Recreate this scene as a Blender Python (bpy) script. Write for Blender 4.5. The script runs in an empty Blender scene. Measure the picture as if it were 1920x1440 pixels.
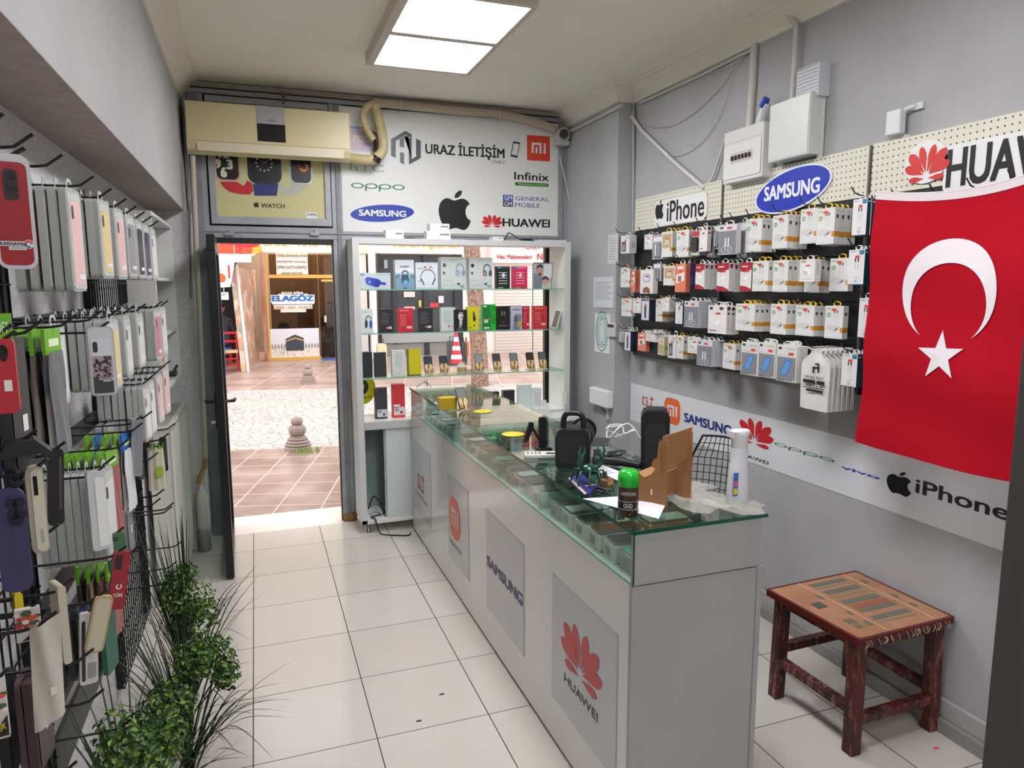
import bpy, math, random
from mathutils import Vector, Matrix
random.seed(11)
SC = bpy.context.scene
COL = SC.collection

# ---------------------------------------------------------------- camera
F_PX, YAW, PITCH, ROLL, CAM_Z = 1321.64, 0.347274, 0.137397, -0.003316, 1.72430
_f = Vector((math.sin(YAW)*math.cos(PITCH), math.cos(YAW)*math.cos(PITCH), -math.sin(PITCH)))
_r0 = Vector((math.cos(YAW), -math.sin(YAW), 0)); _u0 = _r0.cross(_f)
_r = _r0*math.cos(ROLL)+_u0*math.sin(ROLL); _u = _u0*math.cos(ROLL)-_r0*math.sin(ROLL)
cam_data = bpy.data.cameras.new('camera'); cam = bpy.data.objects.new('camera', cam_data); COL.objects.link(cam)
cam_data.sensor_width = 36; cam_data.lens = F_PX/1920*36; cam_data.clip_start = .02; cam_data.clip_end = 300
mw = Matrix((_r, _u, -_f)).transposed().to_4x4(); mw.translation = (0, 0, CAM_Z); cam.matrix_world = mw
SC.camera = cam

# ---------------------------------------------------------------- world, exposure
SC.view_settings.view_transform = 'Standard'; SC.view_settings.look = 'None'
SC.view_settings.gamma = 1; SC.view_settings.use_curve_mapping = False
SC.view_settings.exposure = 0.13
SKY_STRENGTH = 2.2
PANEL_STRENGTH = 24.5
W = bpy.data.worlds.new('overcast_sky'); SC.world = W; W.use_nodes = True
wn = W.node_tree; bg = wn.nodes['Background']; bg.inputs[0].default_value = (1.0, .97, .96, 1); bg.inputs[1].default_value = SKY_STRENGTH
SC.cycles.max_bounces = 8; SC.cycles.diffuse_bounces = 4; SC.cycles.glossy_bounces = 4
SC.cycles.transmission_bounces = 6; SC.cycles.transparent_max_bounces = 24
SC.cycles.sample_clamp_indirect = 6; SC.cycles.caustics_reflective = False; SC.cycles.caustics_refractive = False

# ---------------------------------------------------------------- helpers
def ray(x, y): return _f+_r*((x-960)/F_PX)-_u*((y-720)/F_PX)
def px(x, y, ax, v):
    d = ray(x, y); o = Vector((0, 0, CAM_Z)); return o+d*((v-o[ax])/d[ax])

def lin(h):
    h = h.lstrip('#'); o = []
    for i in (0, 2, 4):
        c = int(h[i:i+2], 16)/255; o.append(c/12.92 if c <= .04045 else ((c+.055)/1.055)**2.4)
    return (*o, 1)
_MC = {}
def m(h, rough=.5, metal=0., emit=0., spec=.5, alpha=1.):
    k = (h, rough, metal, emit, spec, alpha)
    if k in _MC: return _MC[k]
    mt = bpy.data.materials.new('paint_'+h.strip('#')); mt.use_nodes = True
    b = mt.node_tree.nodes['Principled BSDF']
    b.inputs['Base Color'].default_value = lin(h); b.inputs['Roughness'].default_value = rough
    b.inputs['Metallic'].default_value = metal; b.inputs['Specular IOR Level'].default_value = spec
    if emit: b.inputs['Emission Color'].default_value = lin(h); b.inputs['Emission Strength'].default_value = emit
    if alpha < 1: b.inputs['Alpha'].default_value = alpha
    _MC[k] = mt; return mt
class NT:
    """small node-tree writer"""
    def __init__(s, name):
        s.mat = bpy.data.materials.new(name); s.mat.use_nodes = True; s.t = s.mat.node_tree
        s.b = s.t.nodes['Principled BSDF']; s.out = s.t.nodes['Material Output']
    def n(s, typ, **kw):
        nd = s.t.nodes.new(typ)
        for k, v in kw.items():
            if k.startswith('i_'):
                key = k[2:]; key = int(key) if key.isdigit() else key.replace('_', ' ')
                s.put(nd.inputs[key], v)
            else: setattr(nd, k, v)
        return nd
    def put(s, sock, v):
        if isinstance(v, bpy.types.NodeSocket): s.t.links.new(v, sock)
        else: sock.default_value = v
    def math(s, op, a, b=0., c=0.):
        nd = s.n('ShaderNodeMath', operation=op); s.put(nd.inputs[0], a); s.put(nd.inputs[1], b); s.put(nd.inputs[2], c); return nd.outputs[0]
    def mix(s, f, a, b):
        nd = s.n('ShaderNodeMix', data_type='RGBA'); s.put(nd.inputs[0], f); s.put(nd.inputs[6], a); s.put(nd.inputs[7], b); return nd.outputs[2]
    def coord(s): return s.n('ShaderNodeTexCoord').outputs['Object']
    def xyz(s, v=None):
        nd = s.n('ShaderNodeSeparateXYZ'); s.put(nd.inputs[0], v or s.coord()); return nd.outputs
    def noise(s, scale, detail=4, vec=None, rough=.5):
        nd = s.n('ShaderNodeTexNoise'); nd.inputs['Scale'].default_value = scale; nd.inputs['Detail'].default_value = detail
        nd.inputs['Roughness'].default_value = rough; s.put(nd.inputs['Vector'], vec or s.coord()); return nd.outputs['Fac']
    def ramp(s, f, lo, hi):
        nd = s.n('ShaderNodeMapRange'); s.put(nd.inputs[0], f); nd.inputs[1].default_value = lo; nd.inputs[2].default_value = hi; return nd.outputs[0]
    def bump(s, h, strength=.3, dist=.01):
        nd = s.n('ShaderNodeBump'); nd.inputs['Strength'].default_value = strength; nd.inputs['Distance'].default_value = dist
        s.put(nd.inputs['Height'], h); s.t.links.new(nd.outputs[0], s.b.inputs['Normal'])
    def fin(s, col=None, rough=None, metal=None):
        if col is not None: s.put(s.b.inputs['Base Color'], col)
        if rough is not None: s.put(s.b.inputs['Roughness'], rough)
        if metal is not None: s.put(s.b.inputs['Metallic'], metal)
        return s.mat

def mat_mottled(name, a, b, scale=6, rough=.6, bump=0, bscale=80, lo=.35, hi=.65, metal=0.):
    t = NT(name); f = t.ramp(t.noise(scale, 5), lo, hi)
    if bump: t.bump(t.noise(bscale, 3), bump, .004)
    return t.fin(t.mix(f, lin(a), lin(b)), rough, metal)
def mat_glass(name, tint, refl=.12, rough=.02, fres=True):
    t = NT(name); nd = t.t.nodes
    tr = t.n('ShaderNodeBsdfTransparent'); tr.inputs[0].default_value = lin(tint)
    gl = t.n('ShaderNodeBsdfGlossy'); gl.inputs['Roughness'].default_value = rough
    lw = t.n('ShaderNodeFresnel'); bf_ = t.n('ShaderNodeNewGeometry').outputs['Backfacing']
    t.put(lw.inputs[0], t.math('SUBTRACT', 1.5, t.math('MULTIPLY', bf_, 1.5-1/1.5)))
    fac = t.math('MULTIPLY', lw.outputs[0], refl/.12) if fres else refl
    mx = t.n('ShaderNodeMixShader'); t.put(mx.inputs[0], fac); t.t.links.new(tr.outputs[0], mx.inputs[1]); t.t.links.new(gl.outputs[0], mx.inputs[2])
    t.t.links.new(mx.outputs[0], t.out.inputs[0]); return t.mat
def mat_holes(name, base, hole, ax1, ax2, pitch=.025, rad=.0035, rough=.5, off=0.0, metal=0.):
    t = NT(name); c = t.xyz()
    def g(o): return t.math('SUBTRACT', t.math('FRACT', t.math('DIVIDE', t.math('ADD', c[o], 10+off), pitch)), .5)
    a = g(ax1); b = g(ax2)
    d = t.math('SQRT', t.math('ADD', t.math('MULTIPLY', a, a), t.math('MULTIPLY', b, b)))
    f = t.math('LESS_THAN', d, rad/pitch)
    return t.fin(t.mix(f, lin(base), lin(hole)), rough, metal)

class Fr:
    def __init__(s, O, U, V, N): s.O, s.U, s.V, s.N = map(Vector, (O, U, V, N)); s.ax = max(range(3), key=lambda i: abs(s.N[i]))
    def p(s, u, v, n=0.): return s.O+s.U*u+s.V*v+s.N*n
    def at(s, x, y):
        P = px(x, y, s.ax, s.O[s.ax])-s.O; return P.dot(s.U), P.dot(s.V)
    def rc(s, x0, y0, x1, y1):
        a = s.at(x0, y0); b = s.at(x1, y1); return a[0], b[1], b[0], a[1]     # u0,v0,u1,v1
    def rc4(s, l, r, t, b_): return s.at(*l)[0], s.at(*b_)[1], s.at(*r)[0], s.at(*t)[1]
    def sh(s, n): return Fr(s.O+s.N*n, s.U, s.V, s.N)
def FY(y): return Fr((0, y, 0), (1, 0, 0), (0, 0, 1), (0, -1, 0))
def FX(x): return Fr((x, 0, 0), (0, -1, 0), (0, 0, 1), (-1, 0, 0))
def FL(x): return Fr((x, 0, 0), (0, 1, 0), (0, 0, 1), (1, 0, 0))
def FZ(z): return Fr((0, 0, z), (1, 0, 0), (0, 1, 0), (0, 0, 1))
LF = FY(0)        # local front face of a product: u = x, v = z, facing -y

_TC = {}
def text_geo(s, bold):
    k = (s, bold)
    if k not in _TC:
        cu = bpy.data.curves.new('lettering', 'FONT'); cu.body = s; cu.size = 1; cu.resolution_u = 3; cu.fill_mode = 'FRONT'
        ob = bpy.data.objects.new('lettering', cu); me = bpy.data.meshes.new_from_object(ob)
        vs = [(v.co.x, v.co.y) for v in me.vertices]; fs = [tuple(p.vertices) for p in me.polygons]
        bpy.data.objects.remove(ob); bpy.data.meshes.remove(me); bpy.data.curves.remove(cu)
        lay = [0]*len(vs)
        if bold > 0:     # heavier stroke: the same glyphs laid a little apart
            base, bf0 = vs, fs; vs, fs, lay = [], [], []
            for ox, oy in ((-1, -.6), (1, -.6), (-1, .6), (1, .6), (0, 0)):
                o_ = len(vs); lay += [len(lay)//len(base)]*len(base); vs += [(a+ox*bold, c+oy*bold) for a, c in base]; fs += [tuple(i+o_ for i in f) for f in bf0]
        xs = [a for a, _ in vs]; ys = [b for _, b in vs]; x0, x1, y0, y1 = min(xs), max(xs), min(ys), max(ys)
        _TC[k] = ([((a-x0)/(x1-x0), (b-y0)/(y1-y0), q*.00012) for (a, b), q in zip(vs, lay)], fs, (x1-x0)/(y1-y0))
    return _TC[k]
def rrect(u0, v0, u1, v1, r, n=4):
    o = []
    for cx, cy, a0 in ((u1-r, v0+r, -90), (u1-r, v1-r, 0), (u0+r, v1-r, 90), (u0+r, v0+r, 180)):
        for i in range(n+1):
            a = math.radians(a0+90*i/n); o.append((cx+r*math.cos(a), cy+r*math.sin(a)))
    return o
def ell(cu, cv, ru, rv, n=24, rot=0):
    c, s_ = math.cos(rot), math.sin(rot); o = []
    for i in range(n):
        a = 2*math.pi*i/n; x, y = ru*math.cos(a), rv*math.sin(a); o.append((cu+x*c-y*s_, cv+x*s_+y*c))
    return o
TM = {}
class MB:
    def __init__(s): s.v = []; s.f = []; s.m = []; s.sm = []; s.mats = []; s.M = Matrix()
    def mi(s, mt):
        if isinstance(mt, str): mt = m(mt)
        if mt not in s.mats: s.mats.append(mt)
        return s.mats.index(mt)
    def add(s, vs, fs, mt, smooth=False):
        b = len(s.v); i = s.mi(mt); M = s.M
        s.v += [M @ Vector(v) for v in vs]
        for f in fs: s.f.append([b+k for k in f]); s.m.append(i); s.sm.append(smooth)
        return s
    def box(s, x0, y0, z0, x1, y1, z1, mt):
        x0, x1 = min(x0, x1), max(x0, x1); y0, y1 = min(y0, y1), max(y0, y1); z0, z1 = min(z0, z1), max(z0, z1)
        v = [(x0, y0, z0), (x1, y0, z0), (x1, y1, z0), (x0, y1, z0), (x0, y0, z1), (x1, y0, z1), (x1, y1, z1), (x0, y1, z1)]
        return s.add(v, [(0, 3, 2, 1), (4, 5, 6, 7), (0, 1, 5, 4), (1, 2, 6, 5), (2, 3, 7, 6), (3, 0, 4, 7)], mt)
    def quad(s, a, b, c, d, mt): return s.add([a, b, c, d], [(0, 1, 2, 3)], mt)
    def poly(s, fr, pts, mt, n=.0006): return s.add([fr.p(u, v, n) for u, v in pts], [tuple(range(len(pts)))], mt)
    def rect(s, fr, u0, v0, u1, v1, mt, n=.0006): return s.poly(fr, [(u0, v0), (u1, v0), (u1, v1), (u0, v1)], mt, n)
    def ring(s, fr, cu, cv, a, b, a2, b2, mt, n=.0006, k=28, t0=0, t1=360):
        vs = []; fs = []; full = t1-t0 >= 360; kk = k if full else k+1
        for i in range(kk):
            t = math.radians(t0+(t1-t0)*i/k); vs += [fr.p(cu+a*math.cos(t), cv+b*math.sin(t), n), fr.p(cu+a2*math.cos(t), cv+b2*math.sin(t), n)]
        for i in range(k):
            j = (i+1) % kk; fs.append((2*i, 2*i+1, 2*j+1, 2*j))
        return s.add(vs, fs, mt)
    def prism(s, fr, pts, n0, n1, mt, smooth=False):
        k = len(pts); vs = [fr.p(u, v, n0) for u, v in pts]+[fr.p(u, v, n1) for u, v in pts]
        s.add(vs, [tuple(range(k))[::-1], tuple(range(k, 2*k))], mt)
        return s.add(vs, [(i, (i+1) % k, k+(i+1) % k, k+i) for i in range(k)], mt, smooth)
    def text(s, fr, t, u0, v0, u1, v1, mt, bold=.0, n=.0008, keep=False, slant=0.):
        vs, fs, asp = text_geo(t, bold); w, h = u1-u0, v1-v0
        if keep:
            w2 = h*asp
            if w2 > w: h2 = w/asp; v0 += (h-h2)/2; h = h2
            else: u0 += (w-w2)/2; w = w2
        return s.add([fr.p(u0+a*w+slant*b*h, v0+b*h, n+q) for a, b, q in vs], fs, mt)
    def tube(s, path, r, mt, k=6, closed=False, r1=None, caps=True):
        P = [Vector(p) for p in path]; n = len(P); vs = []; up = None
        for i in range(n):
            if closed: t = (P[(i+1) % n]-P[i-1])
            else: t = P[min(i+1, n-1)]-P[max(i-1, 0)]
            t = t.normalized() if t.length > 1e-9 else Vector((0, 0, 1))
            if up is None: up = Vector((0, 0, 1)) if abs(t.z) < .9 else Vector((1, 0, 0))
            a = up-t*up.dot(t)
            if a.length < 1e-4: a = t.orthogonal()
            a.normalize(); up = a; b = t.cross(a); rr = r if r1 is None else r+(r1-r)*i/max(1, n-1)
            for j in range(k):
                th = 2*math.pi*j/k; vs.append(P[i]+(a*math.cos(th)+b*math.sin(th))*rr)
        fs = []
        for i in range(n if closed else n-1):
            i2 = (i+1) % n
            for j in range(k): fs.append((i*k+j, i*k+(j+1) % k, i2*k+(j+1) % k, i2*k+j))
        s.add(vs, fs, mt, True)
        if not closed and caps: s.add(vs, [tuple(range(k))[::-1], tuple(range((n-1)*k, n*k))], mt)
        return s
    def lathe(s, prof, mt, c=(0, 0, 0), k=24, smooth=True, caps=True):
        vs = []; n = len(prof); c = Vector(c)
        for r, z in prof:
            for j in range(k):
                t = 2*math.pi*j/k; vs.append(c+Vector((r*math.cos(t), r*math.sin(t), z)))
        fs = [(i*k+j, i*k+(j+1) % k, (i+1)*k+(j+1) % k, (i+1)*k+j) for i in range(n-1) for j in range(k)]
        s.add(vs, fs, mt, smooth)
        if caps: s.add(vs, [tuple(range(k))[::-1], tuple(range((n-1)*k, n*k))], mt)
        return s
    def grid(s, fn, nu, nv, mt, smooth=True):
        vs = [fn(i/nu, j/nv) for j in range(nv+1) for i in range(nu+1)]
        return s.add(vs, [(j*(nu+1)+i, j*(nu+1)+i+1, (j+1)*(nu+1)+i+1, (j+1)*(nu+1)+i) for j in range(nv) for i in range(nu)], mt, smooth)
    def mesh(s, name):
        me = bpy.data.meshes.new(name); me.from_pydata([tuple(v) for v in s.v], [], s.f)
        for mt in s.mats: me.materials.append(mt)
        me.polygons.foreach_set('material_index', s.m); me.polygons.foreach_set('use_smooth', s.sm); me.update(); return me
    def build(s, name, parent=None, label=None, cat=None, group=None, kind=None, bev=0, origin=None, local=False):
        if parent is not None:
            inv = TM.get(parent.name, Matrix()).inverted()
            s.v = [inv @ v for v in s.v]; O = Vector((0, 0, 0))
        elif local: O = Vector((0, 0, 0))
        else:
            if origin is None:
                lo = Vector([min(v[i] for v in s.v) for i in range(3)]); hi = Vector([max(v[i] for v in s.v) for i in range(3)])
                origin = Vector(((lo.x+hi.x)/2, (lo.y+hi.y)/2, lo.z))
            O = Vector(origin); s.v = [v-O for v in s.v]
        ob = bpy.data.objects.new(name, s.mesh(name)); COL.objects.link(ob)
        if parent is not None: ob.parent = parent; TM[ob.name] = TM.get(parent.name, Matrix()).copy()
        else: ob.location = O; TM[ob.name] = Matrix.Translation(O)
        if bev:
            b = ob.modifiers.new('edges', 'BEVEL'); b.width = bev; b.segments = 2; b.limit_method = 'ANGLE'; b.angle_limit = math.radians(40)
        tag(ob, label, cat, group, kind); return ob
def tag(o, label=None, cat=None, group=None, kind=None):
    if label: o['label'] = label
    if cat: o['category'] = cat
    if group: o['group'] = group
    if kind: o['kind'] = kind
    return o
def thing(name, label, cat, loc=(0, 0, 0), rz=0., group=None, kind=None):
    o = bpy.data.objects.new(name, None); COL.objects.link(o); o.empty_display_size = .05
    o.location = loc; o.rotation_euler = (0, 0, rz); TM[o.name] = Matrix.Translation(Vector(loc)) @ Matrix.Rotation(rz, 4, 'Z')
    return tag(o, label, cat, group, kind)
def copy_tree(o, parent=None):
    c = o.copy(); COL.objects.link(c)
    if parent is not None: c.parent = parent
    for ch in list(o.children): copy_tree(ch, c)
    return c
_USED = set()
def place(proto, loc, rz=0., label=None, group=None, rx=0., ry=0., scale=None):
    """first use moves the prototype itself, afterwards a copy of it and of each of its parts"""
    if proto.name in _USED: o = copy_tree(proto)
    else: _USED.add(proto.name); o = proto
    o.location = loc; o.rotation_euler = (rx, ry, rz)
    o.scale = scale or (1, 1, 1)
    if label: o['label'] = label
    if group: o['group'] = group
    return o
ORD = ['first', 'second', 'third', 'fourth', 'fifth', 'sixth', 'seventh', 'eighth', 'ninth', 'tenth', 'eleventh', 'twelfth', 'thirteenth', 'fourteenth', 'fifteenth', 'sixteenth', 'seventeenth', 'eighteenth']

# ---- logos drawn as flat vinyl shapes
def L(u0, v0, u1, v1, pts): return [(u0+a*(u1-u0), v0+b*(v1-v0)) for a, b in pts]
APPLE = [(.50,.735),(.60,.765),(.70,.795),(.80,.79),(.90,.745),(.97,.67),(.89,.61),(.84,.52),(.84,.41),(.89,.31),(1.0,.235),(.95,.13),(.88,.045),(.79,0),(.69,.015),(.60,.045),(.52,.052),(.44,.04),(.34,.005),(.25,.01),(.15,.095),(.07,.22),(.02,.37),(.01,.52),(.05,.65),(.13,.74),(.23,.79),(.32,.79),(.41,.76)]
LEAF = [(.50,.80),(.51,.87),(.56,.935),(.64,.985),(.73,1.0),(.73,.93),(.68,.86),(.60,.81)]
def lg_apple(b, fr, u0, v0, u1, v1, mt, n=.0008):
    b.poly(fr, L(u0, v0, u1, v1, APPLE), mt, n); b.poly(fr, L(u0, v0, u1, v1, LEAF), mt, n)
def lg_petals(b, fr, u0, v0, u1, v1, mt, n=.0008):
    for sg in (-1, 1):
        for ang, ln, wd in ((13, .80, .10), (38, .80, .13), (64, .66, .125), (90, .47, .075)):
            a = math.radians(ang)*sg; pts = []
            for t, w in ((.13, .05), (.35, .45), (.55, .85), (.72, 1), (.86, .85), (.95, .5), (1, .1)): pts.append((t*ln, w*wd))
            out = pts+[(x, -w) for x, w in reversed(pts)]
            bx, by = .5, .20 if ang < 80 else .13
            P = [(bx+x*math.sin(a)*.98+w*math.cos(a), by+x*math.cos(a)-w*math.sin(a)) for x, w in out]
            b.poly(fr, L(u0, v0, u1, v1, P), mt, n); n += .00012
def lg_mi(b, fr, u0, v0, u1, v1, bgm, fg, r=.08, n=.0008):
    b.poly(fr, rrect(u0, v0, u1, v1, r*min(u1-u0, v1-v0)), bgm, n)
    for a in ((.2, .3, .29, .72), (.29, .63, .63, .72), (.54, .3, .63, .64), (.37, .3, .46, .55), (.72, .3, .81, .72)):
        b.rect(fr, u0+a[0]*(u1-u0), v0+a[1]*(v1-v0), u0+a[2]*(u1-u0), v0+a[3]*(v1-v0), fg, n*1.6)
def lg_oneplus(b, fr, u0, v0, u1, v1, mt, n=.0008):
    for a in ((0, 0, .1, .8), (0, 0, .8, .1), (0, .7, .5, .8), (.7, 0, .8, .5), (.36, .2, .45, .58), (.28, .2, .53, .27), (.28, .5, .40, .58), (.62, .72, 1, .81), (.765, .55, .86, 1)):
        b.rect(fr, u0+a[0]*(u1-u0), v0+a[1]*(v1-v0), u0+a[2]*(u1-u0), v0+a[3]*(v1-v0), mt, n)
def lg_wide_o(b, fr, u0, v0, u1, v1, mt, n=.0008):
    """four wide letters o p p o with short stems"""
    w = (u1-u0); h = v1-v0; cw = w/4; base = v0+h*.28
    for i in range(4):
        c = u0+cw*(i+.5); b.ring(fr, c, base+h*.36, cw*.47, h*.36, cw*.33, h*.24, mt, n)
        if i in (1, 2): b.rect(fr, c-cw*.47, v0, c-cw*.34, base+h*.4, mt, n*1.1)
def lg_oval(b, fr, u0, v0, u1, v1, bgm, fg, word, tilt=.16, n=.0008):
    cu, cv = (u0+u1)/2, (v0+v1)/2; ru, rv = (u1-u0)/2, (v1-v0)/2
    b.poly(fr, ell(cu, cv, ru, rv*.86, 40, math.atan(tilt*rv/ru*1.8)), bgm, n)
    b.text(fr, word, cu-ru*.74, cv-rv*.32, cu+ru*.74, cv+rv*.32, fg, .035, n*1.8)
# ================================================================ the room shell
XR, YF, ZC, XB, XLW, YBACK = 2.464, 5.20, 3.05, -.39, -.60, -1.6
def struct(b, name, label=None, **k): return b.build(name, None, label, None, None, 'structure', **k)
m_wall = mat_mottled('grey_wall_paint', '#a9a9aa', '#b1b1b2', 3, .75, .15, 90)
m_pil = mat_mottled('grey_pillar_paint', '#a6a8a9', '#aeb0b1', 3, .75, .1, 90)
m_beam = mat_mottled('light_beam_paint', '#a3a3a1', '#aaaaa8', 3, .8)
m_stucco = mat_mottled('rough_grey_stucco', '#cbcacb', '#dad9da', 40, .9, .9, 140)
m_soffit = mat_mottled('rough_soffit_plaster', '#a0958f', '#aca19b', 18, .9, .8, 110)
m_ceil = mat_mottled('ceiling_paint', '#efeade', '#f2ede2', 2, .8)
m_cove = m('#eae4d6', .7)
# floor tiles
def floor_mat():
    t = NT('glazed_floor_tiles'); c = t.xyz(t.n('ShaderNodeNewGeometry').outputs['Position'])
    def line(o, off, pitch, w):
        fr_ = t.math('FRACT', t.math('DIVIDE', t.math('ADD', o, 45-off), pitch))
        d = t.math('MINIMUM', fr_, t.math('SUBTRACT', 1., fr_)); return t.math('LESS_THAN', d, w/pitch)
    g = t.math('MAXIMUM', line(c[0], -.0895+45-int(45/.45)*.45, .45, .0022), line(c[1], 4.784+45-int(45/.45)*.45, .45, .0019))
    cx = t.math('FLOOR', t.math('DIVIDE', t.math('ADD', c[0], 45+.0895), .45)); cy = t.math('FLOOR', t.math('DIVIDE', t.math('ADD', c[1], 45.0-4.784+.0), .45))
    wn_ = t.n('ShaderNodeTexWhiteNoise', noise_dimensions='2D'); cm = t.n('ShaderNodeCombineXYZ'); t.put(cm.inputs[0], cx); t.put(cm.inputs[1], cy); t.put(wn_.inputs['Vector'], cm.outputs[0])
    base = t.mix(wn_.outputs['Value'], lin('#c3bdb3'), lin('#cac5bc'))
    dirt = t.ramp(t.noise(5, 8, t.n('ShaderNodeNewGeometry').outputs['Position'], .7), .56, .78)
    base = t.mix(t.math('MULTIPLY', dirt, .35), base, lin('#b3aaa0'))
    col = t.mix(g, base, lin('#3a2f2a'))
    return t.fin(col, t.math('ADD', .16, t.math('MULTIPLY', g, .6)))
m_floor = floor_mat()
b = MB(); b.box(-1.2, YBACK, -.1, 3.2, 5.14, 0, m_floor); struct(b, 'floor', 'glossy off-white square floor tiles with thin dark grout')
b = MB(); b.box(-.36, 5.143, -.12, 2.5, 5.56, -.003, m('#e6dfda', .25)); struct(b, 'floor', 'bright white tiled doorstep slab in the doorway')
b = MB(); b.box(-1.2, YBACK, ZC, 3.2, 5.45, ZC+.12, m_ceil); struct(b, 'ceiling', 'plain painted ceiling')
b = MB(); b.box(XR, YBACK, -.1, XR+.2, 5.45, ZC, m_wall); struct(b, 'wall_right', 'grey painted long wall behind the counter')
b = MB(); b.box(XLW-.25, YBACK, -.1, XLW, 5.45, 2.2, m_stucco); struct(b, 'wall_left', 'rough grey stucco wall below the boxed beam')
b = MB(); b.box(XLW-.25, YBACK, -.1, 3.2, YBACK-.15, ZC, m('#b9b7b2', .8)); struct(b, 'wall_back', 'plain wall closing the far side of the shop')
b = MB()   # boxed beam with a rough underside
b.box(XLW-.25, YBACK, 2.203, XB, 5.45, ZC, m_beam); b.box(XLW-.02, YBACK, 2.2, XB, 5.0, 2.2025, m_soffit)
struct(b, 'wall_beam', 'pale boxed beam running along the left wall under the ceiling')
b = MB(); b.box(XLW, 4.94, 0, XB+.03, 5.3, 2.2, m_stucco); struct(b, 'wall_return', 'narrow rough grey wall return beside the door')
PX0, PY0 = 2.338, 4.36
b = MB(); b.box(PX0, PY0, -.1, XR, 5.45, ZC, m_pil); struct(b, 'wall_pillar', 'pale grey pillar in the right far corner', bev=.003)
# coving
def coving(path, name, lab):
    """plaster cornice swept along a wall foot line: path of (x, y, outward dx, dy)"""
    prof = [(0, -.115), (.012, -.112), (.018, -.10), (.03, -.085), (.05, -.06), (.062, -.05), (.07, -.03), (.085, -.024), (.095, -.008), (.11, -.006), (.115, 0)]
    b = MB(); vs = []; k = len(prof)
    for x, y, dx, dy in path:
        for o, z in prof: vs.append((x+dx*o, y+dy*o, ZC+z))
    fs = [(i*k+j, i*k+j+1, (i+1)*k+j+1, (i+1)*k+j) for i in range(len(path)-1) for j in range(k-1)]
    b.add(vs, fs, m_cove); return struct(b, name, lab)
coving([(XB, YBACK, 1, 0), (XB, 5.2, 1, 0)], 'trim_left', 'moulded plaster cornice above the boxed beam')
coving([(XR, YBACK, -1, 0), (XR, PY0, -1, -1), (PX0, PY0, -1, -1), (PX0, 5.2, -1, 0)], 'trim_right', 'moulded plaster cornice above the grey wall and pillar')
# skirting on the right: two stepped strips
b = MB(); b.box(XR-.022, YBACK, .055, XR, PY0, .125, m('#a9a8a6', .5)); b.box(XR-.045, YBACK, 0, XR, PY0, .055, m('#8c8a87', .5))
struct(b, 'baseboard_right', 'stepped grey skirting along the right wall', bev=.003)
# white vinyl band and its logos on the right wall
fr = FX(XR-.002); b = MB(); z0, z1 = .785, 1.05
b.rect(fr, -4.34, z0, -1.0, z1, m('#dcdee0', .45), 0)
RED, ORG, NAVY, BLK, GRN, BLU = m('#c8202c', .45), m('#e8672a', .45), m('#20337f', .45), m('#111113', .45), m('#1d7a4a', .45), m('#2b3fae', .45)
u = fr.rc(1205, 739, 1226, 765); lg_oneplus(b, fr, *u, m('#c83a40', .45))
b.text(fr, 'ONEPLUS', *fr.rc(1194, 770, 1246, 786), m('#c83a40', .45), .01)
lg_mi(b, fr, *fr.rc(1246, 743, 1275, 800), ORG, m('#dcdee0', .45), .3)
b.text(fr, 'SAMSUNG', *fr.rc(1283, 773, 1371, 818), NAVY, .04)
lg_petals(b, fr, *fr.rc(1388, 778, 1444, 848), RED)
b.text(fr, 'HUAWEI', *fr.rc(1381, 845, 1441, 872), BLK, .01)
lg_wide_o(b, fr, *fr.rc(1451, 828, 1566, 871), GRN)
b.text(fr, 'vivo', *fr.rc(1577, 872, 1650, 900), BLU, .03)
lg_apple(b, fr, *fr.rc(1664, 876, 1708, 935), BLK)
b.text(fr, 'iPhone', *fr.rc(1718, 897, 1892, 978), m('#2a2a2e', .45), .02)
b.build('logo_strip', None, 'white vinyl wall strip with printed phone brand logos above the stool', 'wall sticker', bev=0)

# ================================================================ shop front (aluminium frame)
m_alu = mat_mottled('dull_aluminium', '#989b9f', '#a4a7ab', 9, .45, metal=.15)
m_alud = mat_mottled('dark_dull_aluminium', '#7d8084', '#8a8d91', 9, .5, metal=.15)
m_blackfr = m('#0d0d0f', .35)
b = MB(); b.box(-.42, YF+.02, ZC-.06, 2.36, YF+.2, ZC, m_alud); b.box(-.38, YF-.02, 2.975, 2.34, YF+.02, 3.005, m_alu); b.box(-.38, YF-.03, 3.012, 2.34, YF+.02, 3.045, m('#9c958a', .6))
struct(b, 'trim_1', 'grey metal head rail of the shopfront below the ceiling', bev=.003)
b = MB()
for x0, x1, d in ((-.385, -.255, .05), (.54, .63, .05), (2.262, 2.34, .045)): b.box(x0, YF-.01, 0, x1, YF+.06, 2.98, m_alu); b.box(x0+.03, YF-.018, 0, x1-.03, YF-.01, 2.98, m_alud)
b.box(-.36, YF-.012, 2.055, 2.28, YF+.06, 2.135, m_alu); b.box(-.36, YF-.02, 2.09, 2.28, YF-.012, 2.10, m_alud)
struct(b, 'trim_2', 'grey metal posts and transom of the shopfront', bev=.004)
b = MB(); b.box(-.255, YF, 2.02, .54, YF+.05, 2.055, m_blackfr); b.box(-.262, YF, 0, -.245, YF+.05, 2.05, m_blackfr); b.box(.532, YF, 0, .548, YF+.05, 2.05, m_blackfr)
struct(b, 'door_frame_trim', 'black lining of the open doorway', bev=.002)
# solid backing behind the two upper panels
b = MB(); b.box(-.39, YF+.065, 2.06, 2.36, YF+.2, 3.06, m('#55575a', .7)); struct(b, 'wall_front', 'closed panel wall above door and window')
b = MB(); b.box(2.262, YF+.061, 0, 2.8, YF+.2, 3.05, m('#77797c', .7)); b.box(-1.0, YF+.061, 0, -.262, YF+.2, 3.05, m('#77797c', .7)); struct(b, 'wall_front', 'wall stubs either side of the shopfront')
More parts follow.
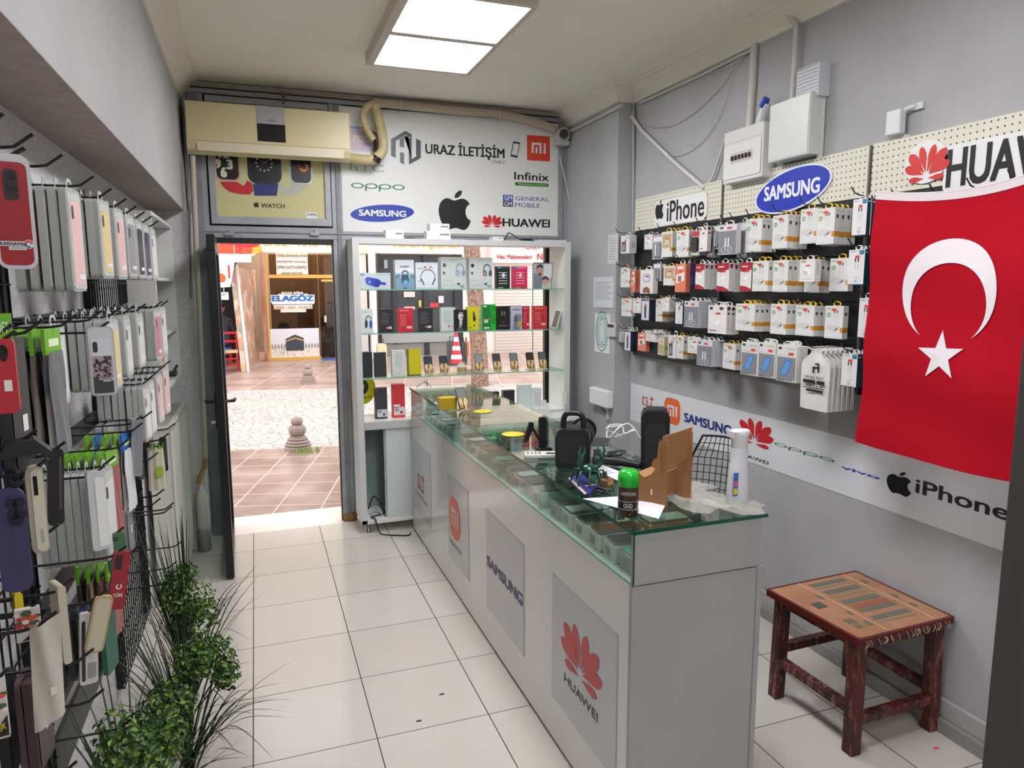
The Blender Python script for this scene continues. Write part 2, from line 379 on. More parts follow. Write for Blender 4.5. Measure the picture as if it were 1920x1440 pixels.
# outside window
m_pane = mat_glass('clear_window_glass', '#fdffff', .05)
w = thing('window_1', 'large shop window behind the display cabinet', 'window', (1.44, YF, .1), kind='structure'); del w['category']
b = MB(); b.box(.632, YF, .02, 2.262, YF+.05, .10, m_alu); b.box(2.165, YF, .1, 2.20, YF+.05, 2.055, m_blackfr); b.box(.632, YF, .1, .655, YF+.05, 2.055, m_blackfr); b.build('window_frame', w, bev=.003)
b = MB(); b.box(.655, YF+.02, .1, 2.262, YF+.026, 2.055, m_pane); b.build('pane', w)
# door leaf, swung in
d = thing('door_1', 'open glazed door leaf with black frame swung into the shop', 'door', (-.235, 5.19, 0), math.radians(91.2), kind='structure'); del d['category']
dm = TM[d.name]
def dl(b): b.M = dm.copy(); return b
b = dl(MB()); wd = -.86
for a in ((0, -.022, .01, wd, .022, .10), (0, -.022, 1.93, wd, .022, 2.02), (0, -.022, .1, -.07, .022, 1.93), (wd+.085, -.022, .1, wd, .022, 1.93)): b.box(*a, m_blackfr)
b.build('door_leaf', d, bev=.003)
b = dl(MB()); b.box(-.07, -.004, .1, wd+.085, .004, 1.93, mat_glass('door_glass', '#cfd8d4', .15)); b.build('pane', d)
b = dl(MB()); b.tube([(wd+.04, .02, 1.07), (wd+.04, .075, 1.07), (wd+.16, .08, 1.065)], .009, m('#1a1a1c', .3)); b.box(wd+.02, .022, .92, wd+.06, .03, 1.12, m('#202022', .35)); b.tube([(wd+.04, .022, .95), (wd+.04, .055, .95)], .012, m('#b9bcc0', .3, .8))
b.tube([(wd+.04, -.02, 1.07), (wd+.04, -.075, 1.07), (wd+.16, -.08, 1.065)], .009, m('#1a1a1c', .3)); b.build('door_handle', d)
b = dl(MB())
for z in (.25, 1.0, 1.8): b.tube([(0.0, .026, z), (0.0, .026, z+.09)], .009, m('#77797c', .4, .6))
b.build('hinge', d)
b = MB(); b.box(.54, YF-.03, 0, .64, YF+.05, .05, mat_mottled('chipped_wood_block', '#7a5c34', '#a8844e', 30, .9, .6, 60)); struct(b, 'trim_3', 'chipped bare wood block at the foot of the middle post')

# upper-left vent window with watch poster
t = thing('vent_window', 'hinged vent window panel with watch poster above the door', 'window', (.15, YF-.01, 2.15))
b = MB(); x0, x1, z0, z1 = -.245, .535, 2.145, 2.965
for a in ((x0, z0, x1, z0+.05), (x0, z1-.04, x1, z1), (x0, z0+.05, x0+.04, z1-.04), (x1-.04, z0+.05, x1, z1-.04)): b.box(a[0], YF-.03, a[1], a[2], YF-.012, a[3], m_alu)
b.build('window_frame', t, bev=.003)
b = MB(); fr = FY(YF-.014)
b.box(x0+.035, YF-.0135, z0+.045, x1-.035, YF-.006, z1-.035, m('#c9c48e', .5))
mlt = m('#d8d4c4', .4)
def watch(cx0, py0, cx1, py1, bezel, face): 
    u = fr.rc(cx0, py0, cx1, py1); u0, v0, u1, v1 = u; w_ = u1-u0
    b.poly(fr, rrect(u0, v0, u1, v1, w_*.28, 5), bezel, .002); b.poly(fr, rrect(u0+w_*.07, v0+w_*.07, u1-w_*.07, v1-w_*.07, w_*.24, 5), face, .003); return u
k9 = m('#0b0b0d', .3)
# straps first
b.poly(fr, [fr.at(*q) for q in ((411.8, 341), (444, 341), (450.6, 345), (457, 349), (463.5, 338), (472, 343), (475, 358), (468, 365), (450.6, 364.2), (431, 360), (420, 352))], m('#c21a26', .45), .001)
b.poly(fr, [fr.at(*q) for q in ((474, 345), (522, 345), (519, 367), (477, 367))], m('#23346e', .5), .0012)
b.poly(fr, [fr.at(*q) for q in ((520.5, 351), (527, 341), (537, 356), (543, 346), (578, 348), (562.5, 361), (545, 366.4), (528, 365.3))], m('#b9bab4', .5), .001)
u = watch(399, 262, 452, 341, m('#c9a58e', .3, .4), k9)
for s_, q in (('12', (409, 286, 430, 297)), ('9', (403, 298, 415, 316)), ('3', (424, 299, 437, 318)), ('6', (413, 313, 426, 333))): b.text(fr, s_, *fr.rc(*q), m('#e8e2d0', .5), .06, .004)
u = watch(461, 262, 529, 347, m('#23303f', .3, .3), k9)
cu, cv = fr.at(495, 306)
for i in range(12):
    a = i*math.pi/6; b.poly(fr, ell(cu+.05*math.cos(a), cv+.05*math.sin(a), .006, .006, 8), mlt, .004)
b.poly(fr, [(cu-.002, cv), (cu+.002, cv), (cu-.03, cv+.028)], mlt, .0045); b.poly(fr, [(cu, cv-.002), (cu, cv+.002), (cu+.045, cv+.03)], mlt, .0045)
u = watch(540, 262, 587, 347, m('#9a9c9c', .3, .4), k9)
cu, cv = fr.at(569, 314)
b.ring(fr, cu, cv, .036, .036, .028, .028, m('#d43a6c', .5), .004, 24, 150, 400); b.ring(fr, cu, cv, .027, .027, .020, .020, m('#b8d438', .5), .004, 24, 200, 420); b.ring(fr, cu, cv, .019, .019, .012, .012, m('#e8b030', .5), .004, 24, 180, 330)
b.text(fr, 'WATCH', *fr.rc(489, 381, 534, 391), BLK, .02); lg_apple(b, fr, *fr.rc(475, 378, 486, 389), BLK)
b.rect(fr, *fr.rc(574, 398, 594, 410), m('#e9e9e6', .5), .001); b.text(fr, 'SUPER', *fr.rc(576, 400, 593, 405), BLK, .02, .0015)
b.build('watch_poster', t)
b = MB()
for qx in (430, 590): 
    P = px(qx, 436, 1, YF-.02); b.box(P.x-.03, YF-.035, P.z-.02, P.x+.03, YF-.02, P.z, m('#9a9da0', .4, .5)); b.box(P.x-.0, YF-.035, P.z, P.x+.03, YF-.02, P.z+.02, m('#9a9da0', .4, .5))
b.build('hinge', t)
P = px(531, 185, 1, YF-.03); b = MB(); b.box(P.x-.008, YF-.05, P.z-.035, P.x+.008, YF-.03, P.z+.03, m('#55585b', .4, .6)); b.box(P.x-.02, YF-.045, P.z+.02, P.x+.02, YF-.03, P.z+.04, m('#6c6f73', .4, .6)); b.build('latch', t)

# upper-right sign panel
t = MB(); b = t; fr = FY(YF-.016); wht = m('#dfe0dc', .4)
b.box(.612, YF-.0155, 2.115, 2.262, YF-.008, 2.965, wht)
b.rect(fr, *fr.rc(655, 236, 704, 285), m('#cdb9c4', .4)); b.text(fr, 'POCO', *fr.rc(663, 253, 702, 268), m('#e6e2e2', .4), .03, .001)
b.rect(fr, *fr.rc(655, 236, 680, 242), m('#8fa6d8', .4), .001)
b.text(fr, 'hTC', *fr.rc(656, 306, 720, 323), m('#8fae98', .4), -.01)
# house shaped monogram
gA, gB = m('#3f464d', .35), m('#5b636b', .35)
def poly_px(pts, mt, n=.0008): b.poly(fr, [fr.at(630+x/4.267, 180+y/4.267) for x, y in pts], mt, n)
poly_px([(440, 345), (555, 278), (605, 306), (605, 340), (560, 312), (555, 312), (478, 362), (478, 495), (440, 480)], gA)
poly_px([(510, 345), (545, 322), (545, 415), (510, 405)], gB, .0009); poly_px([(512, 448), (545, 458), (545, 550), (512, 532)], gB, .0010)
poly_px([(545, 322), (605, 340), (605, 505), (640, 484), (640, 340), (678, 360), (678, 498), (584, 550), (580, 330), (575, 318)], gA, .0012)
poly_px([(510, 412), (545, 412), (545, 450), (510, 445)], wht, .0015)
b.text(fr, 'URAZ İLETİŞİM', *fr.rc(797, 263, 946, 302), BLK, .03); b.text(fr, 'UYAR-2', *fr.rc(922, 300, 946, 308), m('#3c3c3e', .4), .0)
u = fr.rc(957, 266, 974, 295); b.poly(fr, [fr.at(962, 265), fr.at(975, 267), fr.at(970, 296), fr.at(957, 293)], BLK); b.poly(fr, [fr.at(963, 268.5), fr.at(973, 270), fr.at(969.5, 292), fr.at(959, 290)], wht, .0012)
lg_mi(b, fr, *fr.rc(988, 253, 1031, 303), m('#d8412c', .4), wht, .02)
b.text(fr, 'Infinix', *fr.rc(964, 322, 1029, 340), BLK, .015); u = fr.rc(965, 341, 1029, 351); b.poly(fr, rrect(*u, .018), m('#4f9a34', .4)); b.text(fr, 'The future is Now!', *fr.rc(970, 343, 1025, 349), m('#d8e6c8', .4), .0, .0012)
u = fr.rc(943, 365, 962, 388); b.rect(fr, u[0], (u[1]+u[3])/2, u[2], u[3], BLU); b.rect(fr, u[0], u[1], u[2], (u[1]+u[3])/2-.002, m('#1c2a44', .4)); b.text(fr, 'GM', u[0]+.008, u[1]+.006, u[2]-.008, (u[1]+u[3])/2-.008, wht, .02, .0012); b.text(fr, 'GM', u[0]+.008, (u[1]+u[3])/2+.006, u[2]-.008, u[3]-.006, wht, .02, .0012)
b.text(fr, 'GENERAL', *fr.rc(966, 368, 1030, 378), m('#2b4a90', .4), .0); b.text(fr, 'MOBILE', *fr.rc(966, 380, 1012, 390), m('#2b4a90', .4), .0)
lg_petals(b, fr, *fr.rc(906, 402, 939, 428), RED); b.text(fr, 'HUAWEI', *fr.rc(942, 409, 1031, 427), BLK, .03)
lg_apple(b, fr, *fr.rc(821, 355, 883, 432), BLK)
lg_wide_o(b, fr, *fr.rc(657, 342, 760, 361), GRN)
lg_oval(b, fr, *fr.rc(656, 379, 777, 420), m('#1a3aa0', .4), wht, 'SAMSUNG', .14)
b.build('sign_board', None, 'big white shop name panel with phone brand logos above the window', 'sign')

# ceiling light
t = thing('ceiling_panel_light', 'lit double panel ceiling light in a pale frame', 'ceiling light', (.99, 3.72, ZC))
b = MB(); x0, x1, y0, y1 = .665, 1.285, 3.17, 4.285; mfr = m('#cfc6b8', .6); zb = 2.985
for a in ((x0, y0+.03, x0+.045, y1-.03), (x1-.03, y0+.03, x1, y1-.03), (x0, y0, x1, y0+.03), (x0, y1-.03, x1, y1), (x0+.045, 3.70, x1-.03, 3.755)): b.box(a[0], a[1], zb, a[2], a[3], ZC-.001, mfr)
b.build('light_frame', t, bev=.003)
m_lit = m('#f6f5fb', .5, 0, PANEL_STRENGTH)
for a in ((x0+.045, y0+.03, x1-.03, 3.70), (x0+.045, 3.755, x1-.03, y1-.03)):
    b = MB(); b.box(a[0]+.001, a[1]+.001, zb+.008, a[2]-.001, a[3]-.001, zb+.02, m_lit); b.build('diffuser', t)
for yy in (1.6, -.9):  # extra panels out of view, added to brighten the walls and ceiling
    t2 = copy_tree(t); t2.location.y = yy; t2['label'] = 'added unseen double panel ceiling light '+('nearest behind the visible one' if yy > 0 else 'deepest inside the shop')
    t2['group'] = 'ceiling panel lights'
t['group'] = 'ceiling panel lights'
# dark cabinet edge at the right border of the picture
b = MB(); P = px(1872, 1100, 1, .95)
b.box(P.x, .68, 0, P.x+.22, .95, 2.05, m('#3a3633', .6)); b.build('tall_cupboard', None, 'dark brown tall cupboard side at the right edge', 'cupboard', bev=.004)
# ================================================================ street outside
ZG = -.06
def G(x, y): return px(x, y, 2, ZG)
YB = G(560, 674).y; YK0 = G(560, 837).y; YK1 = G(560, 727).y
def stone_mat(name, a, b, sx, sy, mortar, mc, rough=.6, bump=.4):
    t = NT(name); br = t.n('ShaderNodeTexBrick'); mp = t.n('ShaderNodeMapping'); t.put(mp.inputs[0], t.n('ShaderNodeNewGeometry').outputs['Position'])
    t.put(br.inputs['Vector'], mp.outputs[0]); br.inputs['Color1'].default_value = lin(a); br.inputs['Color2'].default_value = lin(b); br.inputs['Mortar'].default_value = lin(mc)
    br.inputs['Scale'].default_value = 1; br.offset = 0; mp.inputs['Rotation'].default_value = (0, 0, math.radians(15)); br.inputs['Mortar Size'].default_value = mortar; br.inputs['Brick Width'].default_value = sx; br.inputs['Row Height'].default_value = sy
    f = t.ramp(t.noise(2.2, 6, t.n('ShaderNodeNewGeometry').outputs['Position']), .4, .7)
    return t.fin(t.mix(t.math('MULTIPLY', f, .4), br.outputs[0], lin('#d9c4bb')), rough)
def cobble_mat():
    t = NT('pale_cobbles'); P = t.n('ShaderNodeNewGeometry').outputs['Position']; v = t.n('ShaderNodeTexVoronoi', feature='DISTANCE_TO_EDGE'); v.inputs['Scale'].default_value = 8.0; t.put(v.inputs['Vector'], P)
    g = t.math('LESS_THAN', v.outputs[0], .026); f = t.ramp(t.noise(3, 4, P), .3, .7)
    t.bump(t.ramp(v.outputs[0], 0, .18), .6, .02)
    return t.fin(t.mix(g, t.mix(f, lin('#bcb6b3'), lin('#cfcac7')), lin('#7d7671')), .45)
m_pave = stone_mat('pink_paving_slabs', '#82695f', '#8f766b', .36, .34, .007, '#c9b8b0', .35)
def strip_ground(ya, sa, yb, sb, zt, mt):
    b = MB(); X0, X1 = -9., 8.5; P = [(X0, ya+sa*X0), (X1, ya+sa*X1), (X1, yb+sb*X1), (X0, yb+sb*X0)]
    b.add([(x, y, zt) for x, y in P]+[(x, y, ZG-.1) for x, y in P], [(0, 1, 2, 3), (7, 6, 5, 4), (0, 4, 5, 1), (1, 5, 6, 2), (2, 6, 7, 3), (3, 7, 4, 0)], mt); return b
SL = -.2
b = strip_ground(5.56, 0, YK0, SL, ZG, m_pave); struct(b, 'pavement', 'reddish stone slabs of the near pavement')
b = strip_ground(YK0-.3, SL, YK1+.3, SL, ZG-.004, cobble_mat()); struct(b, 'street', 'pale cobbled roadway outside')
b = strip_ground(YK1, SL, YB+8, 0, ZG, stone_mat('far_paving_slabs', '#9c8076', '#b0968b', .9, .5, .01, '#dccac3', .35)); struct(b, 'pavement', 'reddish stone slabs of the far pavement')
def wallbox(name, q, mt, d=.25, lab=None, n=0., z0=None):
    fr = FY(YB-n); u = fr.rc(*q); b = MB(); b.box(u[0], YB-n, u[1] if z0 is None else z0, u[2], YB-n+d, u[3], m(mt, .6) if isinstance(mt, str) else mt); return b, fr, u
m_brick = stone_mat('red_brick_pillar', '#a45a44', '#b56a50', .22, .08, .01, '#cdb7aa')
# interiors of the far shops: a long back wall, so that no sky shows through the glazing
b = MB(); b.box(-9, YB+2.6, ZG, 14, YB+2.8, 9, m('#8d7a68', .8)); b.box(-9, YB+.0, 3.4, 14, YB+2.8, 9, m('#d9c9bb', .8)); struct(b, 'wall_far_buildings', 'buildings across the street')
# travel agency front
b, fr, u = wallbox('x', (478, 440, 628, 474.5), '#efe8cf', .07, n=.15)
frf = FY(YB-.15); b.text(frf, 'UMRE - HAC - KUDÜS', *frf.rc(492, 445, 670, 464), m('#b5a46a', .5), .03, .004)
b.box(u[2]-.01, YB-.15, u[1], px(690, 476, 1, YB).x, YB-.08, u[3], m('#efe8cf', .6)); b.build('shop_fascia', None, 'cream fascia with gold letters over the gold framed shop window', 'sign')
ag = thing('shop_window', 'gold framed travel shop window with lettering across the street', 'shop window', (px(555, 674, 1, YB).x, YB, ZG))
gold = m('#d8ab55', .4); fr = FY(YB-.02); b = MB()
for q in ((503, 515, 700, 521.5), (503, 671, 602, 677), (594, 476, 602.5, 677), (499, 476, 505, 677), (602, 524, 700, 528), (690, 476, 700, 677)):
    u = fr.rc(*q); e_ = .06 if u[2]-u[0] > u[3]-u[1] else .057; b.box(u[0], YB-e_, u[1], u[2], YB+e_, u[3], gold)
b.build('window_frame', ag)
b = MB(); u = fr.rc(503, 476, 700, 677); b.box(u[0], YB-.004, u[1], u[2], YB+.004, u[3], mat_glass('agency_glass', '#b9a894', .1)); b.build('pane', ag)
b = MB(); f2 = FY(YB-.03); b.rect(f2, *f2.rc(516.5, 470, 578, 514.5), m('#e9ded6', .5), 0)
for i, s_ in enumerate(('1250$ DAN BAŞLAYAN', 'ESKİŞEHİR KALKIŞLI', 'UMRE KAYITLARIMIZ', 'DEVAM EDİYOR')):
    b.text(f2, s_, *f2.rc(519 if i < 3 else 528, 477+i*10.6, 575 if i < 3 else 567, 483+i*10.6), m('#6a5a54', .5), .02, .004)
b.build('paper_notice', ag)
b = MB(); u = f2.rc(505.5, 617, 600, 670.5); b.rect(f2, *u, m('#dfe3ee', .5), 0); wd, hh = u[2]-u[0], u[3]-u[1]
b.rect(f2, u[0], u[1], u[2], u[1]+hh*.35, m('#e8e2dc', .5), .002)
def rel(pts): return [(u[0]+x*wd, u[1]+y*hh) for x, y in pts]
for i in range(16): 
    x = .02+i*.062
    if not .3 < x < .68: b.poly(f2, rel([(x, .34), (x+.04, .34), (x+.04, .44), (x+.02, .52), (x, .44)]), m('#a39488', .5), .003)
b.poly(f2, rel([(.31, .26), (.68, .26), (.68, .68), (.5, .8), (.31, .66)]), m('#33434b', .5), .004); b.poly(f2, rel([(.31, .56), (.5, .66), (.68, .58), (.68, .62), (.5, .71), (.31, .6)]), m('#c8a25c', .5), .005)
random.seed(4)
for i in range(60):
    x = random.random()*.96+.02; y = random.random()*.22+.08; b.poly(f2, rel([(x, y), (x+.012, y), (x+.006, y+.06)]), m(random.choice(['#4a5668', '#cfc4bc', '#8a7a70']), .6), .006)
b.build('window_poster', ag)
b = MB(); f2 = FY(YB-.05)
b.text(f2, 'ROTA MİRA', *f2.rc(528, 546, 569, 551), m('#f2f2f0', .5), .04); b.text(f2, 'SEYAHAT ACENTASI', *f2.rc(522, 550.5, 577, 554), m('#f2f2f0', .5), .03)
b.rect(f2, *f2.rc(507.5, 553, 590, 567), m('#f2f4f6', .5)); b.text(f2, 'ELAGÖZ', *f2.rc(509, 552, 588.5, 564.5), m('#1f6fc0', .5), .06, .004); b.rect(f2, *f2.rc(510, 568, 589, 570), m('#f2f2f0', .5))
b.rect(f2, *f2.rc(513, 572, 586, 579), m('#efe6dc', .5)); b.text(f2, 'UMRE - HAC - KUDÜS', *f2.rc(514, 573, 585, 578.5), m('#b09068', .5), .03, .004); b.rect(f2, *f2.rc(526, 580, 574, 585), m('#efe6dc', .5))
b.build('window_lettering', ag)
b = MB(); b.tube([f2.p(*f2.at(610, 592)), f2.p(*f2.at(610, 604))], .03, m('#e3d9c2', .4)); b.build('door_handle', ag)
b = MB(); f3 = FY(YB+1.0); u = f3.rc(520, 604, 544, 640); b.poly(f3, rrect(u[0], ZG, u[2], u[3], .15), m('#2b2b2e', .7), 0); b.box(u[0], YB+1, ZG, u[2], YB+1.4, u[3]-.3, m('#2b2b2e', .7)); b.build('office_chair', None, 'dark office chair seen through the travel shop window', 'chair')
b = MB(); u = f3.rc(560, 575, 592, 640); b.box(u[0], YB+1.2, ZG, u[2], YB+1.8, u[1]+1.2, m('#7c5a48', .7)); b.build('cabinet', None, 'brown cabinet standing inside the travel shop', 'cabinet')
# lamp inside the travel shop
ld = bpy.data.lights.new('shop_lamp', 'AREA'); ld.energy = 130; ld.size = 2.2; ld.color = (1, .88, .74); lo = bpy.data.objects.new('shop_lamp', ld); COL.objects.link(lo); lo.location = (px(560, 600, 1, YB).x, YB+1.2, 3.3)
# pillar and stall
b, fr, u = wallbox('x', (486, 470, 503, 678), m_brick, .35, n=.2, z0=ZG); struct(b, 'pillar', 'red brick pillar between the two far shops')
b, fr, u = wallbox('x', (396, 438, 478.5, 469.5), '#c86a3a', .1, n=1.45)
f2 = FY(YB-1.45); random.seed(3)
for i in range(22):
    x, y = random.uniform(398, 476), random.uniform(444, 468); a = f2.at(x, y); b.poly(f2, ell(a[0], a[1], random.uniform(.08, .3), random.uniform(.06, .16), 12), m(random.choice(['#b8222a', '#e8a63c', '#e8d9a8', '#d64a2c', '#8c1c20']), .5), .004+i*.0004)
b.build('food_banner', None, 'orange and red food picture banner over the stall', 'banner')
aw = MB(); A0, A1 = px(400, 478, 1, YB-2.2), px(482, 476, 1, YB-1.0); B0, B1 = px(400, 496, 1, YB-2.2), px(462, 500, 1, YB-2.2)
x0, x1, zt = px(385, 476, 1, YB-1).x, px(484, 476, 1, YB-1).x, px(450, 474, 1, YB-1).z
aw.box(x0-1, YB-1.3, zt, x1, YB, zt+.05, m('#ece2de', .6)); aw.add([(x0-1, YB-1, zt), (x1, YB-1, zt), (x1-.15, YB-2.5, zt-.14), (x0-1, YB-2.5, zt-.14), (x1-.15, YB-2.5, zt-.26), (x0-1, YB-2.5, zt-.26)], [(0, 1, 2, 3), (3, 2, 4, 5)], m('#f0e6e2', .7))
aw.build('awning', None, 'whitish cloth awning over the stall across the street', 'awning')
bn = MB(); f2 = FY(YB-2.55); pts = [f2.at(*q) for q in ((398, 490), (440, 492), (432, 538), (398, 540))]; bn.prism(f2, pts, 0, .01, m('#f1eeea', .6)); [bn.tube([f2.p(*q_), f2.p(q_[0], q_[1]+.35)], .008, m('#d8d4d0', .6), 5) for q_ in pts[:2]]
for q in ((400, 494, 411, 513), (406, 512, 424, 530)): u = f2.rc(*q); bn.poly(f2, ell((u[0]+u[2])/2, (u[1]+u[3])/2, (u[2]-u[0])/2, (u[3]-u[1])/2, 12, .5), m('#e2602c', .5), .012)
u = f2.rc(427, 497, 432, 522); bn.rect(f2, *u, m('#c2273c', .5), .012); bn.build('hanging_banner', None, 'white hanging banner with orange fruit prints at the stall', 'banner')
b = MB(); u = f2.rc(410, 548, 429, 562); b.prism(f2, [(u[0], u[1]), (u[2], u[1]), (u[2], u[3]), (u[0], u[3])], 0, .01, m('#eceae8', .6)); b.tube([f2.p(u[0]+.1, u[3]), f2.p(u[0]+.1, u[3]+.75)], .008, m('#d8d4d0', .6), 5); b.text(f2, 'KARTI', u[0]+.03, u[1]+.08, u[2]-.03, u[3]-.02, m('#5d5a58', .5), .02, .012); b.build('stall_sign', None, 'small white sign reading KARTI hanging in the stall', 'sign')
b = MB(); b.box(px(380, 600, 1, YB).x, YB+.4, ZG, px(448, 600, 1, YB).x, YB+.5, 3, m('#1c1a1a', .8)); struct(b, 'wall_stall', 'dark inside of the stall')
# stall side wall covered with goods behind clear film
def goods_mat():
    t = NT('packets_on_stall_wall'); P = t.coord(); v = t.n('ShaderNodeTexVoronoi'); v.inputs['Scale'].default_value = 5.5; t.put(v.inputs['Vector'], P)
    cr = t.n('ShaderNodeValToRGB'); t.put(cr.inputs[0], t.n('ShaderNodeSeparateColor', i_0=v.outputs['Color']).outputs[0]); e = cr.color_ramp.elements
    e[0].color = lin('#9c3f34'); e[1].color = lin('#d9cfc0')
    for p_, c_ in ((.2, '#c77a3a'), (.35, '#6c7a62'), (.5, '#b8a188'), (.65, '#c23a36'), (.8, '#e0b872')): q = e.new(p_); q.color = lin(c_)
    return t.fin(t.mix(.35, cr.outputs[0], lin('#d8cbc2')), .3)
P0, P1 = px(487, 672, 2, ZG), px(462, 697, 2, ZG); b = MB(); zt = 2.15
b.add([(P1.x, P1.y, ZG), (P0.x, P0.y, ZG), (P0.x, P0.y, zt), (P1.x-.12, P1.y+.25, zt), (P1.x-.10, P1.y, ZG), (P0.x-.10, P0.y+.1, ZG), (P0.x-.10, P0.y+.1, zt), (P1.x-.22, P1.y+.3, zt)], [(0, 1, 2, 3), (7, 6, 5, 4), (0, 3, 7, 4), (3, 2, 6, 7), (1, 5, 6, 2)], goods_mat()); b.build('goods_rack', None, 'tall rack of colourful packets under clear film beside the brick pillar', 'rack')
b = MB(); 
for a in ((P1, 0),): b.tube([(a[0].x+.04, a[0].y-.04, ZG), (a[0].x+.04-(.12 if a[0] is P1 else 0), a[0].y-.04+(.25 if a[0] is P1 else 0), 2.2)], .03, m('#dcdad8', .5))
b.build('rack_pole', None, 'white pole at the near edge of the packet rack', 'pole')
# stools outside
def street_chair(name, colr, seatc, q, lab):
    P = px(*q, 2, ZG); t = thing(name, lab, 'chair', (P.x, P.y, ZG)); M_ = Matrix.Translation((P.x, P.y, ZG)); c = m(colr, .5)
    b = MB(); b.M = M_; b.box(-.2, -.2, .40, .2, .2, .44, m(seatc, .6)); b.build('seat', t)
    for sx in (-1, 1):
        for sy in (-1, 1): b = MB(); b.M = M_; b.box(sx*.18-.022, sy*.18-.022, 0, sx*.18+.022, sy*.18+.022, .40 if sy < 0 else .85, c); b.build('leg', t)
    for z in (.12, .26):
        for q_ in ((-.17, -.195, z, .17, -.165, z+.03), (-.195, -.17, z+.03, -.165, .17, z+.06), (.165, -.17, z+.03, .195, .17, z+.06)): b = MB(); b.M = M_; b.box(*q_, c); b.build('stretcher', t)
    for z in (.60, .78): b = MB(); b.M = M_; b.box(-.17, .165, z, .17, .195, z+.05, c); b.build('back_slat', t)
    return t
street_chair('street_chair', '#cf2030', '#e0cf9a', (430, 695), 'red wooden chair with straw seat outside the stall')
street_chair('street_chair', '#2a6fc4', '#d8c88c', (404, 700), 'blue wooden chair cut by the door edge outside the stall')
street_chair('street_chair', '#c4202c', '#3a6fb0', (420, 683), 'red chair with blue seat carrying the seated person').scale = (.9, .9, .9)
# person in a dark jacket sitting at the stall with the back to us
def person(P, lab, coat, hair, hgt, yaw=0., seated=True):
    t = thing('person', lab, 'person', P, yaw); M_ = Matrix.Translation(P) @ Matrix.Rotation(yaw, 4, 'Z')
    skin = m('#b98a70', .6)
    vs = [(0,0,.50),(0,0,.72),(0,0,.98),(0,.0,1.10),(0,-.0,1.20),(-.19,0,.99),(-.25,-.06,.74),(-.2,-.26,.62),(.19,0,.99),(.25,-.06,.74),(.2,-.26,.62),(-.1,0,.47),(-.13,-.42,.47),(-.13,-.44,.08),(.1,0,.47),(.13,-.42,.47),(.13,-.44,.08)]
    rs = [.16,.17,.16,.07,.06,.075,.06,.045,.075,.06,.045,.09,.075,.055,.09,.075,.055]
    es = [(0,1),(1,2),(2,3),(3,4),(2,5),(5,6),(6,7),(2,8),(8,9),(9,10),(0,11),(11,12),(12,13),(0,14),(14,15),(15,16)]
    me = bpy.data.meshes.new('body'); me.from_pydata(vs, es, []); o = bpy.data.objects.new('body', me); COL.objects.link(o); o.parent = t
    sk = o.modifiers.new('skin', 'SKIN'); 
    for i, r_ in enumerate(rs): me.skin_vertices[0].data[i].radius = (r_, r_*.8)
    me.skin_vertices[0].data[0].use_root = True
    o.modifiers.new('sub', 'SUBSURF').levels = 2; o.modifiers['sub'].render_levels = 2; me.materials.append(m(coat, .7))
    b = MB(); b.M = M_
    b.lathe([(.03, 1.16), (.065, 1.20), (.082, 1.26), (.084, 1.31), (.07, 1.37), (.03, 1.40)], skin, k=14)
    b.add([(-.015, -.08, 1.29), (.015, -.08, 1.29), (0, -.105, 1.262), (-.018, -.08, 1.255), (.018, -.08, 1.255)], [(0, 2, 1), (0, 3, 2), (1, 2, 4), (3, 4, 2)], skin)
    for sx in (-1, 1): b.poly(FY(-.083), [], skin) if False else b.box(sx*.03-.01, -.086, 1.30, sx*.03+.01, -.078, 1.308, m('#2a2220', .5)); b.box(sx*.083-.01, -.015, 1.26, sx*.083+.01, .02, 1.31, skin)
    b.box(-.022, -.084, 1.232, .022, -.076, 1.24, m('#8a4a44', .6))
    b.build('head', t)
    b = MB(); b.M = M_ @ Matrix.Translation((0, .012, .012)); b.lathe([(.08, 1.285), (.092, 1.31), (.088, 1.35), (.06, 1.40), (.02, 1.415)], m(hair, .8), k=14); b.build('hair', t)
    for sx in (-1, 1):
        b = MB(); b.M = M_; b.lathe([(.01, -.02), (.035, 0), (.035, .05), (.02, .08)], skin, c=(sx*.2, -.3, .6), k=8)
        for i in range(4): b.tube([(sx*.2+(i-1.5)*.016, -.32, .62), (sx*.2+(i-1.5)*.017, -.37, .615), (sx*.2+(i-1.5)*.017, -.395, .60)], .008, skin)
        b.tube([(sx*.17, -.31, .63), (sx*.145, -.345, .62)], .009, skin); b.build('hand', t)
        b = MB(); b.M = M_; b.box(sx*.13-.045, -.6, 0, sx*.13+.045, -.38, .09, m('#26221f', .6)); b.build('shoe', t)
    return t
P = px(420, 683, 2, ZG); person((P.x, P.y-.02, ZG+.03), 'person in a dark jacket sitting at the stall', '#3a3c44', '#1f1a18', 1.3, math.radians(170))
P2 = px(622, 668, 1, YB+1.2); person((P2.x, YB+1.1, ZG), 'person in dark clothes sitting behind the travel shop door glass', '#2e2a2a', '#1c1614', 1.3, math.radians(-20))
b = MB(); b.box(P2.x-.22, YB+.92, ZG, P2.x+.22, YB+1.24, ZG+.34, m('#4a4440', .6)); b.build('office_stool', None, 'dark low stool under the person inside the travel shop', 'stool')
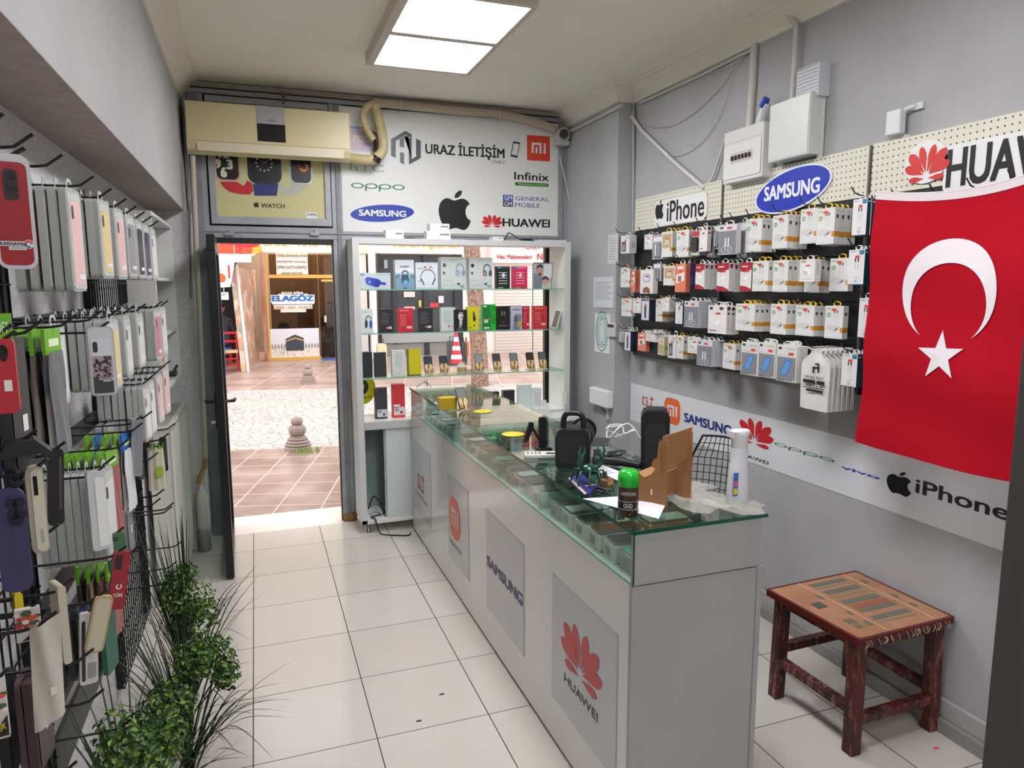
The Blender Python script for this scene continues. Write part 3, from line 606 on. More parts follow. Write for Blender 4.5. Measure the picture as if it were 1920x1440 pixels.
# bollards
def bollard(P, s, lab):
    c = m('#9a8a82', .6); d = m('#6e605a', .6); t = thing('bollard', lab, 'bollard', P, 0, 'stone bollards at the kerbs'); M_ = Matrix.Translation(P) @ Matrix.Scale(s, 4)
    b = MB(); b.M = M_; b.lathe([(.175, 0), (.175, .035), (.165, .05), (.165, .075), (.15, .09), (.15, .11), (.13, .13), (.13, .15), (.105, .165), (.105, .18), (.09, .19)], c, k=20, smooth=False)
    for z in (.055, .095, .135): b.lathe([(.168 if z < .06 else .152 if z < .1 else .132, z), (.168 if z < .06 else .152 if z < .1 else .132, z+.012)], d, k=20, caps=False)
    b.build('bollard_base', t)
    b = MB(); b.M = M_; pr = []
    vs = []; k = 24; prof = [(.07, .19), (.10, .215), (.112, .255), (.108, .295), (.08, .33), (.05, .345)]
    for r_, z in prof:
        for j in range(k): a = 2*math.pi*j/k; q = r_*(1+(.06 if j % 2 else -.04)); vs.append((q*math.cos(a), q*math.sin(a), z))
    b.add(vs, [(i*k+j, i*k+(j+1) % k, (i+1)*k+(j+1) % k, (i+1)*k+j) for i in range(len(prof)-1) for j in range(k)], c, False); b.build('ribbed_body', t)
    b = MB(); b.M = M_; b.lathe([(.05, .34), (.075, .355), (.082, .385), (.07, .42), (.03, .44)], c, k=16); b.build('knob', t)
P = G(559, 842); bollard(P, .82, 'stone bollard on the near kerb seen through the doorway')
P = G(578, 719); bollard(P, .82, 'stone bollard on the far kerb below the travel shop')
b = MB(); P = G(575, 848); random.seed(2)
for i in range(40): 
    x, y = P.x+random.uniform(-.12, .12), P.y+random.uniform(-.05, .05); b.add([(x, y, ZG), (x+.02, y, ZG), (x+random.uniform(-.02, .03), y+.02, ZG+.05)], [(0, 1, 2)], '#7d9a4a')
b.build('weeds', None, 'small patch of weeds at the foot of the near bollard', 'weeds', None, 'stuff')
# blocks seen through the window
b, fr, u = wallbox('x', (665, 440, 692, 676), '#e9e2de', .3, n=.1, z0=ZG); struct(b, 'wall_white_strip', 'white wall strip left of the dark far shop')
b, fr, u = wallbox('x', (691, 456, 709, 660), '#dfe3e6', .2, n=.55, z0=ZG); b.build('street_post', None, 'white metal post in front of the dark far shop', 'post')
b, fr, u = wallbox('x', (700, 438, 868, 477), '#e4d6cf', .08, n=.2); frf = FY(YB-.2); b.text(frf, 'Turen Apt.Han', *frf.rc(733, 448, 862, 469), m('#d3b23f', .5), .03, .02); b.build('shop_fascia', None, 'pale fascia with yellow letters over the dark far shop', 'sign')
sh = thing('dark_shopfront', 'dark glazed shopfront with red stickers behind the tree', 'shopfront', (px(785, 676, 1, YB).x, YB, ZG))
b, fr, u = wallbox('x', (709, 478, 866, 645), '#3b4046', .2, n=.02); b.build('glazing', sh)
b, fr, u = wallbox('x', (709, 645, 866, 676), '#8a8684', .24, n=.06, z0=ZG); b.build('sill_wall', sh)
b = MB(); fr = FY(YB-.05)
for q in ((709, 476, 716, 645), (735, 545, 745, 645), (792, 478, 805, 672), (850, 478, 866, 672)): u = fr.rc(*q); b.box(u[0], YB-.1, u[1], u[2], YB, u[3], m('#26282c', .5))
b.build('window_frame', sh)
b = MB(); fr = FY(YB-.12)
for q, c in (((757, 547, 778, 557), '#f0c9c4'), ((785, 563, 790, 575), '#c8b43a'), ((806, 568, 822, 576), '#c8303a'), ((822, 555, 832, 568), '#d8d0d0'), ((758, 575, 778, 580), '#e8b8b0'), ((720, 487, 727, 503), '#9a9894'), ((716, 626, 852, 640), '#9fa2a4')): b.rect(fr, *fr.rc(*q), m(c, .5))
b.build('window_sticker', sh)
b, fr, u = wallbox('x', (866, 438, 928, 676), '#e6ddd8', .4, n=.04, z0=ZG); struct(b, 'wall_white_strip', 'white wall between dark shopfront and shutters')
b, fr, u = wallbox('x', (920, 452, 1075, 494), '#f1d3cd', .305, n=.35); frf = FY(YB-.35); b.text(frf, 'Hac Malzemeleri', *frf.rc(932, 477, 997, 486), m('#a8323c', .5), .03, .01); b.text(frf, 'Nur', *frf.rc(1007, 475, 1032, 488), m('#b0303a', .5), .03, .01); b.text(frf, 'Saray', *frf.rc(985, 455, 1040, 472), m('#b0303a', .5), .0, .01); b.build('shop_fascia', None, 'pink fascia with dark red letters over the closed shutters', 'sign')
def shutter_mat():
    t = NT('white_shutter_slats'); c = t.xyz(t.n('ShaderNodeNewGeometry').outputs['Position']); w_ = t.math('FRACT', t.math('DIVIDE', c[2], .085)); t.bump(w_, .9, .03)
    return t.fin(t.mix(t.math('LESS_THAN', w_, .12), lin('#e3d8d2'), lin('#a89d97')), .5)
for q, lb in (((928, 494, 998, 668), 'left white roller shutter, closed, beyond the tree'), ((1000, 494, 1075, 668), 'right white roller shutter, closed, beyond the tree')):
    b, fr, u = wallbox('x', q, shutter_mat() if q[0] == 928 else None or _sm, .1, n=.1, z0=ZG) if False else wallbox('x', q, m('#e3d8d2') if False else (globals().setdefault('_sm', shutter_mat())), .1, n=.1, z0=ZG)
    b.build('roller_shutter', None, lb, 'shutter', 'closed roller shutters')
# tree
b = MB(); P = G(900, 722); zt = 4.2
def bark():
    t = NT('brown_bark'); t.bump(t.noise(30, 6), .8, .03); return t.fin(t.mix(t.ramp(t.noise(26, 5), .35, .65), lin('#6e5145'), lin('#b08f7e')), .9)
prof = []
b.tube([(P.x-.0, P.y, ZG), (P.x-.01, P.y, ZG+.5), (P.x-.06, P.y+.02, 1.5), (P.x-.14, P.y, 2.6), (P.x-.2, P.y, 4.2), (P.x-.2, P.y+.3, 5.4)], .165, bark(), 14, r1=.13)
for a in ((.8, .4, 6), (-.9, .2, 6.2), (.1, -.8, 6.3)): b.tube([(P.x-.2, P.y+.1, 4.0), (P.x-.2+a[0]*.5, P.y+a[1]*.5, 5), (P.x+a[0], P.y+a[1], a[2])], .08, bark(), 8, r1=.03)
b.build('street_tree', None, 'rough brown tree trunk standing on the far pavement', 'tree', origin=(P.x, P.y, ZG))
# traffic cone and bags
P = G(856, 684); t = thing('traffic_cone', 'red and white striped traffic cone beside the tree', 'traffic cone', P); b = MB(); b.M = Matrix.Translation(P)
n_ = 7
for i in range(n_): z0, z1 = .04+i*.1, .04+(i+1)*.1; b.lathe([(.15-.017*i, z0), (.15-.017*(i+1), z1)], m('#d0303a' if i % 2 == 0 else '#f2eeee', .5), k=16, caps=i == n_-1)
b.build('cone_body', t); b = MB(); b.M = Matrix.Translation(P); b.box(-.19, -.19, 0, .19, .19, .045, m('#4a4648', .6)); b.build('cone_base', t)
for q, c, lb in (((841, 640, 857, 682), '#55585e', 'grey suitcase standing behind the traffic cone'), ((866, 642, 876, 682), '#3c3f44', 'dark suitcase beside the tree trunk'), ((872, 640, 880, 668), '#c87048', 'orange suitcase half behind the tree trunk'), ((708, 645, 726, 685), '#d8cfa6', 'cream upright board by the white post')):
    P = G((q[0]+q[2])/2, q[3]); fr = FY(P.y); u = fr.rc(*q); b = MB(); b.prism(fr, rrect(u[0], ZG, u[2], u[3], .05), 0, -.2, m(c, .5)); b.tube([(u[0]+.06, P.y+.1, u[3]), (u[0]+.06, P.y+.1, u[3]+.1), (u[2]-.06, P.y+.1, u[3]+.1), (u[2]-.06, P.y+.1, u[3])], .012, m('#333336', .5)); b.build('suitcase' if 'suit' in lb else 'board', None, lb, 'suitcase' if 'suit' in lb else 'board')
b = MB(); q = px(630, 672, 2, ZG); b.box(px(606, 676, 2, ZG).x, YB-.6, ZG, px(690, 676, 2, ZG).x, YB-.1, ZG+.02, m('#3f6aa8', .8)); b.build('doormat', None, 'blue doormat in front of the travel shop door', 'doormat')
# ================================================================ right wall: pegboards, signs, hanging goods
m_peg = mat_holes('black_pegboard', '#1b1c20', '#050506', 1, 2, .025, .0035, .45)
m_cream = mat_holes('cream_pegboard', '#dcd9c6', '#3a3830', 1, 2, .025, .0034, .5)
XP = XR-.022
for y0, y1, lb in ((3.33, 4.29, 'black perforated wall panel with cream header nearest the pillar'), (2.34, 3.327, 'black perforated wall panel with cream header in the middle of the wall'), (1.2, 2.337, 'black perforated wall panel with cream header behind the red flag')):
    t = thing('pegboard_panel', lb, 'pegboard', (XR, (y0+y1)/2, 1.25), 0, 'perforated panels on the right wall')
    b = MB(); b.box(XP, y0, 1.255, XR-.001, y1, 2.09, m_peg)
    for z in (1.49, 1.73, 1.97): b.box(XP-.006, y0, z, XP, y1, z+.012, m('#26272b', .4))
    b.build('back_panel', t, origin=(XR, y0, 0))
    b = MB(); b.box(XP-.004, y0+.002, 2.092, XR-.001, y1-.002, 2.30, m_cream); b.build('header_panel', t, bev=.002)
    b = MB(); b.box(XP-.012, y0-.002, 1.255, XP+.004, y0+.006, 2.3, m('#77736a', .5, .3)); b.build('slotted_upright', t)
def dims(x0, y0, x1, y1, xf): u = FX(xf).rc(x0, y0, x1, y1); return u
# foam board signs
def sign(name, lab, fn): b = MB(); fn(b); return b.build(name, None, lab, 'sign', 'cut-out signs over the pegboards')
XS = XP-.006
fr = FX(XS-.006)
def s1(b):
    u = fr.rc(1249, 385, 1322, 402); w_ = fr.rc(1228, 376, 1322, 412)
    b.prism(FX(XS), rrect(w_[0]+.0, w_[1]+.0, w_[2]+.012, w_[3]-.01, .04), 0, .006, m('#e6e6e2', .5))
    lg_apple(b, fr, *fr.rc(1229, 377, 1244, 410), BLK); b.text(fr, 'iPhone', *fr.rc(1251, 378, 1320, 405), BLK, .015)
sign('phone_sign', 'white cut-out sign with black apple mark and lettering over the first panel', s1)
def s2(b):
    u = fr.rc(1420, 330, 1554, 385); cu, cv = (u[0]+u[2])/2, (u[1]+u[3])/2; ru, rv = (u[2]-u[0])/2, (u[3]-u[1])/2
    b.prism(FX(XS), ell(cu, cv, ru*1.04, rv*1.02, 40, .13), 0, .0058, m('#e4e6ee', .5)); b.poly(fr, ell(cu, cv, ru, rv*.93, 40, .13), m('#1b36b0', .4), .0005)
    b.text(fr, 'SAMSUNG', cu-ru*.76, cv-rv*.36, cu+ru*.76, cv+rv*.36, m('#eef0f6', .4), .035, .0012)
sign('oval_sign', 'blue oval cut-out sign with white lettering over the middle panel', s2)
def s3(b):
    w_ = fr.rc(1702, 277, 1770, 342); b.prism(FX(XS), ell((w_[0]+w_[2])/2, (w_[1]+w_[3])/2+.01, (w_[2]-w_[0])*.54, (w_[3]-w_[1])*.52, 28), 0, .006, m('#e6e6e4', .5))
    q = fr.rc(1778, 281, 2035, 316); b.prism(FX(XS), rrect(q[0]-.012, q[1]-.014, q[2]+.012, q[3]+.014, .02), 0, .006, m('#e6e6e4', .5))
    lg_petals(b, fr, *fr.rc(1706, 279, 1772, 338), m('#d0302a', .45)); b.text(fr, 'HUAWEI', q[0], q[1], q[2], q[3], BLK, .03)
sign('petal_sign', 'white cut-out sign with red petals and black lettering above the flag', s3)

# ---- product packages, local: hole at origin, width along x, front at y=0 facing -y, hanging down
WHT, ORANGE = m('#dddcd8', .45), m('#d2902a', .45)
STK = m('#e84a34', .5)
def pack_parts(kind, w, h, d, sticker=True):
    b = MB(); f = LF; sd = Fr((w/2, 0, 0), (0, 1, 0), (0, 0, 1), (1, 0, 0)); tz = -.012; z0, z1 = tz-h, tz
    def R(x0, y0, x1, y1, c, n=.0005): b.rect(f, -w/2+x0*w, z0+y0*h, -w/2+x1*w, z0+y1*h, c if not isinstance(c, str) else m(c, .45), n)
    def S(x0, y0, x1, y1, c, n=.0005): b.rect(sd, x0*d, z0+y0*h, x1*d, z0+y1*h, c if not isinstance(c, str) else m(c, .45), n)
    def P(pts, c, n=.0007): b.poly(f, [(-w/2+x*w, z0+y*h) for x, y in pts], m(c, .45), n)
    def ring(cx, cy, r, c, th=.25): b.ring(f, -w/2+cx*w, z0+cy*h, r*w, r*w, r*w*(1-th), r*w*(1-th), m(c, .45), .0007, 16)
    tab = '#e6e4de'; body = WHT
    if kind == 'A':
        b.box(-w/2, 0, z0, w/2, d, z1, WHT); tab = '#e3bf2a'
        ring(.2, .72, .12, '#4a9a3c'); R(.06, .9, .3, .93, '#8bb04a'); R(.16, .66, .24, .78, '#8cc07e'); 
        for x in (.5, .66): R(x, .5, x+.025, .80, '#c3c2c0'); R(x-.02, .78, x+.06, .86, '#6a6a6e')
        P([(.08, .28), (.5, .20), (.8, .30), (.8, .38), (.42, .44), (.08, .38)], '#cfcecb'); P([(.5, .2), (.8, .3), (.8, .38), (.5, .29)], '#b8b7b4', .0009); P([(.62, .255), (.72, .285), (.72, .33), (.62, .3)], '#44444a', .0011)
        S(0, .20, 1, .345, ORANGE); R(.86, .20, 1, .345, ORANGE); S(.3, .72, .7, .80, '#3b3d44'); P_ = [(.3, .72), (.7, .72), (.5, .68)]; b.poly(sd, [(x*d, z0+y*h) for x, y in P_], m('#3b3d44', .45), .0006); S(.25, .9, .8, .915, '#9a9a98'); R(.1, .04, .9, .047, '#b9b8b4')
    elif kind == 'B':
        b.box(-w/2, 0, z0, w/2, d, z1, m('#1f3a4c', .45)); b.rect(f, -w/2, z0, w/2, z1, WHT, .0004); R(.66, .86, .96, .98, '#2a7a9c', .0008)
        for x in (.42, .6): R(x, .42, x+.03, .72, '#a9a9ad', .0008); R(x-.02, .66, x+.06, .76, '#26282c', .001)
        R(.36, .2, .7, .215, '#8a8a8a', .0008); R(.4, .06, .62, .15, '#b9b9b7', .0008); R(.05, .93, .45, .955, '#9fb0b8', .0008); S(.2, .9, .8, .93, '#cfd6da')
        R(0, 0, 1, .02, '#3f5a66', .0008)
    elif kind == 'R':
        b.box(-w/2, 0, z0, w/2, d, z1, WHT); P([(0, 1), (1, 1), (1, .78), (.4, .66), (0, .7)], '#a41e2c'); P([(0, 0), (1, 0), (1, .06), (.5, .17), (0, .2)], '#a41e2c'); R(.1, .84, .6, .88, '#e8d0d0', .0009)
        P([(.3, .45), (.62, .58), (.72, .5), (.4, .36)], '#f0efec', .0009); P([(.3, .45), (.4, .36), (.4, .3), (.28, .38)], '#c9c8c4', .0011)
        S(.2, .84, .8, .95, '#8c2430'); P_ = [(.2, .84), (.8, .84), (.5, .78)]; b.poly(sd, [(x*d, z0+y*h) for x, y in P_], m('#8c2430', .45), .0006); S(.3, .1, .7, .7, '#cfcdc9')
    elif kind == 'G':
        b.box(-w/2, 0, z0, w/2, d, z1, WHT); R(0.04, .02, .96, .68, '#85878b'); R(.08, .88, .24, .95, '#3a3c40'); R(.5, .9, .9, .92, '#a8b0b2')
        P([(.18, .2), (.52, .14), (.8, .58), (.46, .62)], '#3f76b8', .0008); P([(.22, .22), (.5, .17), (.74, .56), (.48, .58)], '#5f9ad4', .001); ring(.48, .38, .15, '#bcd8f0', .18); R(.05, .02, .4, .06, '#6a6c70', .001); R(.8, .03, .95, .06, '#c7c9cb', .001); R(.05, .72, .6, .735, '#b4b6b6', .0009)
    elif kind == 'C':
        b.box(-w/2, 0, z0, w/2, d, z1, m('#c4c5c8', .45)); R(0.02, .02, .98, .78, '#7e8186'); R(.02, .8, .98, .98, '#d8d8d6'); R(.08, .86, .26, .94, '#55585c', .0009)
        for x in (.36, .52): R(x, .28, x+.07, .56, '#e8e8e6', .0008); R(x+.015, .08, x+.05, .28, '#dcdcda', .0009)
        ring(.46, .16, .3, '#c8c8c6', .12)
    elif kind == 'D':
        b.box(-w/2, 0, z0, w/2, d, z1, m('#e4e0dc', .45)); R(.08, .84, .24, .95, '#3c3436'); b.poly(f, ell(-w/2+.72*w, z0+.9*h, .12*w, .12*w, 12), m('#54343c', .45), .0007); P([(.35, .32), (.58, .48), (.66, .43), (.44, .26)], '#f4f4f2', .0009); P([(.35, .32), (.44, .26), (.44, .22), (.33, .27)], '#bdbbb6', .001); R(.15, .7, .6, .715, '#b8949a'); R(.06, .08, .5, .13, '#a0747c')
        b.poly(sd, ell(.5*d, z0+.9*h, .42*d, .42*d, 12), m('#3a2830', .45), .0006); b.poly(sd, ell(.5*d, z0+.72*h, .3*d, .3*d, 10), m('#4a4448', .45), .0006); S(.25, .1, .75, .6, '#cfcac4')
    elif kind == 'W':
        b.box(-w/2, 0, z0, w/2, d, z1, WHT); P([(.25, .35), (.55, .25), (.8, .4), (.8, .55), (.5, .66), (.25, .55)], '#eceae6'); P([(.25, .35), (.55, .25), (.55, .44), (.25, .55)], '#c9c8c4', .001); R(.1, .86, .4, .93, '#8fae5c'); R(.12, .1, .7, .12, '#b4b2ae'); S(.3, .3, .7, .8, '#c6c5c2')
    elif kind == 'N':
        b.box(-w/2, 0, z0, w/2, d, z1, m('#23283c', .4)); R(.08, .04, .92, .96, '#d4d6dc'); R(.4, .14, .62, .84, '#33364a', .0009); R(.42, .76, .6, .84, '#aab0c4', .001); S(.2, .2, .8, .9, '#2f3550')
    elif kind == 'K':
        b.box(-w/2, 0, z0, w/2, d*.35, z1, m('#9a9896', .3)); b.poly(f, rrect(-w*.34, z0+.2*h, w*.34, z0+.72*h, w*.2), m('#1d1c1e', .4), .001); P([(.08, .8), (.92, .8), (.92, .97), (.08, .97)], '#c23a3c'); ring(.5, .42, .22, '#a8323a', .3); R(.1, .04, .9, .14, '#d2d0cc'); b.prism(f, rrect(-w*.36, z0+.18*h, w*.36, z0+.74*h, w*.2), .001, .012, m('#2a282a', .3))
    elif kind == 'L':      # clear blister, pale
        b.box(-w/2, 0, z0, w/2, d*.3, z1, m('#b9bcbf', .25)); R(.1, .78, .9, .96, '#dfe0de'); b.prism(f, rrect(-w*.36, z0+.1*h, w*.36, z0+.72*h, w*.14), .001, .012, m('#8e9296', .25)); R(.42, .15, .5, .66, '#e8e8e8', .0125); R(.56, .15, .62, .66, '#3c4a70', .0125)
    elif kind == 'E':
        b.box(-w/2, 0, z0, w/2, d, z1, WHT); R(.08, .36, .92, .9, '#b9a87c'); P([(.3, .5), (.5, .8), (.7, .5), (.6, .48), (.5, .66), (.4, .48)], '#e9e6da', .0009); S(0, .22, 1, .36, ORANGE); R(.8, .22, 1, .36, ORANGE, .0009); tab = '#e3bf2a'
    elif kind == 'O':
        b.box(-w/2, 0, z0, w/2, d, z1, m('#dc7f62', .45)); P([(.1, .3), (.9, .42), (.9, .72), (.1, .62)], '#eadfd8'); R(.2, .82, .8, .92, '#f2e2da', .0009); R(.3, .38, .6, .58, '#8a6a62', .0011); S(.2, .1, .8, .9, '#c8664a')
    elif kind == 'V':
        b.box(-w/2, 0, z0, w/2, d, z1, m('#4a3f78', .45)); R(.15, .1, .85, .6, '#c9b8d8'); R(.1, .7, .9, .9, '#2f2a58'); S(.1, .1, .9, .5, '#6a5a98')
    elif kind == 'J':
        b.box(-w/2, 0, z0, w/2, d, z1, WHT); b.poly(f, rrect(-w*.3, z0+.46*h, w*.3, z0+.84*h, w*.2), m('#b4b6d0', .4), .0007); b.poly(f, rrect(-w*.18, z0+.54*h, w*.18, z0+.78*h, w*.14), m('#d4d6e6', .4), .0012); P([(.2, .04), (.8, .04), (.75, .22), (.5, .3), (.25, .22)], '#8a5a44')
    elif kind == 'T':
        b.box(-w/2, 0, z0, w/2, d, z1, m('#c9c2a4', .45)); R(.1, .1, .9, .5, '#b8a878'); R(.15, .6, .85, .9, '#dcd8c8'); S(0, .3, 1, .5, '#8fae3c')
    elif kind == 'X':      # white box with a dark picture
        b.box(-w/2, 0, z0, w/2, d, z1, WHT); R(.12, .1, .6, .66, '#47484c'); P([(.2, .15), (.5, .2), (.44, .55), (.26, .5)], '#9a9ca0', .0009); R(.6, .8, .9, .92, '#b8b6b2'); S(.3, .3, .7, .6, '#b4b6ba')
    body = b
    tb = MB(); tw = min(w*.5, .04); tf = Fr((0, d*.5, 0), (1, 0, 0), (0, 0, 1), (0, -1, 0))
    tb.ring(tf, 0, -.002, tw/2, .014, tw/2-.006, .008, m(tab, .45), .0, 14); tb.box(-tw/2, d*.5-.0008, tz-.004, tw/2, d*.5+.0008, tz+.002, m(tab, .45))
    st = None
    if sticker:
        rx, ry = {'A': (.5, .88), 'B': (.55, .8), 'R': (.6, .7), 'G': (.72, .78), 'C': (.6, .88)}.get(kind, (.55, .72))
        st = MB(); st.rect(f, -w/2+(rx-.13)*w, z0+(ry-.035)*h, -w/2+(rx+.13)*w, z0+(ry+.035)*h, STK, .0016); st.rect(f, -w/2+(rx-.09)*w, z0+(ry-.006)*h, -w/2+(rx+.09)*w, z0+(ry+.006)*h, m('#a83a2c', .5), .002)
    return body, tb, st
NOM = dict(A=(.088, .165, .028), B=(.075, .18, .022), R=(.062, .15, .028), G=(.078, .185, .012), C=(.085, .17, .028), D=(.08, .17, .026), W=(.075, .13, .035), N=(.04, .12, .025), K=(.06, .15, .03), L=(.07, .18, .03), E=(.07, .15, .028), O=(.05, .14, .03), V=(.035, .13, .03), J=(.075, .15, .035), T=(.05, .13, .03), X=(.06, .11, .055))
PNAME = dict(A='charger_box', B='cable_box', R='red_charger_box', G='phone_accessory_card', C='cable_card_box', D='adapter_box', W='small_white_box', N='pen_box', K='accessory_blister', L='clear_blister', E='earphone_box', O='orange_box', V='purple_box', J='earbud_case_box', T='tan_box', X='white_box')
PLAB = dict(A='white charger box with orange band', B='white cable box with navy sides', R='red and white charger box', G='grey card pack with a blue phone picture', C='grey fronted cable box', D='white adapter box with dark round spots', W='small white charger box', N='navy box with a white front', K='dark accessory in a clear blister', L='pale cable in a clear blister', E='earphone box with tan picture and orange band', O='orange and white box', V='purple box', J='white earbud case box', T='tan and green box', X='white box with a dark picture')
PROTO = {}
def proto(kind, sticker):
    k = (kind, sticker)
    if k not in PROTO:
        w, h, d = NOM[kind]; bb, tb, st = pack_parts(kind, w, h, d, sticker)
        o = bb.build(PNAME[kind], None, PLAB[kind], 'packaged accessory', local=True); tb.build('hang_tab', o)
        if st: st.build('price_sticker', o)
        PROTO[k] = o
    return PROTO[k]
def hook_proto():
    b = MB(); b.tube([(0, .0, -.012), (0, .0, 0), (0, -.20, 0), (0, -.225, .008), (0, -.245, .03)], .0028, m('#4a4b4f', .35, .8), 6); b.box(-.012, -.002, -.018, .012, .004, .012, m('#3c3d41', .4, .6))
    return b.build('display_hook', None, 'hook', 'hook', 'hooks on the right wall panels', local=True)
HOOK = hook_proto()
# row: list of (kind, x0, y0, x1, y1 in the crop of the wall, how many, front plane, turn in degrees, place words)
RW = {}
def wx(v): return 1150+v/3.273
def wy(v): return 340+v/3.273
ROWS = [
 ('top', [('X', 50, 325, 95, 440, 1, 2.33, 6), ('W', 190, 320, 240, 415, 2, 2.33, -4), ('L', 245, 332, 300, 475, 2, 2.33, 4), ('E', 300, 300, 358, 462, 3, 2.33, 3), ('A', 392, 292, 458, 462, 2, 2.32, 5),
   ('K', 480, 295, 528, 455, 2, 2.31, 0), ('D', 532, 268, 572, 428, 1, 2.29, 4), ('K', 575, 290, 614, 462, 2, 2.33, -6), ('L', 618, 265, 655, 415, 3, 2.34, 0), ('C', 655, 258, 748, 445, 1, 2.26, 9), ('L', 765, 240, 815, 465, 2, 2.34, -3),
   ('A', 815, 222, 905, 430, 3, 2.31, 0), ('A', 982, 198, 1065, 408, 4, 2.30, 0), ('A', 1155, 158, 1240, 378, 1, 2.31, 3), ('A', 1255, 155, 1350, 382, 4, 2.28, 0), ('B', 1478, 98, 1545, 330, 3, 2.25, 7)]),
 ('second', [('A', 50, 522, 96, 650, 1, 2.33, 10), ('O', 112, 535, 132, 680, 2, 2.33, 0), ('J', 168, 532, 240, 690, 1, 2.30, 2), ('L', 246, 500, 290, 612, 3, 2.33, 0), ('E', 312, 512, 374, 638, 2, 2.32, 5), ('O', 382, 495, 440, 680, 1, 2.30, 0), ('V', 440, 490, 462, 650, 2, 2.33, 0),
   ('R', 507, 495, 556, 662, 5, 2.28, 0), ('R', 640, 488, 705, 675, 4, 2.28, 2), ('R', 783, 485, 850, 675, 1, 2.29, 0), ('A', 852, 478, 945, 675, 2, 2.29, 0), ('A', 985, 472, 1065, 678, 4, 2.29, 0), ('W', 1150, 468, 1230, 615, 1, 2.25, 6), ('A', 1180, 470, 1262, 680, 2, 2.33, 0), ('A', 1336, 460, 1436, 675, 1, 2.32, 3), ('B', 1452, 408, 1530, 635, 3, 2.24, 7)]),
 ('third', [('A', 55, 712, 108, 830, 1, 2.33, 8), ('W', 122, 710, 170, 810, 2, 2.33, 4), ('N', 175, 715, 218, 858, 3, 2.32, 10), ('A', 262, 712, 300, 862, 4, 2.34, 0), ('W', 305, 706, 340, 800, 2, 2.30, 0), ('B', 385, 735, 422, 878, 2, 2.32, 5), ('C', 438, 722, 520, 900, 4, 2.30, 0), ('L', 572, 715, 600, 840, 2, 2.38, 0),
   ('D', 588, 748, 688, 940, 3, 2.28, 4), ('A', 755, 738, 862, 922, 5, 2.27, 0), ('A', 970, 738, 1055, 942, 4, 2.29, 0), ('A', 1126, 748, 1225, 952, 3, 2.30, 0), ('A', 1305, 748, 1402, 970, 1, 2.32, 0), ('B', 1516, 700, 1575, 965, 2, 2.26, 6)]),
 ('bottom', [('N', 70, 905, 105, 1045, 3, 2.33, 6), ('O', 152, 918, 196, 1045, 1, 2.32, 4), ('W', 196, 908, 262, 988, 3, 2.31, -8), ('T', 275, 940, 312, 1070, 2, 2.33, 0), ('X', 340, 930, 378, 1088, 1, 2.32, 8), ('A', 386, 935, 428, 1092, 4, 2.33, 0), ('W', 460, 945, 530, 1062, 2, 2.32, 6), ('C', 520, 962, 600, 1140, 4, 2.28, 8), ('A', 676, 982, 745, 1158, 4, 2.30, 0),
   ('G', 790, 970, 880, 1198, 3, 2.27, 3), ('G', 896, 972, 985, 1212, 4, 2.26, 4), ('G', 1010, 988, 1115, 1240, 5, 2.25, 5), ('B', 1408, 1040, 1488, 1268, 5, 2.24, 0)]),
]
random.seed(21)
for rname, lst in ROWS:
    for i, (k, x0, y0, x1, y1, n, xf, turn) in enumerate(lst):
        u = FX(xf).rc(wx(x0), wy(y0), wx(x1), wy(y1)); w, h, d = NOM[k]; sx = (u[2]-u[0])/w; sz = (u[3]-u[1])/(h+.012)
        yc, zt = -(u[0]+u[2])/2, u[3]
        where = f' {ORD[i]} hook, {rname} row'
        step = max(d*1.03*min(1, sx*1.1), .004) if k in 'GL' else d*1.06
        n = max(1, min(n, int((XP-.012-xf)/step)))
        for j in range(n):
            lab = PLAB[k]+(', front of' if n > 1 and j == 0 else f', {ORD[j]} on' if n > 1 else ' on')+where
            tr = turn if j == 0 else random.uniform(-1.2, 1.2)
            place(proto(k, j == 0), (xf+j*step, yc+(random.uniform(-.004, .004) if j else 0), zt-(random.uniform(0, .004) if j else 0)), math.radians(-90+tr*.5), lab, 'packaged goods on the right wall', scale=(sx, 1, sz))
        hz = zt+.004
        place(HOOK, (XP-.001, yc, hz), math.radians(-90), f'grey metal hook, {ORD[i]} in the {rname} row from the pillar, holding '+('packs' if n > 1 else 'one pack'), 'hooks on the right wall panels', scale=(1, max(.75, (XP-xf+.05)/.245), 1))
# bare hooks left over the flag
for i, (a, c) in enumerate(((1690, 362), (1762, 352), (1832, 341), (1910, 326))):
    P = px(a, c, 0, XP-.2); place(HOOK, (XP-.004, P.y, P.z-.02), math.radians(-90), f'empty metal hook above the flag, {ORD[i]} from the window side', 'hooks on the right wall panels')
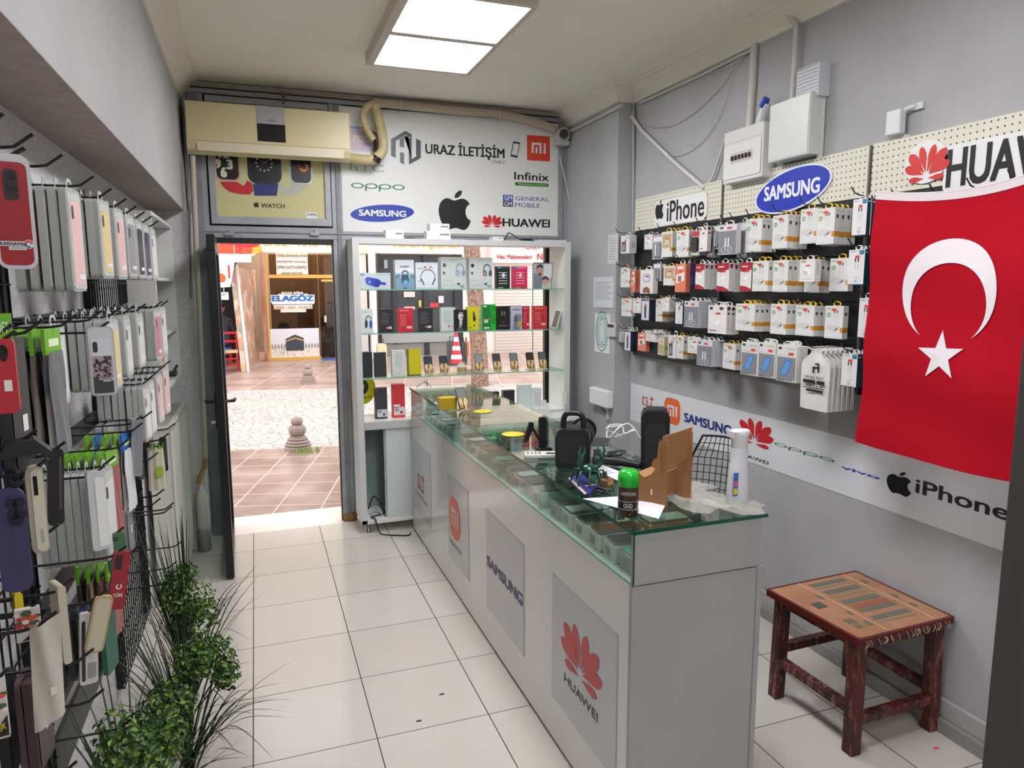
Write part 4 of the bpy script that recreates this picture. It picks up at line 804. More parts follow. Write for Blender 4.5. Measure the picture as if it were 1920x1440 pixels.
# shop carrier bags hung on one hook
def bag_mesh(front):
    b = MB(); w, h = .115, .285; white = m('#d9d7d2', .45)
    def fn(s, t):
        pin = 1-.62*math.exp(-((t-.93)/.10)**2) if t > .7 else 1
        x = (s-.5)*w*(1 if t < .75 else max(.35, pin)); 
        if t > .96: x = (s-.5)*w*.8
        return (x, -.006*math.sin(s*math.pi)-.004*math.sin(s*9+t*4)*(.3+t), -h+t*h)
    b.grid(fn, 12, 18, white); b.grid(lambda s, t: (lambda q: (q[0], .008+.003*math.sin(s*7), q[2]))(fn(s, t)), 12, 18, white)
    if front:
        f = Fr((0, -.0125, 0), (1, 0, 0), (0, 0, 1), (0, -1, 0)); K = m('#1c1c1e', .5)
        for a in ((-.002, -.115, .005, -.085), (.018, -.11, .025, -.078), (-.002, -.092, .025, -.086), (.008, -.075, .025, -.068)): b.rect(f, *a, K)
        b.text(f, 'URAZ İLET', -.035, -.14, .048, -.125, K, .02); b.poly(f, rrect(-.04, -.163, .012, -.147, .003), K); b.poly(f, rrect(.017, -.163, .05, -.147, .003), K); b.text(f, '442 34 26', -.03, -.178, .045, -.169, K, .02); b.rect(f, -.04, -.185, .05, -.181, K); b.poly(f, rrect(-.025, -.2, .045, -.189, .003), K)
    return b.build('carrier_bag', None, 'bag', 'bag', 'carrier bags on the right wall', local=True)
bf, bb_ = bag_mesh(True), bag_mesh(False)
u = FX(2.235).rc(wx(1165), wy(1012), wx(1312), wy(1420)); yc = -(u[0]+u[2])/2; s_ = (u[2]-u[0])/.115; sz = (u[3]-u[1])/.285
for j in range(6): place(bf if j == 0 else bb_, (2.235+j*.026, yc+.0*j, u[3]), math.radians(-90), 'white plastic carrier bag with black shop print, '+('front of its hook' if j == 0 else f'{ORD[j]} from front of its hook'), 'carrier bags on the right wall', scale=(s_, 1, sz))
place(HOOK, (XP-.001, yc, u[3]), math.radians(-90), 'metal hook holding the white carrier bags', 'hooks on the right wall panels', scale=(1, 1.1, 1))

# ---- flag
XFL = 2.19
def flag_x(y, z): return XFL+.012*math.sin((y*5+z*2)*1.6)+.010*math.sin(y*13+z*3.0)+.006*math.sin(z*17-y*4)
ffl = FX(XFL)
def fpt(x, y): q = ffl.at(x, y); return -q[0], q[1]
TL, BL_ = fpt(1640, 373), fpt(1604, 828); TR, BR = fpt(1960, 334), fpt(1960, 918)
def flag_fn(s, t):
    a = (TL[0]+(TR[0]-TL[0])*s, TL[1]+(TR[1]-TL[1])*s-.03*math.sin(s*math.pi)); c = (BL_[0]+(BR[0]-BL_[0])*s, BL_[1]+(BR[1]-BL_[1])*s-.008*math.sin(s*math.pi))
    y, z = a[0]+(c[0]-a[0])*t, a[1]+(c[1]-a[1])*t; return (flag_x(y, z), y, z)
def cloth(name, a, b2):
    t = NT(name); P = t.coord(); w_ = t.noise(350, 1, P); t.bump(w_, .15, .001); t.b.inputs['Specular IOR Level'].default_value = .12; return t.fin(t.mix(t.noise(2, 3, P), lin(a), lin(b2)), .85)
fl = thing('flag', 'large red flag with white crescent and star hanging from the pegboard', 'flag', (XFL, (TL[0]+TR[0])/2, BR[1]))
b = MB(); m_red = cloth('red_cotton', '#a60b1e', '#ae0f22'); b.grid(flag_fn, 60, 60, m_red); fo = b.build('cloth', fl)
b = MB(); m_hem = cloth('white_canvas', '#d8cfcf', '#cfc3c4'); b.grid(lambda s, t: (lambda q: (q[0]-.002, q[1], q[2]-.001+.026*(1-t)))(flag_fn(s, .0)), 50, 1, m_hem)
b.tube([(lambda q: (q[0], q[1], q[2]+.026))(flag_fn(s/20, 0)) for s in range(21)], .003, m_hem, 5); b.build('hem', fl)
b = MB(); m_fw = cloth('white_cotton', '#e6dfe0', '#ddd6d8')
c0 = fpt(1776, 548); uu = ffl.rc(1693, 458, 1859, 640); RR = (uu[2]-uu[0])/2
def em(y, z): return (flag_x(y, z)-.0035, y, z)
vs = []; N_ = 48
for i in range(N_+1):
    a = math.radians(32.3+(360-64.6)*i/N_); e = math.radians(41.9+(360-83.8)*i/N_)
    vs += [em(c0[0]+RR*math.sin(a), c0[1]-RR*math.cos(a)), em(c0[0]+.8*RR*math.sin(e), c0[1]-.25*RR-.8*RR*math.cos(e))]
b.add(vs, [(2*i, 2*i+1, 2*i+3, 2*i+2) for i in range(N_)], m_fw, True)
s0 = fpt(1762, 668); rs = RR*.50; pts = []
for i in range(10):
    a = math.radians(90+36*i+3); q = rs*(1 if i % 2 == 0 else .382); pts.append((s0[0]-q*math.cos(a), s0[1]+q*math.sin(a)))
b.add([em(*s0)]+[em(*p) for p in pts], [(0, 1+i, 1+(i+1) % 10) for i in range(10)], m_fw); b.build('crescent_and_star', fl)

# ---- electrics on the right wall
pl = m('#dcdcd6', .45); trunk = m('#d0cfc8', .5)
def strip(b, pts, w=.02, mt=trunk, k=4): b.tube(pts, w/1.42, mt, k)
t = thing('breaker_box', 'white plastic breaker box with a row of switches', 'fuse box', (XR, 3.15, 2.37))
f1 = FX(2.385); u = f1.rc(1358, 250, 1428, 331); b = MB(); b.box(2.385, -u[2], u[1], XR-.001, -u[0], u[3], pl); b.build('box_body', t, bev=.006)
b = MB(); w_, h_ = u[2]-u[0], u[3]-u[1]; b.poly(f1, rrect(u[0]+.01, u[1]+.02*1, u[2]-.01, u[3]-h_*.28, .012), m('#e2e2dc', .35), .004); b.rect(f1, u[0]+.004, u[3]-h_*.24, u[2]-.004, u[3]-h_*.235, m('#8b8a84', .5), .001)
b.rect(f1, u[0]+w_*.22, u[1]+h_*.36, u[0]+w_*.78, u[1]+h_*.56, m('#c9c8c2', .5), .0045); b.build('cover', t)
for i in range(6): b = MB(); x = u[0]+w_*(.25+.088*i); b.box(2.372, -x-.012, u[1]+h_*.42, 2.384, -x, u[1]+h_*.5, m('#3a1d1d' if i else '#151515', .4)); b.rect(FX(2.372), x, u[1]+h_*.46, x+.012, u[1]+h_*.47, m('#c24a4a', .4), .0006); b.build('switch', t)
t = thing('cabinet_box', 'large blank white steel box on the wall right of the breaker box', 'electrical box', (XR, 2.8, 2.4))
f1 = FX(2.375); u = f1.rc(1444, 198, 1515, 288); b = MB(); b.box(2.375, -u[2], u[1], XR-.001, -u[0], u[3], m('#d2d6d0', .35)); b.build('box_body', t, bev=.003)
b = MB(); b.rect(f1, u[0]+.006, u[1]+.006, u[2]-.006, u[3]-.006, m('#d8dcd6', .3), .002); b.build('door_panel', t)
f1 = FX(2.40); u = f1.rc(1494, 132, 1534, 178); b = MB(); b.box(2.40, -u[2], u[1], XR-.001, -u[0], u[3], m('#cfd2d6', .5))
for i in range(9): z = u[1]+(u[3]-u[1])*(i+.5)/9; b.box(2.397, -u[2]+.004, z, 2.40, -u[0]-.004, z+.003, m('#c0c3c8', .5))
b.build('alarm_siren', None, 'small ribbed white alarm box above the large steel box', 'alarm', bev=.004)
b = MB(); P = px(1432, 215, 0, 2.42); b.tube([P+Vector((0, .03, -.06)), P+Vector((0, .01, 0)), P+Vector((0, -.02, .05))], .028, m('#d6d8da', .4), 10, r1=.02); b.tube([P+Vector((-.01, -.0, .035)), P+Vector((-.01, -.03, .07))], .018, m('#2440b4', .4), 10); b.build('plastic_plug', None, 'white and blue plastic plug above the breaker box', 'plug')
t = thing('motion_sensor', 'small white motion sensor on the wall above the flag', 'motion sensor', px(1682, 240, 0, XR))
f1 = FX(2.41); u = f1.rc(1663, 210, 1687, 250); b = MB(); b.box(2.405, -u[2], u[1], 2.44, -u[0], u[3], m('#d4d8d8', .4)); b.build('sensor_body', t, bev=.006)
b = MB(); b.tube([(2.43, -u[2]+.02, u[3]-.02), (2.44, -u[2], u[3]+.0), (2.455, -u[2]-.025, u[3]+.005)], .012, m('#c9cccc', .4), 8); b.box(2.45, -u[2]-.06, u[3]-.01, XR-.001, -u[2]-.0, u[3]+.015, m('#cdd0d0', .4)); b.build('bracket', t)
b = MB(); b.box(2.44, -u[2]+.0, u[1]-.055, XR-.001, -u[0]-.012, u[1], pl); b.build('wire_cover', t)
# trunking, each run a thing
def runs(name, lab, pts, w=.022, plane=XR-.012, mt=trunk, grp='cable trunking on the walls'):
    b = MB(); b.tube([px(a, c, 0, plane) for a, c in pts], w/1.42, mt, 4); b.build(name, None, lab, 'cable trunking', grp)
runs('cable_trunking', 'white trunking from ceiling down to the steel box', [(1467, 5), (1493, 48), (1490, 120), (1485, 190)], .022, XR-.03)
runs('cable_trunking', 'broad grey white trunking down to the breaker box', [(1415, 82), (1411, 160), (1405, 245)], .034)
runs('cable_trunking', 'white trunking right of the steel box', [(1544, 168), (1537, 296)], .026)
runs('cable_trunking', 'white trunking along the top of the cream pegboards', [(1533, 300), (1620, 279), (1679, 264)], .018)
runs('cable_trunking', 'sagging white trunking slanting from pillar to the first pegboard', [(1170, 196), (1184, 218), (1203, 245), (1262, 302), (1321, 353)], .022, XR-.025)
runs('cable_trunking', 'white trunking running under the cornice from pillar to the pipe chase', [(1200, 193), (1300, 148), (1410, 93)], .012)
for i, (a, c) in enumerate(((1188, 1184), (1196, 1191))):
    b = MB(); b.tube([px(a, 196, 1, PY0-.012), px(a-1, 450, 1, PY0-.012), px(c, 880, 1, PY0-.012)], .011, m('#a4a6a8', .5), 8); b.build('conduit_pipe', None, 'thin grey conduit pipe down the pillar, '+('nearer the corner' if i else 'nearer the pillar edge'), 'pipe', 'conduit pipes on the pillar')
b = MB(); b.tube([px(1320, 353, 0, XR-.02), px(1335, 335, 0, XR-.02), px(1350, 290, 0, XR-.02), px(1362, 255, 0, XR-.03), px(1372, 248, 0, XR-.06)], .007, m('#d4d4ce', .5), 6); b.build('cable', None, 'white cable curving up from the slanting trunking to breaker box', 'cable')
def wire(lab, pts, c, r=.0022, name='cable', grp='loose wires by the breaker box'):
    n = len(pts); P = [px(a, q, 0, XR-.01) for a, q in pts]; out = []
    for i in range(n-1):
        p0, p1, p2, p3 = P[max(i-1, 0)], P[i], P[i+1], P[min(i+2, n-1)]
        for k in range(6):
            t = k/6; out.append(.5*((2*p1)+(p2-p0)*t+(2*p0-5*p1+4*p2-p3)*t*t+(3*p1-p0-3*p2+p3)*t**3))
    out.append(P[-1]); b = MB(); b.tube(out, r, m(c, .5), 5); b.build(name, None, lab, 'cable', grp)
wire('reddish thin wire sagging below the cornice in the upper arc', [(1183, 220), (1215, 237), (1255, 237), (1300, 212), (1350, 165), (1385, 115), (1408, 96)], '#c4a4a0')
wire('white thin wire sagging in the lower arc towards the slanting trunking', [(1262, 292), (1285, 288), (1320, 262), (1350, 215), (1375, 140), (1398, 100)], '#c9c6c2')
wire('white thin wire close under the cornice', [(1200, 194), (1260, 163), (1310, 142), (1360, 128), (1390, 108)], '#d8d6d0')
wire('short white wire loop at the pillar top', [(1193, 196), (1205, 215), (1207, 240), (1200, 225)], '#d0cfca')
# ---- things on the pillar side
PF = FX(PX0-.001)
def sheet(name, lab, q, colr, fn=None, th=.003, cat='paper'):
    u = PF.rc(*q); b = MB(); b.box(PX0-th-.001, -u[2], u[1], PX0-.001, -u[0], u[3], m(colr, .6)); f = FX(PX0-th-.001)
    if fn: fn(b, f, *u)
    return b.build(name, None, lab, cat)
def lines(c, n, x0=.1, x1=.9, y0=.1, y1=.9):
    def g(b, f, a, d, e, h):
        for i in range(n): y = d+(h-d)*(y0+(y1-y0)*(i+.5)/n); b.rect(f, a+(e-a)*x0, y, a+(e-a)*(x1-.12*((i*7) % 3)), y+(h-d)*.3*(y1-y0)/n, m(c, .6), .0008)
    return g
sheet('paper_notice', 'framed small notice highest on the pillar', (1141, 441, 1159, 494), '#c9cbc9', lines('#9a9c9c', 9))
sheet('paper_notice', 'printed certificate sheet in the middle of the pillar', (1114, 520, 1150, 578), '#cfd3d6', lines('#8a929a', 10, .1, .95, .25, .85))
def fp(b, f, a, d, e, h):
    cu, cv = (a+e)/2, d+(h-d)*.55
    for i, c in enumerate(('#3a9a9c', '#4aa884', '#3a8ac0', '#5aa0d0', '#d8c04a')): r_ = (e-a)*(.42-.085*i); b.ring(f, cu, cv, r_, r_*1.5, r_*.88, r_*1.4, m(c, .5), .0008, 20)
    b.rect(f, a+(e-a)*.3, h-(h-d)*.13, a+(e-a)*.75, h-(h-d)*.11, m('#8a8a88', .6)); b.rect(f, a+(e-a)*.15, d+(h-d)*.2, a+(e-a)*.8, d+(h-d)*.22, m('#8a9aa0', .6))
sheet('poster', 'white poster with blue green fingerprint drawing on the pillar', (1116, 587, 1143, 664), '#e0e2dc', fp, cat='poster')
t = thing('alarm_keypad', 'small white alarm keypad beside the fingerprint poster', 'keypad', px(1150, 632, 0, PX0)); u = PF.rc(1144, 605, 1156, 632); b = MB(); b.box(PX0-.022, -u[2], u[1], PX0-.001, -u[0], u[3], m('#d6d8d8', .4)); b.build('keypad_body', t, bev=.004)
b = MB(); f = FX(PX0-.022); b.rect(f, u[0]+.006, u[3]-.03, u[2]-.006, u[3]-.008, m('#3c2428', .3)); 
for i in range(4): b.rect(f, u[0]+.008, u[1]+.012+i*.016, u[2]-.008, u[1]+.02+i*.016, m('#aab0b2', .5))
b.build('buttons', t)
u = FY(PY0-.001).rc(1159, 623, 1170, 641); b = MB(); b.box(u[0], PY0-.03, u[1], u[2], PY0-.001, u[3], pl); b.build('junction_box', None, 'tiny white junction box on the pillar corner', 'electrical box', bev=.003)
u = PF.rc(1116, 724, 1150, 766); t = thing('router_box', 'white wall box low on the pillar with a cable below', 'electrical box', (PX0, -(u[0]+u[2])/2, u[1])); b = MB(); b.box(PX0-.05, -u[2], u[1], PX0-.001, -u[0], u[3], m('#e4e4e0', .4)); b.build('box_body', t, bev=.008)
b = MB(); P = px(1137, 766, 0, PX0-.02); b.box(PX0-.018, P.y-.012, .78, PX0-.001, P.y+.012, P.z, m('#b4b6b6', .5)); b.tube([(PX0-.025, P.y+.06, u[1]), (PX0-.03, P.y+.05, u[1]-.02), (PX0-.02, P.y+.005, u[1]-.04)], .004, m('#222224', .5)); b.build('cable_duct', t)
b = MB(); b.tube([px(1063, 249, 0, PX0-.012), px(1110, 226, 0, PX0-.012), px(1166, 197, 0, PX0-.012)], .012, trunk, 4); b.build('cable_trunking', None, 'white trunking along the top of the pillar side', 'cable trunking', 'cable trunking on the walls')
t = thing('security_camera', 'small white dome camera in the upper corner above the window', 'security camera', px(1057, 262, 1, 5.1)); P = px(1057, 252, 1, 5.1)
b = MB(); b.tube([P+Vector((0, .07, 0)), P], .052, m('#d2d2ce', .4), 18); b.build('camera_housing', t, bev=.004); b = MB(); b.tube([P+Vector((0, .0, .0)), P+Vector((-.01, -.03, -.002))], .036, m('#141416', .15), 16); b.build('lens', t); b = MB(); b.box(P.x-.05, P.y-.0, P.z-.075, P.x+.05, P.y+.08, P.z-.045, m('#c9c9c4', .4)); b.build('mount', t)
b = MB(); b.tube([px(1049, 292, 1, 5.12), px(1060, 340, 1, 5.12), px(1077, 410, 1, 5.12), px(1085, 455, 1, 5.12), px(1080, 464, 1, 5.12), px(1068, 463, 1, 5.12)], .004, m('#d8d8d4', .5), 6); b.build('cable', None, 'thin white cable hanging in the corner right of the sign panel', 'cable')
# ================================================================ air conditioner
m_ac = m('#cfc396', .35); m_acl = m('#d6cdb2', .4)
t = thing('air_conditioner', 'yellowed wall air conditioner above the doorway', 'air conditioner', (.15, 5.1, 2.565))
x0, x1, zb, zt_, yf = -.352, .655, 2.565, 2.882, 4.99
pr = [(yf+.168, zb+.02), (yf+.05, zb-.004), (yf+.012, zb+.02), (yf-.002, zb+.065), (yf, zt_-.012), (yf+.012, zt_), (yf+.168, zt_)]
b = MB(); b.prism(Fr((0, 0, 0), (0, 1, 0), (0, 0, 1), (1, 0, 0)), pr, x0, x1, m_ac); b.build('housing', t, bev=.006)
f = FY(yf-.0015); b = MB(); b.box(x0+.004, yf-.006, zb+.075, x1-.004, yf+.01, zt_-.006, m_ac); b.build('front_cover', t, bev=.003)
b = MB(); u = f.rc(480, 198, 536, 268); b.box(u[0], yf-.009, u[1], u[2], yf-.005, u[3], m('#0e0e12', .2)); b.rect(FY(yf-.0095), u[0], u[1]+(u[3]-u[1])*.5, u[2], u[3], m('#a9a8ac', .3, .3)); b.text(FY(yf-.0095), 'BOSCH', u[0]+.07, u[1]+.125, u[2]-.06, u[1]+.137, m('#3a3a3e', .4), .02, .001); b.rect(f.sh(.006), u[0], u[1], u[0]+.003, u[3], m('#d8d4c8', .3)); b.build('display_strip', t)
b = MB(); fl_ = Fr((0, yf+.006, zb+.034), (1, 0, 0), (0, -.22, .97), (0, -.97, -.22)); b.prism(FY(yf-.003), [(x0+.06, zb+.014), (x1-.045, zb+.014), (x1-.045, zb+.068), (x0+.06, zb+.068)], 0, .005, m_acl); b.build('air_flap', t, bev=.003)
m_ins = mat_mottled('yellowed_pipe_wrap', '#b8a878', '#cdbd92', 14, .6, .6, 40)
def spl(P, k=8):
    P = [Vector(p) for p in P]; o = []
    for i in range(len(P)-1):
        p0, p1, p2, p3 = P[max(i-1, 0)], P[i], P[i+1], P[min(i+2, len(P)-1)]
        for j in range(k): q = j/k; o.append(.5*((2*p1)+(p2-p0)*q+(2*p0-5*p1+4*p2-p3)*q*q+(3*p1-p0-3*p2+p3)*q**3))
    return o+[P[-1]]
Y5 = 5.08
t = thing('refrigerant_pipe', 'thick wrapped yellowish pipe looping from the air conditioner along the ceiling', 'pipe', px(690, 300, 1, Y5))
b = MB(); b.tube(spl([px(650, 295, 1, Y5), px(685, 300, 1, Y5-.01), px(705, 296, 1, Y5-.02), px(718, 278, 1, Y5-.02), px(714, 240, 1, Y5-.01), px(706, 212, 1, Y5), px(702, 196, 1, Y5)]), .034, m_ins, 12); b.build('wrapped_pipe', t)
b = MB(); b.tube(spl([px(700, 262, 1, Y5), px(686, 238, 1, Y5-.02), px(680, 218, 1, Y5-.02), px(688, 200, 1, Y5-.01), px(702, 193, 1, Y5)]), .022, m_ins, 10); b.build('wrapped_pipe', t)
b = MB(); b.tube(spl([px(700, 192, 1, Y5+.01), px(740, 196, 1, Y5+.05), px(840, 206, 1, Y5+.06), px(940, 215, 1, Y5+.06), px(1000, 228, 1, Y5+.06), px(1040, 242, 1, Y5+.06)]), .03, m('#b5a994', .6), 12); b.build('ceiling_pipe', t)
b = MB(); b.tube(spl([px(684, 238, 1, Y5+.03), px(695, 250, 1, Y5+.02), px(705, 258, 1, Y5+.02), px(706, 285, 1, Y5+.03)]), .02, m('#151515', .4), 8); b.tube([px(702, 303, 1, Y5-.018), px(707, 294, 1, Y5-.022)], .037, m('#17171a', .3), 12); b.build('black_tape', t)
for a in (750, 934): b = MB(); P = px(a, 199 if a < 800 else 216, 1, Y5+.055); b.tube([P+Vector((0, -.036, .03)), P+Vector((0, -.036, -.03)), P+Vector((0, .02, -.034))], .004, m('#cfcac0', .5), 6); b.build('cable_tie', t)

# ================================================================ display cabinet by the window
CX0, CX1, CY0, CY1, CZ = .628, 2.212, 4.845, 5.15, 2.02
m_lam = m('#d9d9d5', .35); m_edge = m('#b9bab8', .4); m_gsh = mat_glass('green_edged_shelf_glass', '#dff2ea', .12); m_gedge = m('#7fb8a4', .15)
cab = thing('display_cabinet', 'tall white open display cabinet with glass shelves against the window', 'display cabinet', ((CX0+CX1)/2, 5.0, 0))
def cpart(name, lst, mt, bev=.002, **k):
    b = MB()
    for a in lst: b.box(*a, mt)
    return b.build(name, cab, bev=bev, **k)
cpart('side_panel', [(CX0, CY0, .09, CX0+.035, CY1, CZ)], m_lam); cpart('side_panel', [(CX1-.035, CY0, .09, CX1, CY1, CZ)], m_lam)
cpart('top_panel', [(CX0, CY0, CZ, CX1, CY1, CZ+.03)], m_lam)
cpart('face_frame', [(CX0-.004, CY0-.012, .07, CX0+.04, CY0, CZ+.03), (CX1-.04, CY0-.012, .07, CX1+.004, CY0, CZ+.03), (CX0+.04, CY0-.012, CZ-.01, CX1-.04, CY0, CZ+.03)], m('#c9cac8', .35))
cpart('deck_panel', [(CX0+.035, CY0, .775, CX1-.035, CY1, .80)], m_lam); cpart('deck_rail', [(CX0+.04, CY0-.02, .745, CX1-.04, CY0-.001, .80)], m_edge)
cpart('bottom_panel', [(CX0, CY0-.012, .07, CX1, CY1, .10)], m_lam)
cpart('back_panel', [(CX0+.035, CY1-.012, .1, CX1-.035, CY1, .775)], m('#8aa19d', .6), 0)
cpart('sliding_door', [(.81, CY0-.006, .10, 1.5, CY0+.008, .745)], m('#c3cbca', .35)); cpart('sliding_door', [(.80, CY0+.012, .10, .835, CY0+.024, .745), (.835, CY0+.014, .1, 1.45, CY0+.022, .745)], m('#b5b8b4', .4))
for x in (.68, 1.45, 2.15): b = MB(); b.lathe([(.022, 0), (.022, .012), (.019, .014), (.019, .07)], m('#8b8d90', .3, .7), c=(x, CY0+.05, 0), k=16); b.build('foot', cab)
SH = (1.705, 1.405, 1.095)
for z in SH:
    b = MB(); b.box(CX0+.036, CY0+.02, z-.004, CX1-.036, CY1-.005, z+.004, m_gsh); o = b.build('glass_shelf', cab); b = MB(); b.box(CX0+.037, CY0+.019, z-.0035, CX1-.037, CY0+.0205, z+.0035, m_gedge); b.build('shelf_edge', o)
b = MB(); b.box(CX1-.06, CY0-.035, .84, CX1-.03, CY0-.012, .93, m('#d8d8d4', .4)); b.tube(spl([(CX1-.045, CY0-.03, .84), (CX1-.03, CY0-.03, .6), (CX1-.05, CY0-.03, .4)]), .004, m('#d0d0cc', .5)); b.build('socket', cab)
b = MB(); b.box(1.62, 4.60, .755, CX1-.01, CY0-.014, .785, m_lam); b.box(1.62, 4.60, .0, 1.64, CY0-.014, .755, m_lam); b.box(CX1-.03, 4.60, 0, CX1-.01, CY0-.014, .755, m_lam); b.build('side_table', None, 'low white table against the cabinet behind the counter', 'table', bev=.002)
# ---- goods in the cabinet
YFQ = 4.93
fC = FY(YFQ)
def q6(x0, y0, x1, y1, plane=None): return (plane or fC).rc(650+x0/4, 440+y0/4, 650+x1/4, 440+y1/4)
def upright(name, lab, q, z, colr, d=.045, deco=None, cat='box', grp='boxes in the display cabinet', y=YFQ, rough=.4, side=None):
    f = FY(y); u = q6(*q, plane=f); h = u[3]-u[1]; b = MB(); c = colr if not isinstance(colr, str) else m(colr, rough)
    b.box(u[0], y, z, u[2], y+d, z+h, c if side is None else m(side, rough))
    if side is not None: b.rect(f, u[0], z, u[2], z+h, c, .0004)
    def D(x0, y0, x1, y1, cc, n=.001): b.rect(f, u[0]+x0*(u[2]-u[0]), z+y0*h, u[0]+x1*(u[2]-u[0]), z+y1*h, m(cc, .45), n)
    def E(cx, cy, rx, ry, cc, n=.0014, k=18, rot=0): b.poly(f, ell(u[0]+cx*(u[2]-u[0]), z+cy*h, rx*(u[2]-u[0]), ry*h, k, rot), m(cc, .45), n)
    def P(pts, cc, n=.0014): b.poly(f, [(u[0]+a*(u[2]-u[0]), z+c_*h) for a, c_ in pts], m(cc, .45), n)
    def T(s, x0, y0, x1, y1, cc, n=.0018, bold=.01): b.text(f, s, u[0]+x0*(u[2]-u[0]), z+y0*h, u[0]+x1*(u[2]-u[0]), z+y1*h, m(cc, .45), bold, n)
    def A(cx, cy, r0, r1, cc, t0=0, t1=360, n=.0014, asp=1.): w_ = u[2]-u[0]; b.ring(f, u[0]+cx*w_, z+cy*h, r0*w_, r0*w_*asp, r1*w_, r1*w_*asp, m(cc, .45), n, 22, t0, t1)
    if deco: deco(D, E, P, T, A)
    return b.build(name, None, lab, cat, grp)
def d_spk(D, E, P, T, A): P([(.17, .62), (.25, .75), (.62, .62), (.7, .45), (.85, .4), (.84, .25), (.62, .3), (.5, .12), (.25, .32)], '#2a48b8'); E(.27, .5, .08, .22, '#3a62d0', .002); E(.57, .36, .09, .24, '#22389a', .002); E(.32, .44, .03, .06, '#c8d0e8', .0026); D(.02, .84, .16, .96, '#7a9ab4'); D(.5, .88, .95, .93, '#a8b8c0')
upright('speaker_box', 'pale box with a blue cylinder speaker picture, first on the top shelf', (95, 275, 330, 398), SH[0]+.004, '#c9d3d6', .08, d_spk)
def d_har(D, E, P, T, A): D(0, 0, 1, .45, '#7fa4bc'); D(0, .4, 1, .55, '#a8c4d2', .0012); T('HARRY', .24, .73, .78, .81, '#3b4a54'); P([(.3, .2), (.72, .2), (.7, .5), (.32, .5)], '#3f5a68', .002); A(.52, .52, .19, .13, '#3a4c58', 0, 180, .0024); E(.53, .22, .16, .1, '#5a9ab8', .0028); E(.53, .22, .09, .055, '#7ab8d0', .0032); D(.4, .02, .62, .06, '#50606a', .002); P([(.0, .35), (.25, .42), (.25, .5), (0, .48)], '#5a86a4', .0016); P([(1, .35), (.78, .42), (.78, .5), (1, .48)], '#5a86a4', .0016)
upright('speaker_box', 'white and blue box picturing a round handled speaker, second on the top shelf', (362, 178, 508, 398), SH[0]+.004, '#dfe6ea', .07, d_har)
def d_nck(D, E, P, T, A): A(.55, .4, .34, .31, '#4c6270', -20, 200, .002, 1.25); P([(.22, .4), (.27, .4), (.4, .16), (.34, .14)], '#4c6270'); P([(.88, .4), (.83, .4), (.72, .16), (.78, .14)], '#4c6270'); A(.55, .75, .26, .245, '#7a868c', 0, 180, .0022, .5); E(.42, .82, .04, .03, '#3a4248', .002); E(.68, .82, .04, .03, '#3a4248', .002); D(.52, .7, .66, .76, '#e8826a', .0024); D(.1, .76, .3, .79, '#8a98a0'); D(.08, .28, .26, .31, '#a8b4ba'); D(.04, .02, .96, .05, '#c2ccd0')
upright('neckband_box', 'white box with a neckband earphone picture on the top shelf', (515, 198, 685, 398), SH[0]+.004, '#dde5e8', .06, d_nck)
def d_hp(cc, ear):
    def g(D, E, P, T, A): A(.76, .62, .17, .13, cc, -30, 200, .002, 1.3); E(.66, .5, .085, .1, cc, .0024); E(.9, .5, .075, .1, cc, .0024); E(.655, .49, .055, .07, ear, .0028); E(.14, .74, .07, .06, '#5a646a' if ear != '#c98a5c' else '#2a2a2e', .002); E(.12, .5, .06, .05, '#6a7478', .002); T('hoco', .4, .9, .6, .94, '#8a9490', .002); D(.08, .1, .5, .115, '#a8b2ac'); D(.08, .26, .4, .275, '#a8b2ac'); P([(.6, .16), (.75, .2), (.75, .1)], '#4a5058'); D(.78, .04, .93, .12, '#9aa49e')
    return g
upright('headphone_box', 'grey white box with pale blue headphones on the top shelf', (705, 160, 895, 400), SH[0]+.004, '#c9d2cc', .08, d_hp('#8a9ab0', '#a8b4c4'))
upright('headphone_box', 'grey white box with blue and tan headphones on the top shelf', (918, 165, 1095, 400), SH[0]+.004, '#ccd4cf', .08, d_hp('#4a5a80', '#c98a5c'))
def d_cab(c1, c2):
    def g(D, E, P, T, A):
        D(.04, .9, .3, .98, '#3a9ab4'); D(.3, .88, .9, .99, c2)
        for i in range(5): D(.15, .22+i*.12, .8, .25+i*.12, c1, .0016)
        E(.5, .6, .12, .1, c1, .002); D(.1, .02, .5, .07, '#6ab04a', .002)
    return g
upright('cable_box', 'black packed cable box near the right of the top shelf', (1125, 232, 1225, 400), SH[0]+.004, '#1c2226', .05, d_cab('#d6dadc', '#3a4a50'))
upright('cable_box', 'pink packed cable box near the right of the top shelf', (1250, 232, 1355, 400), SH[0]+.004, '#d82a5c', .05, d_cab('#f0b8c8', '#e86a8c'))
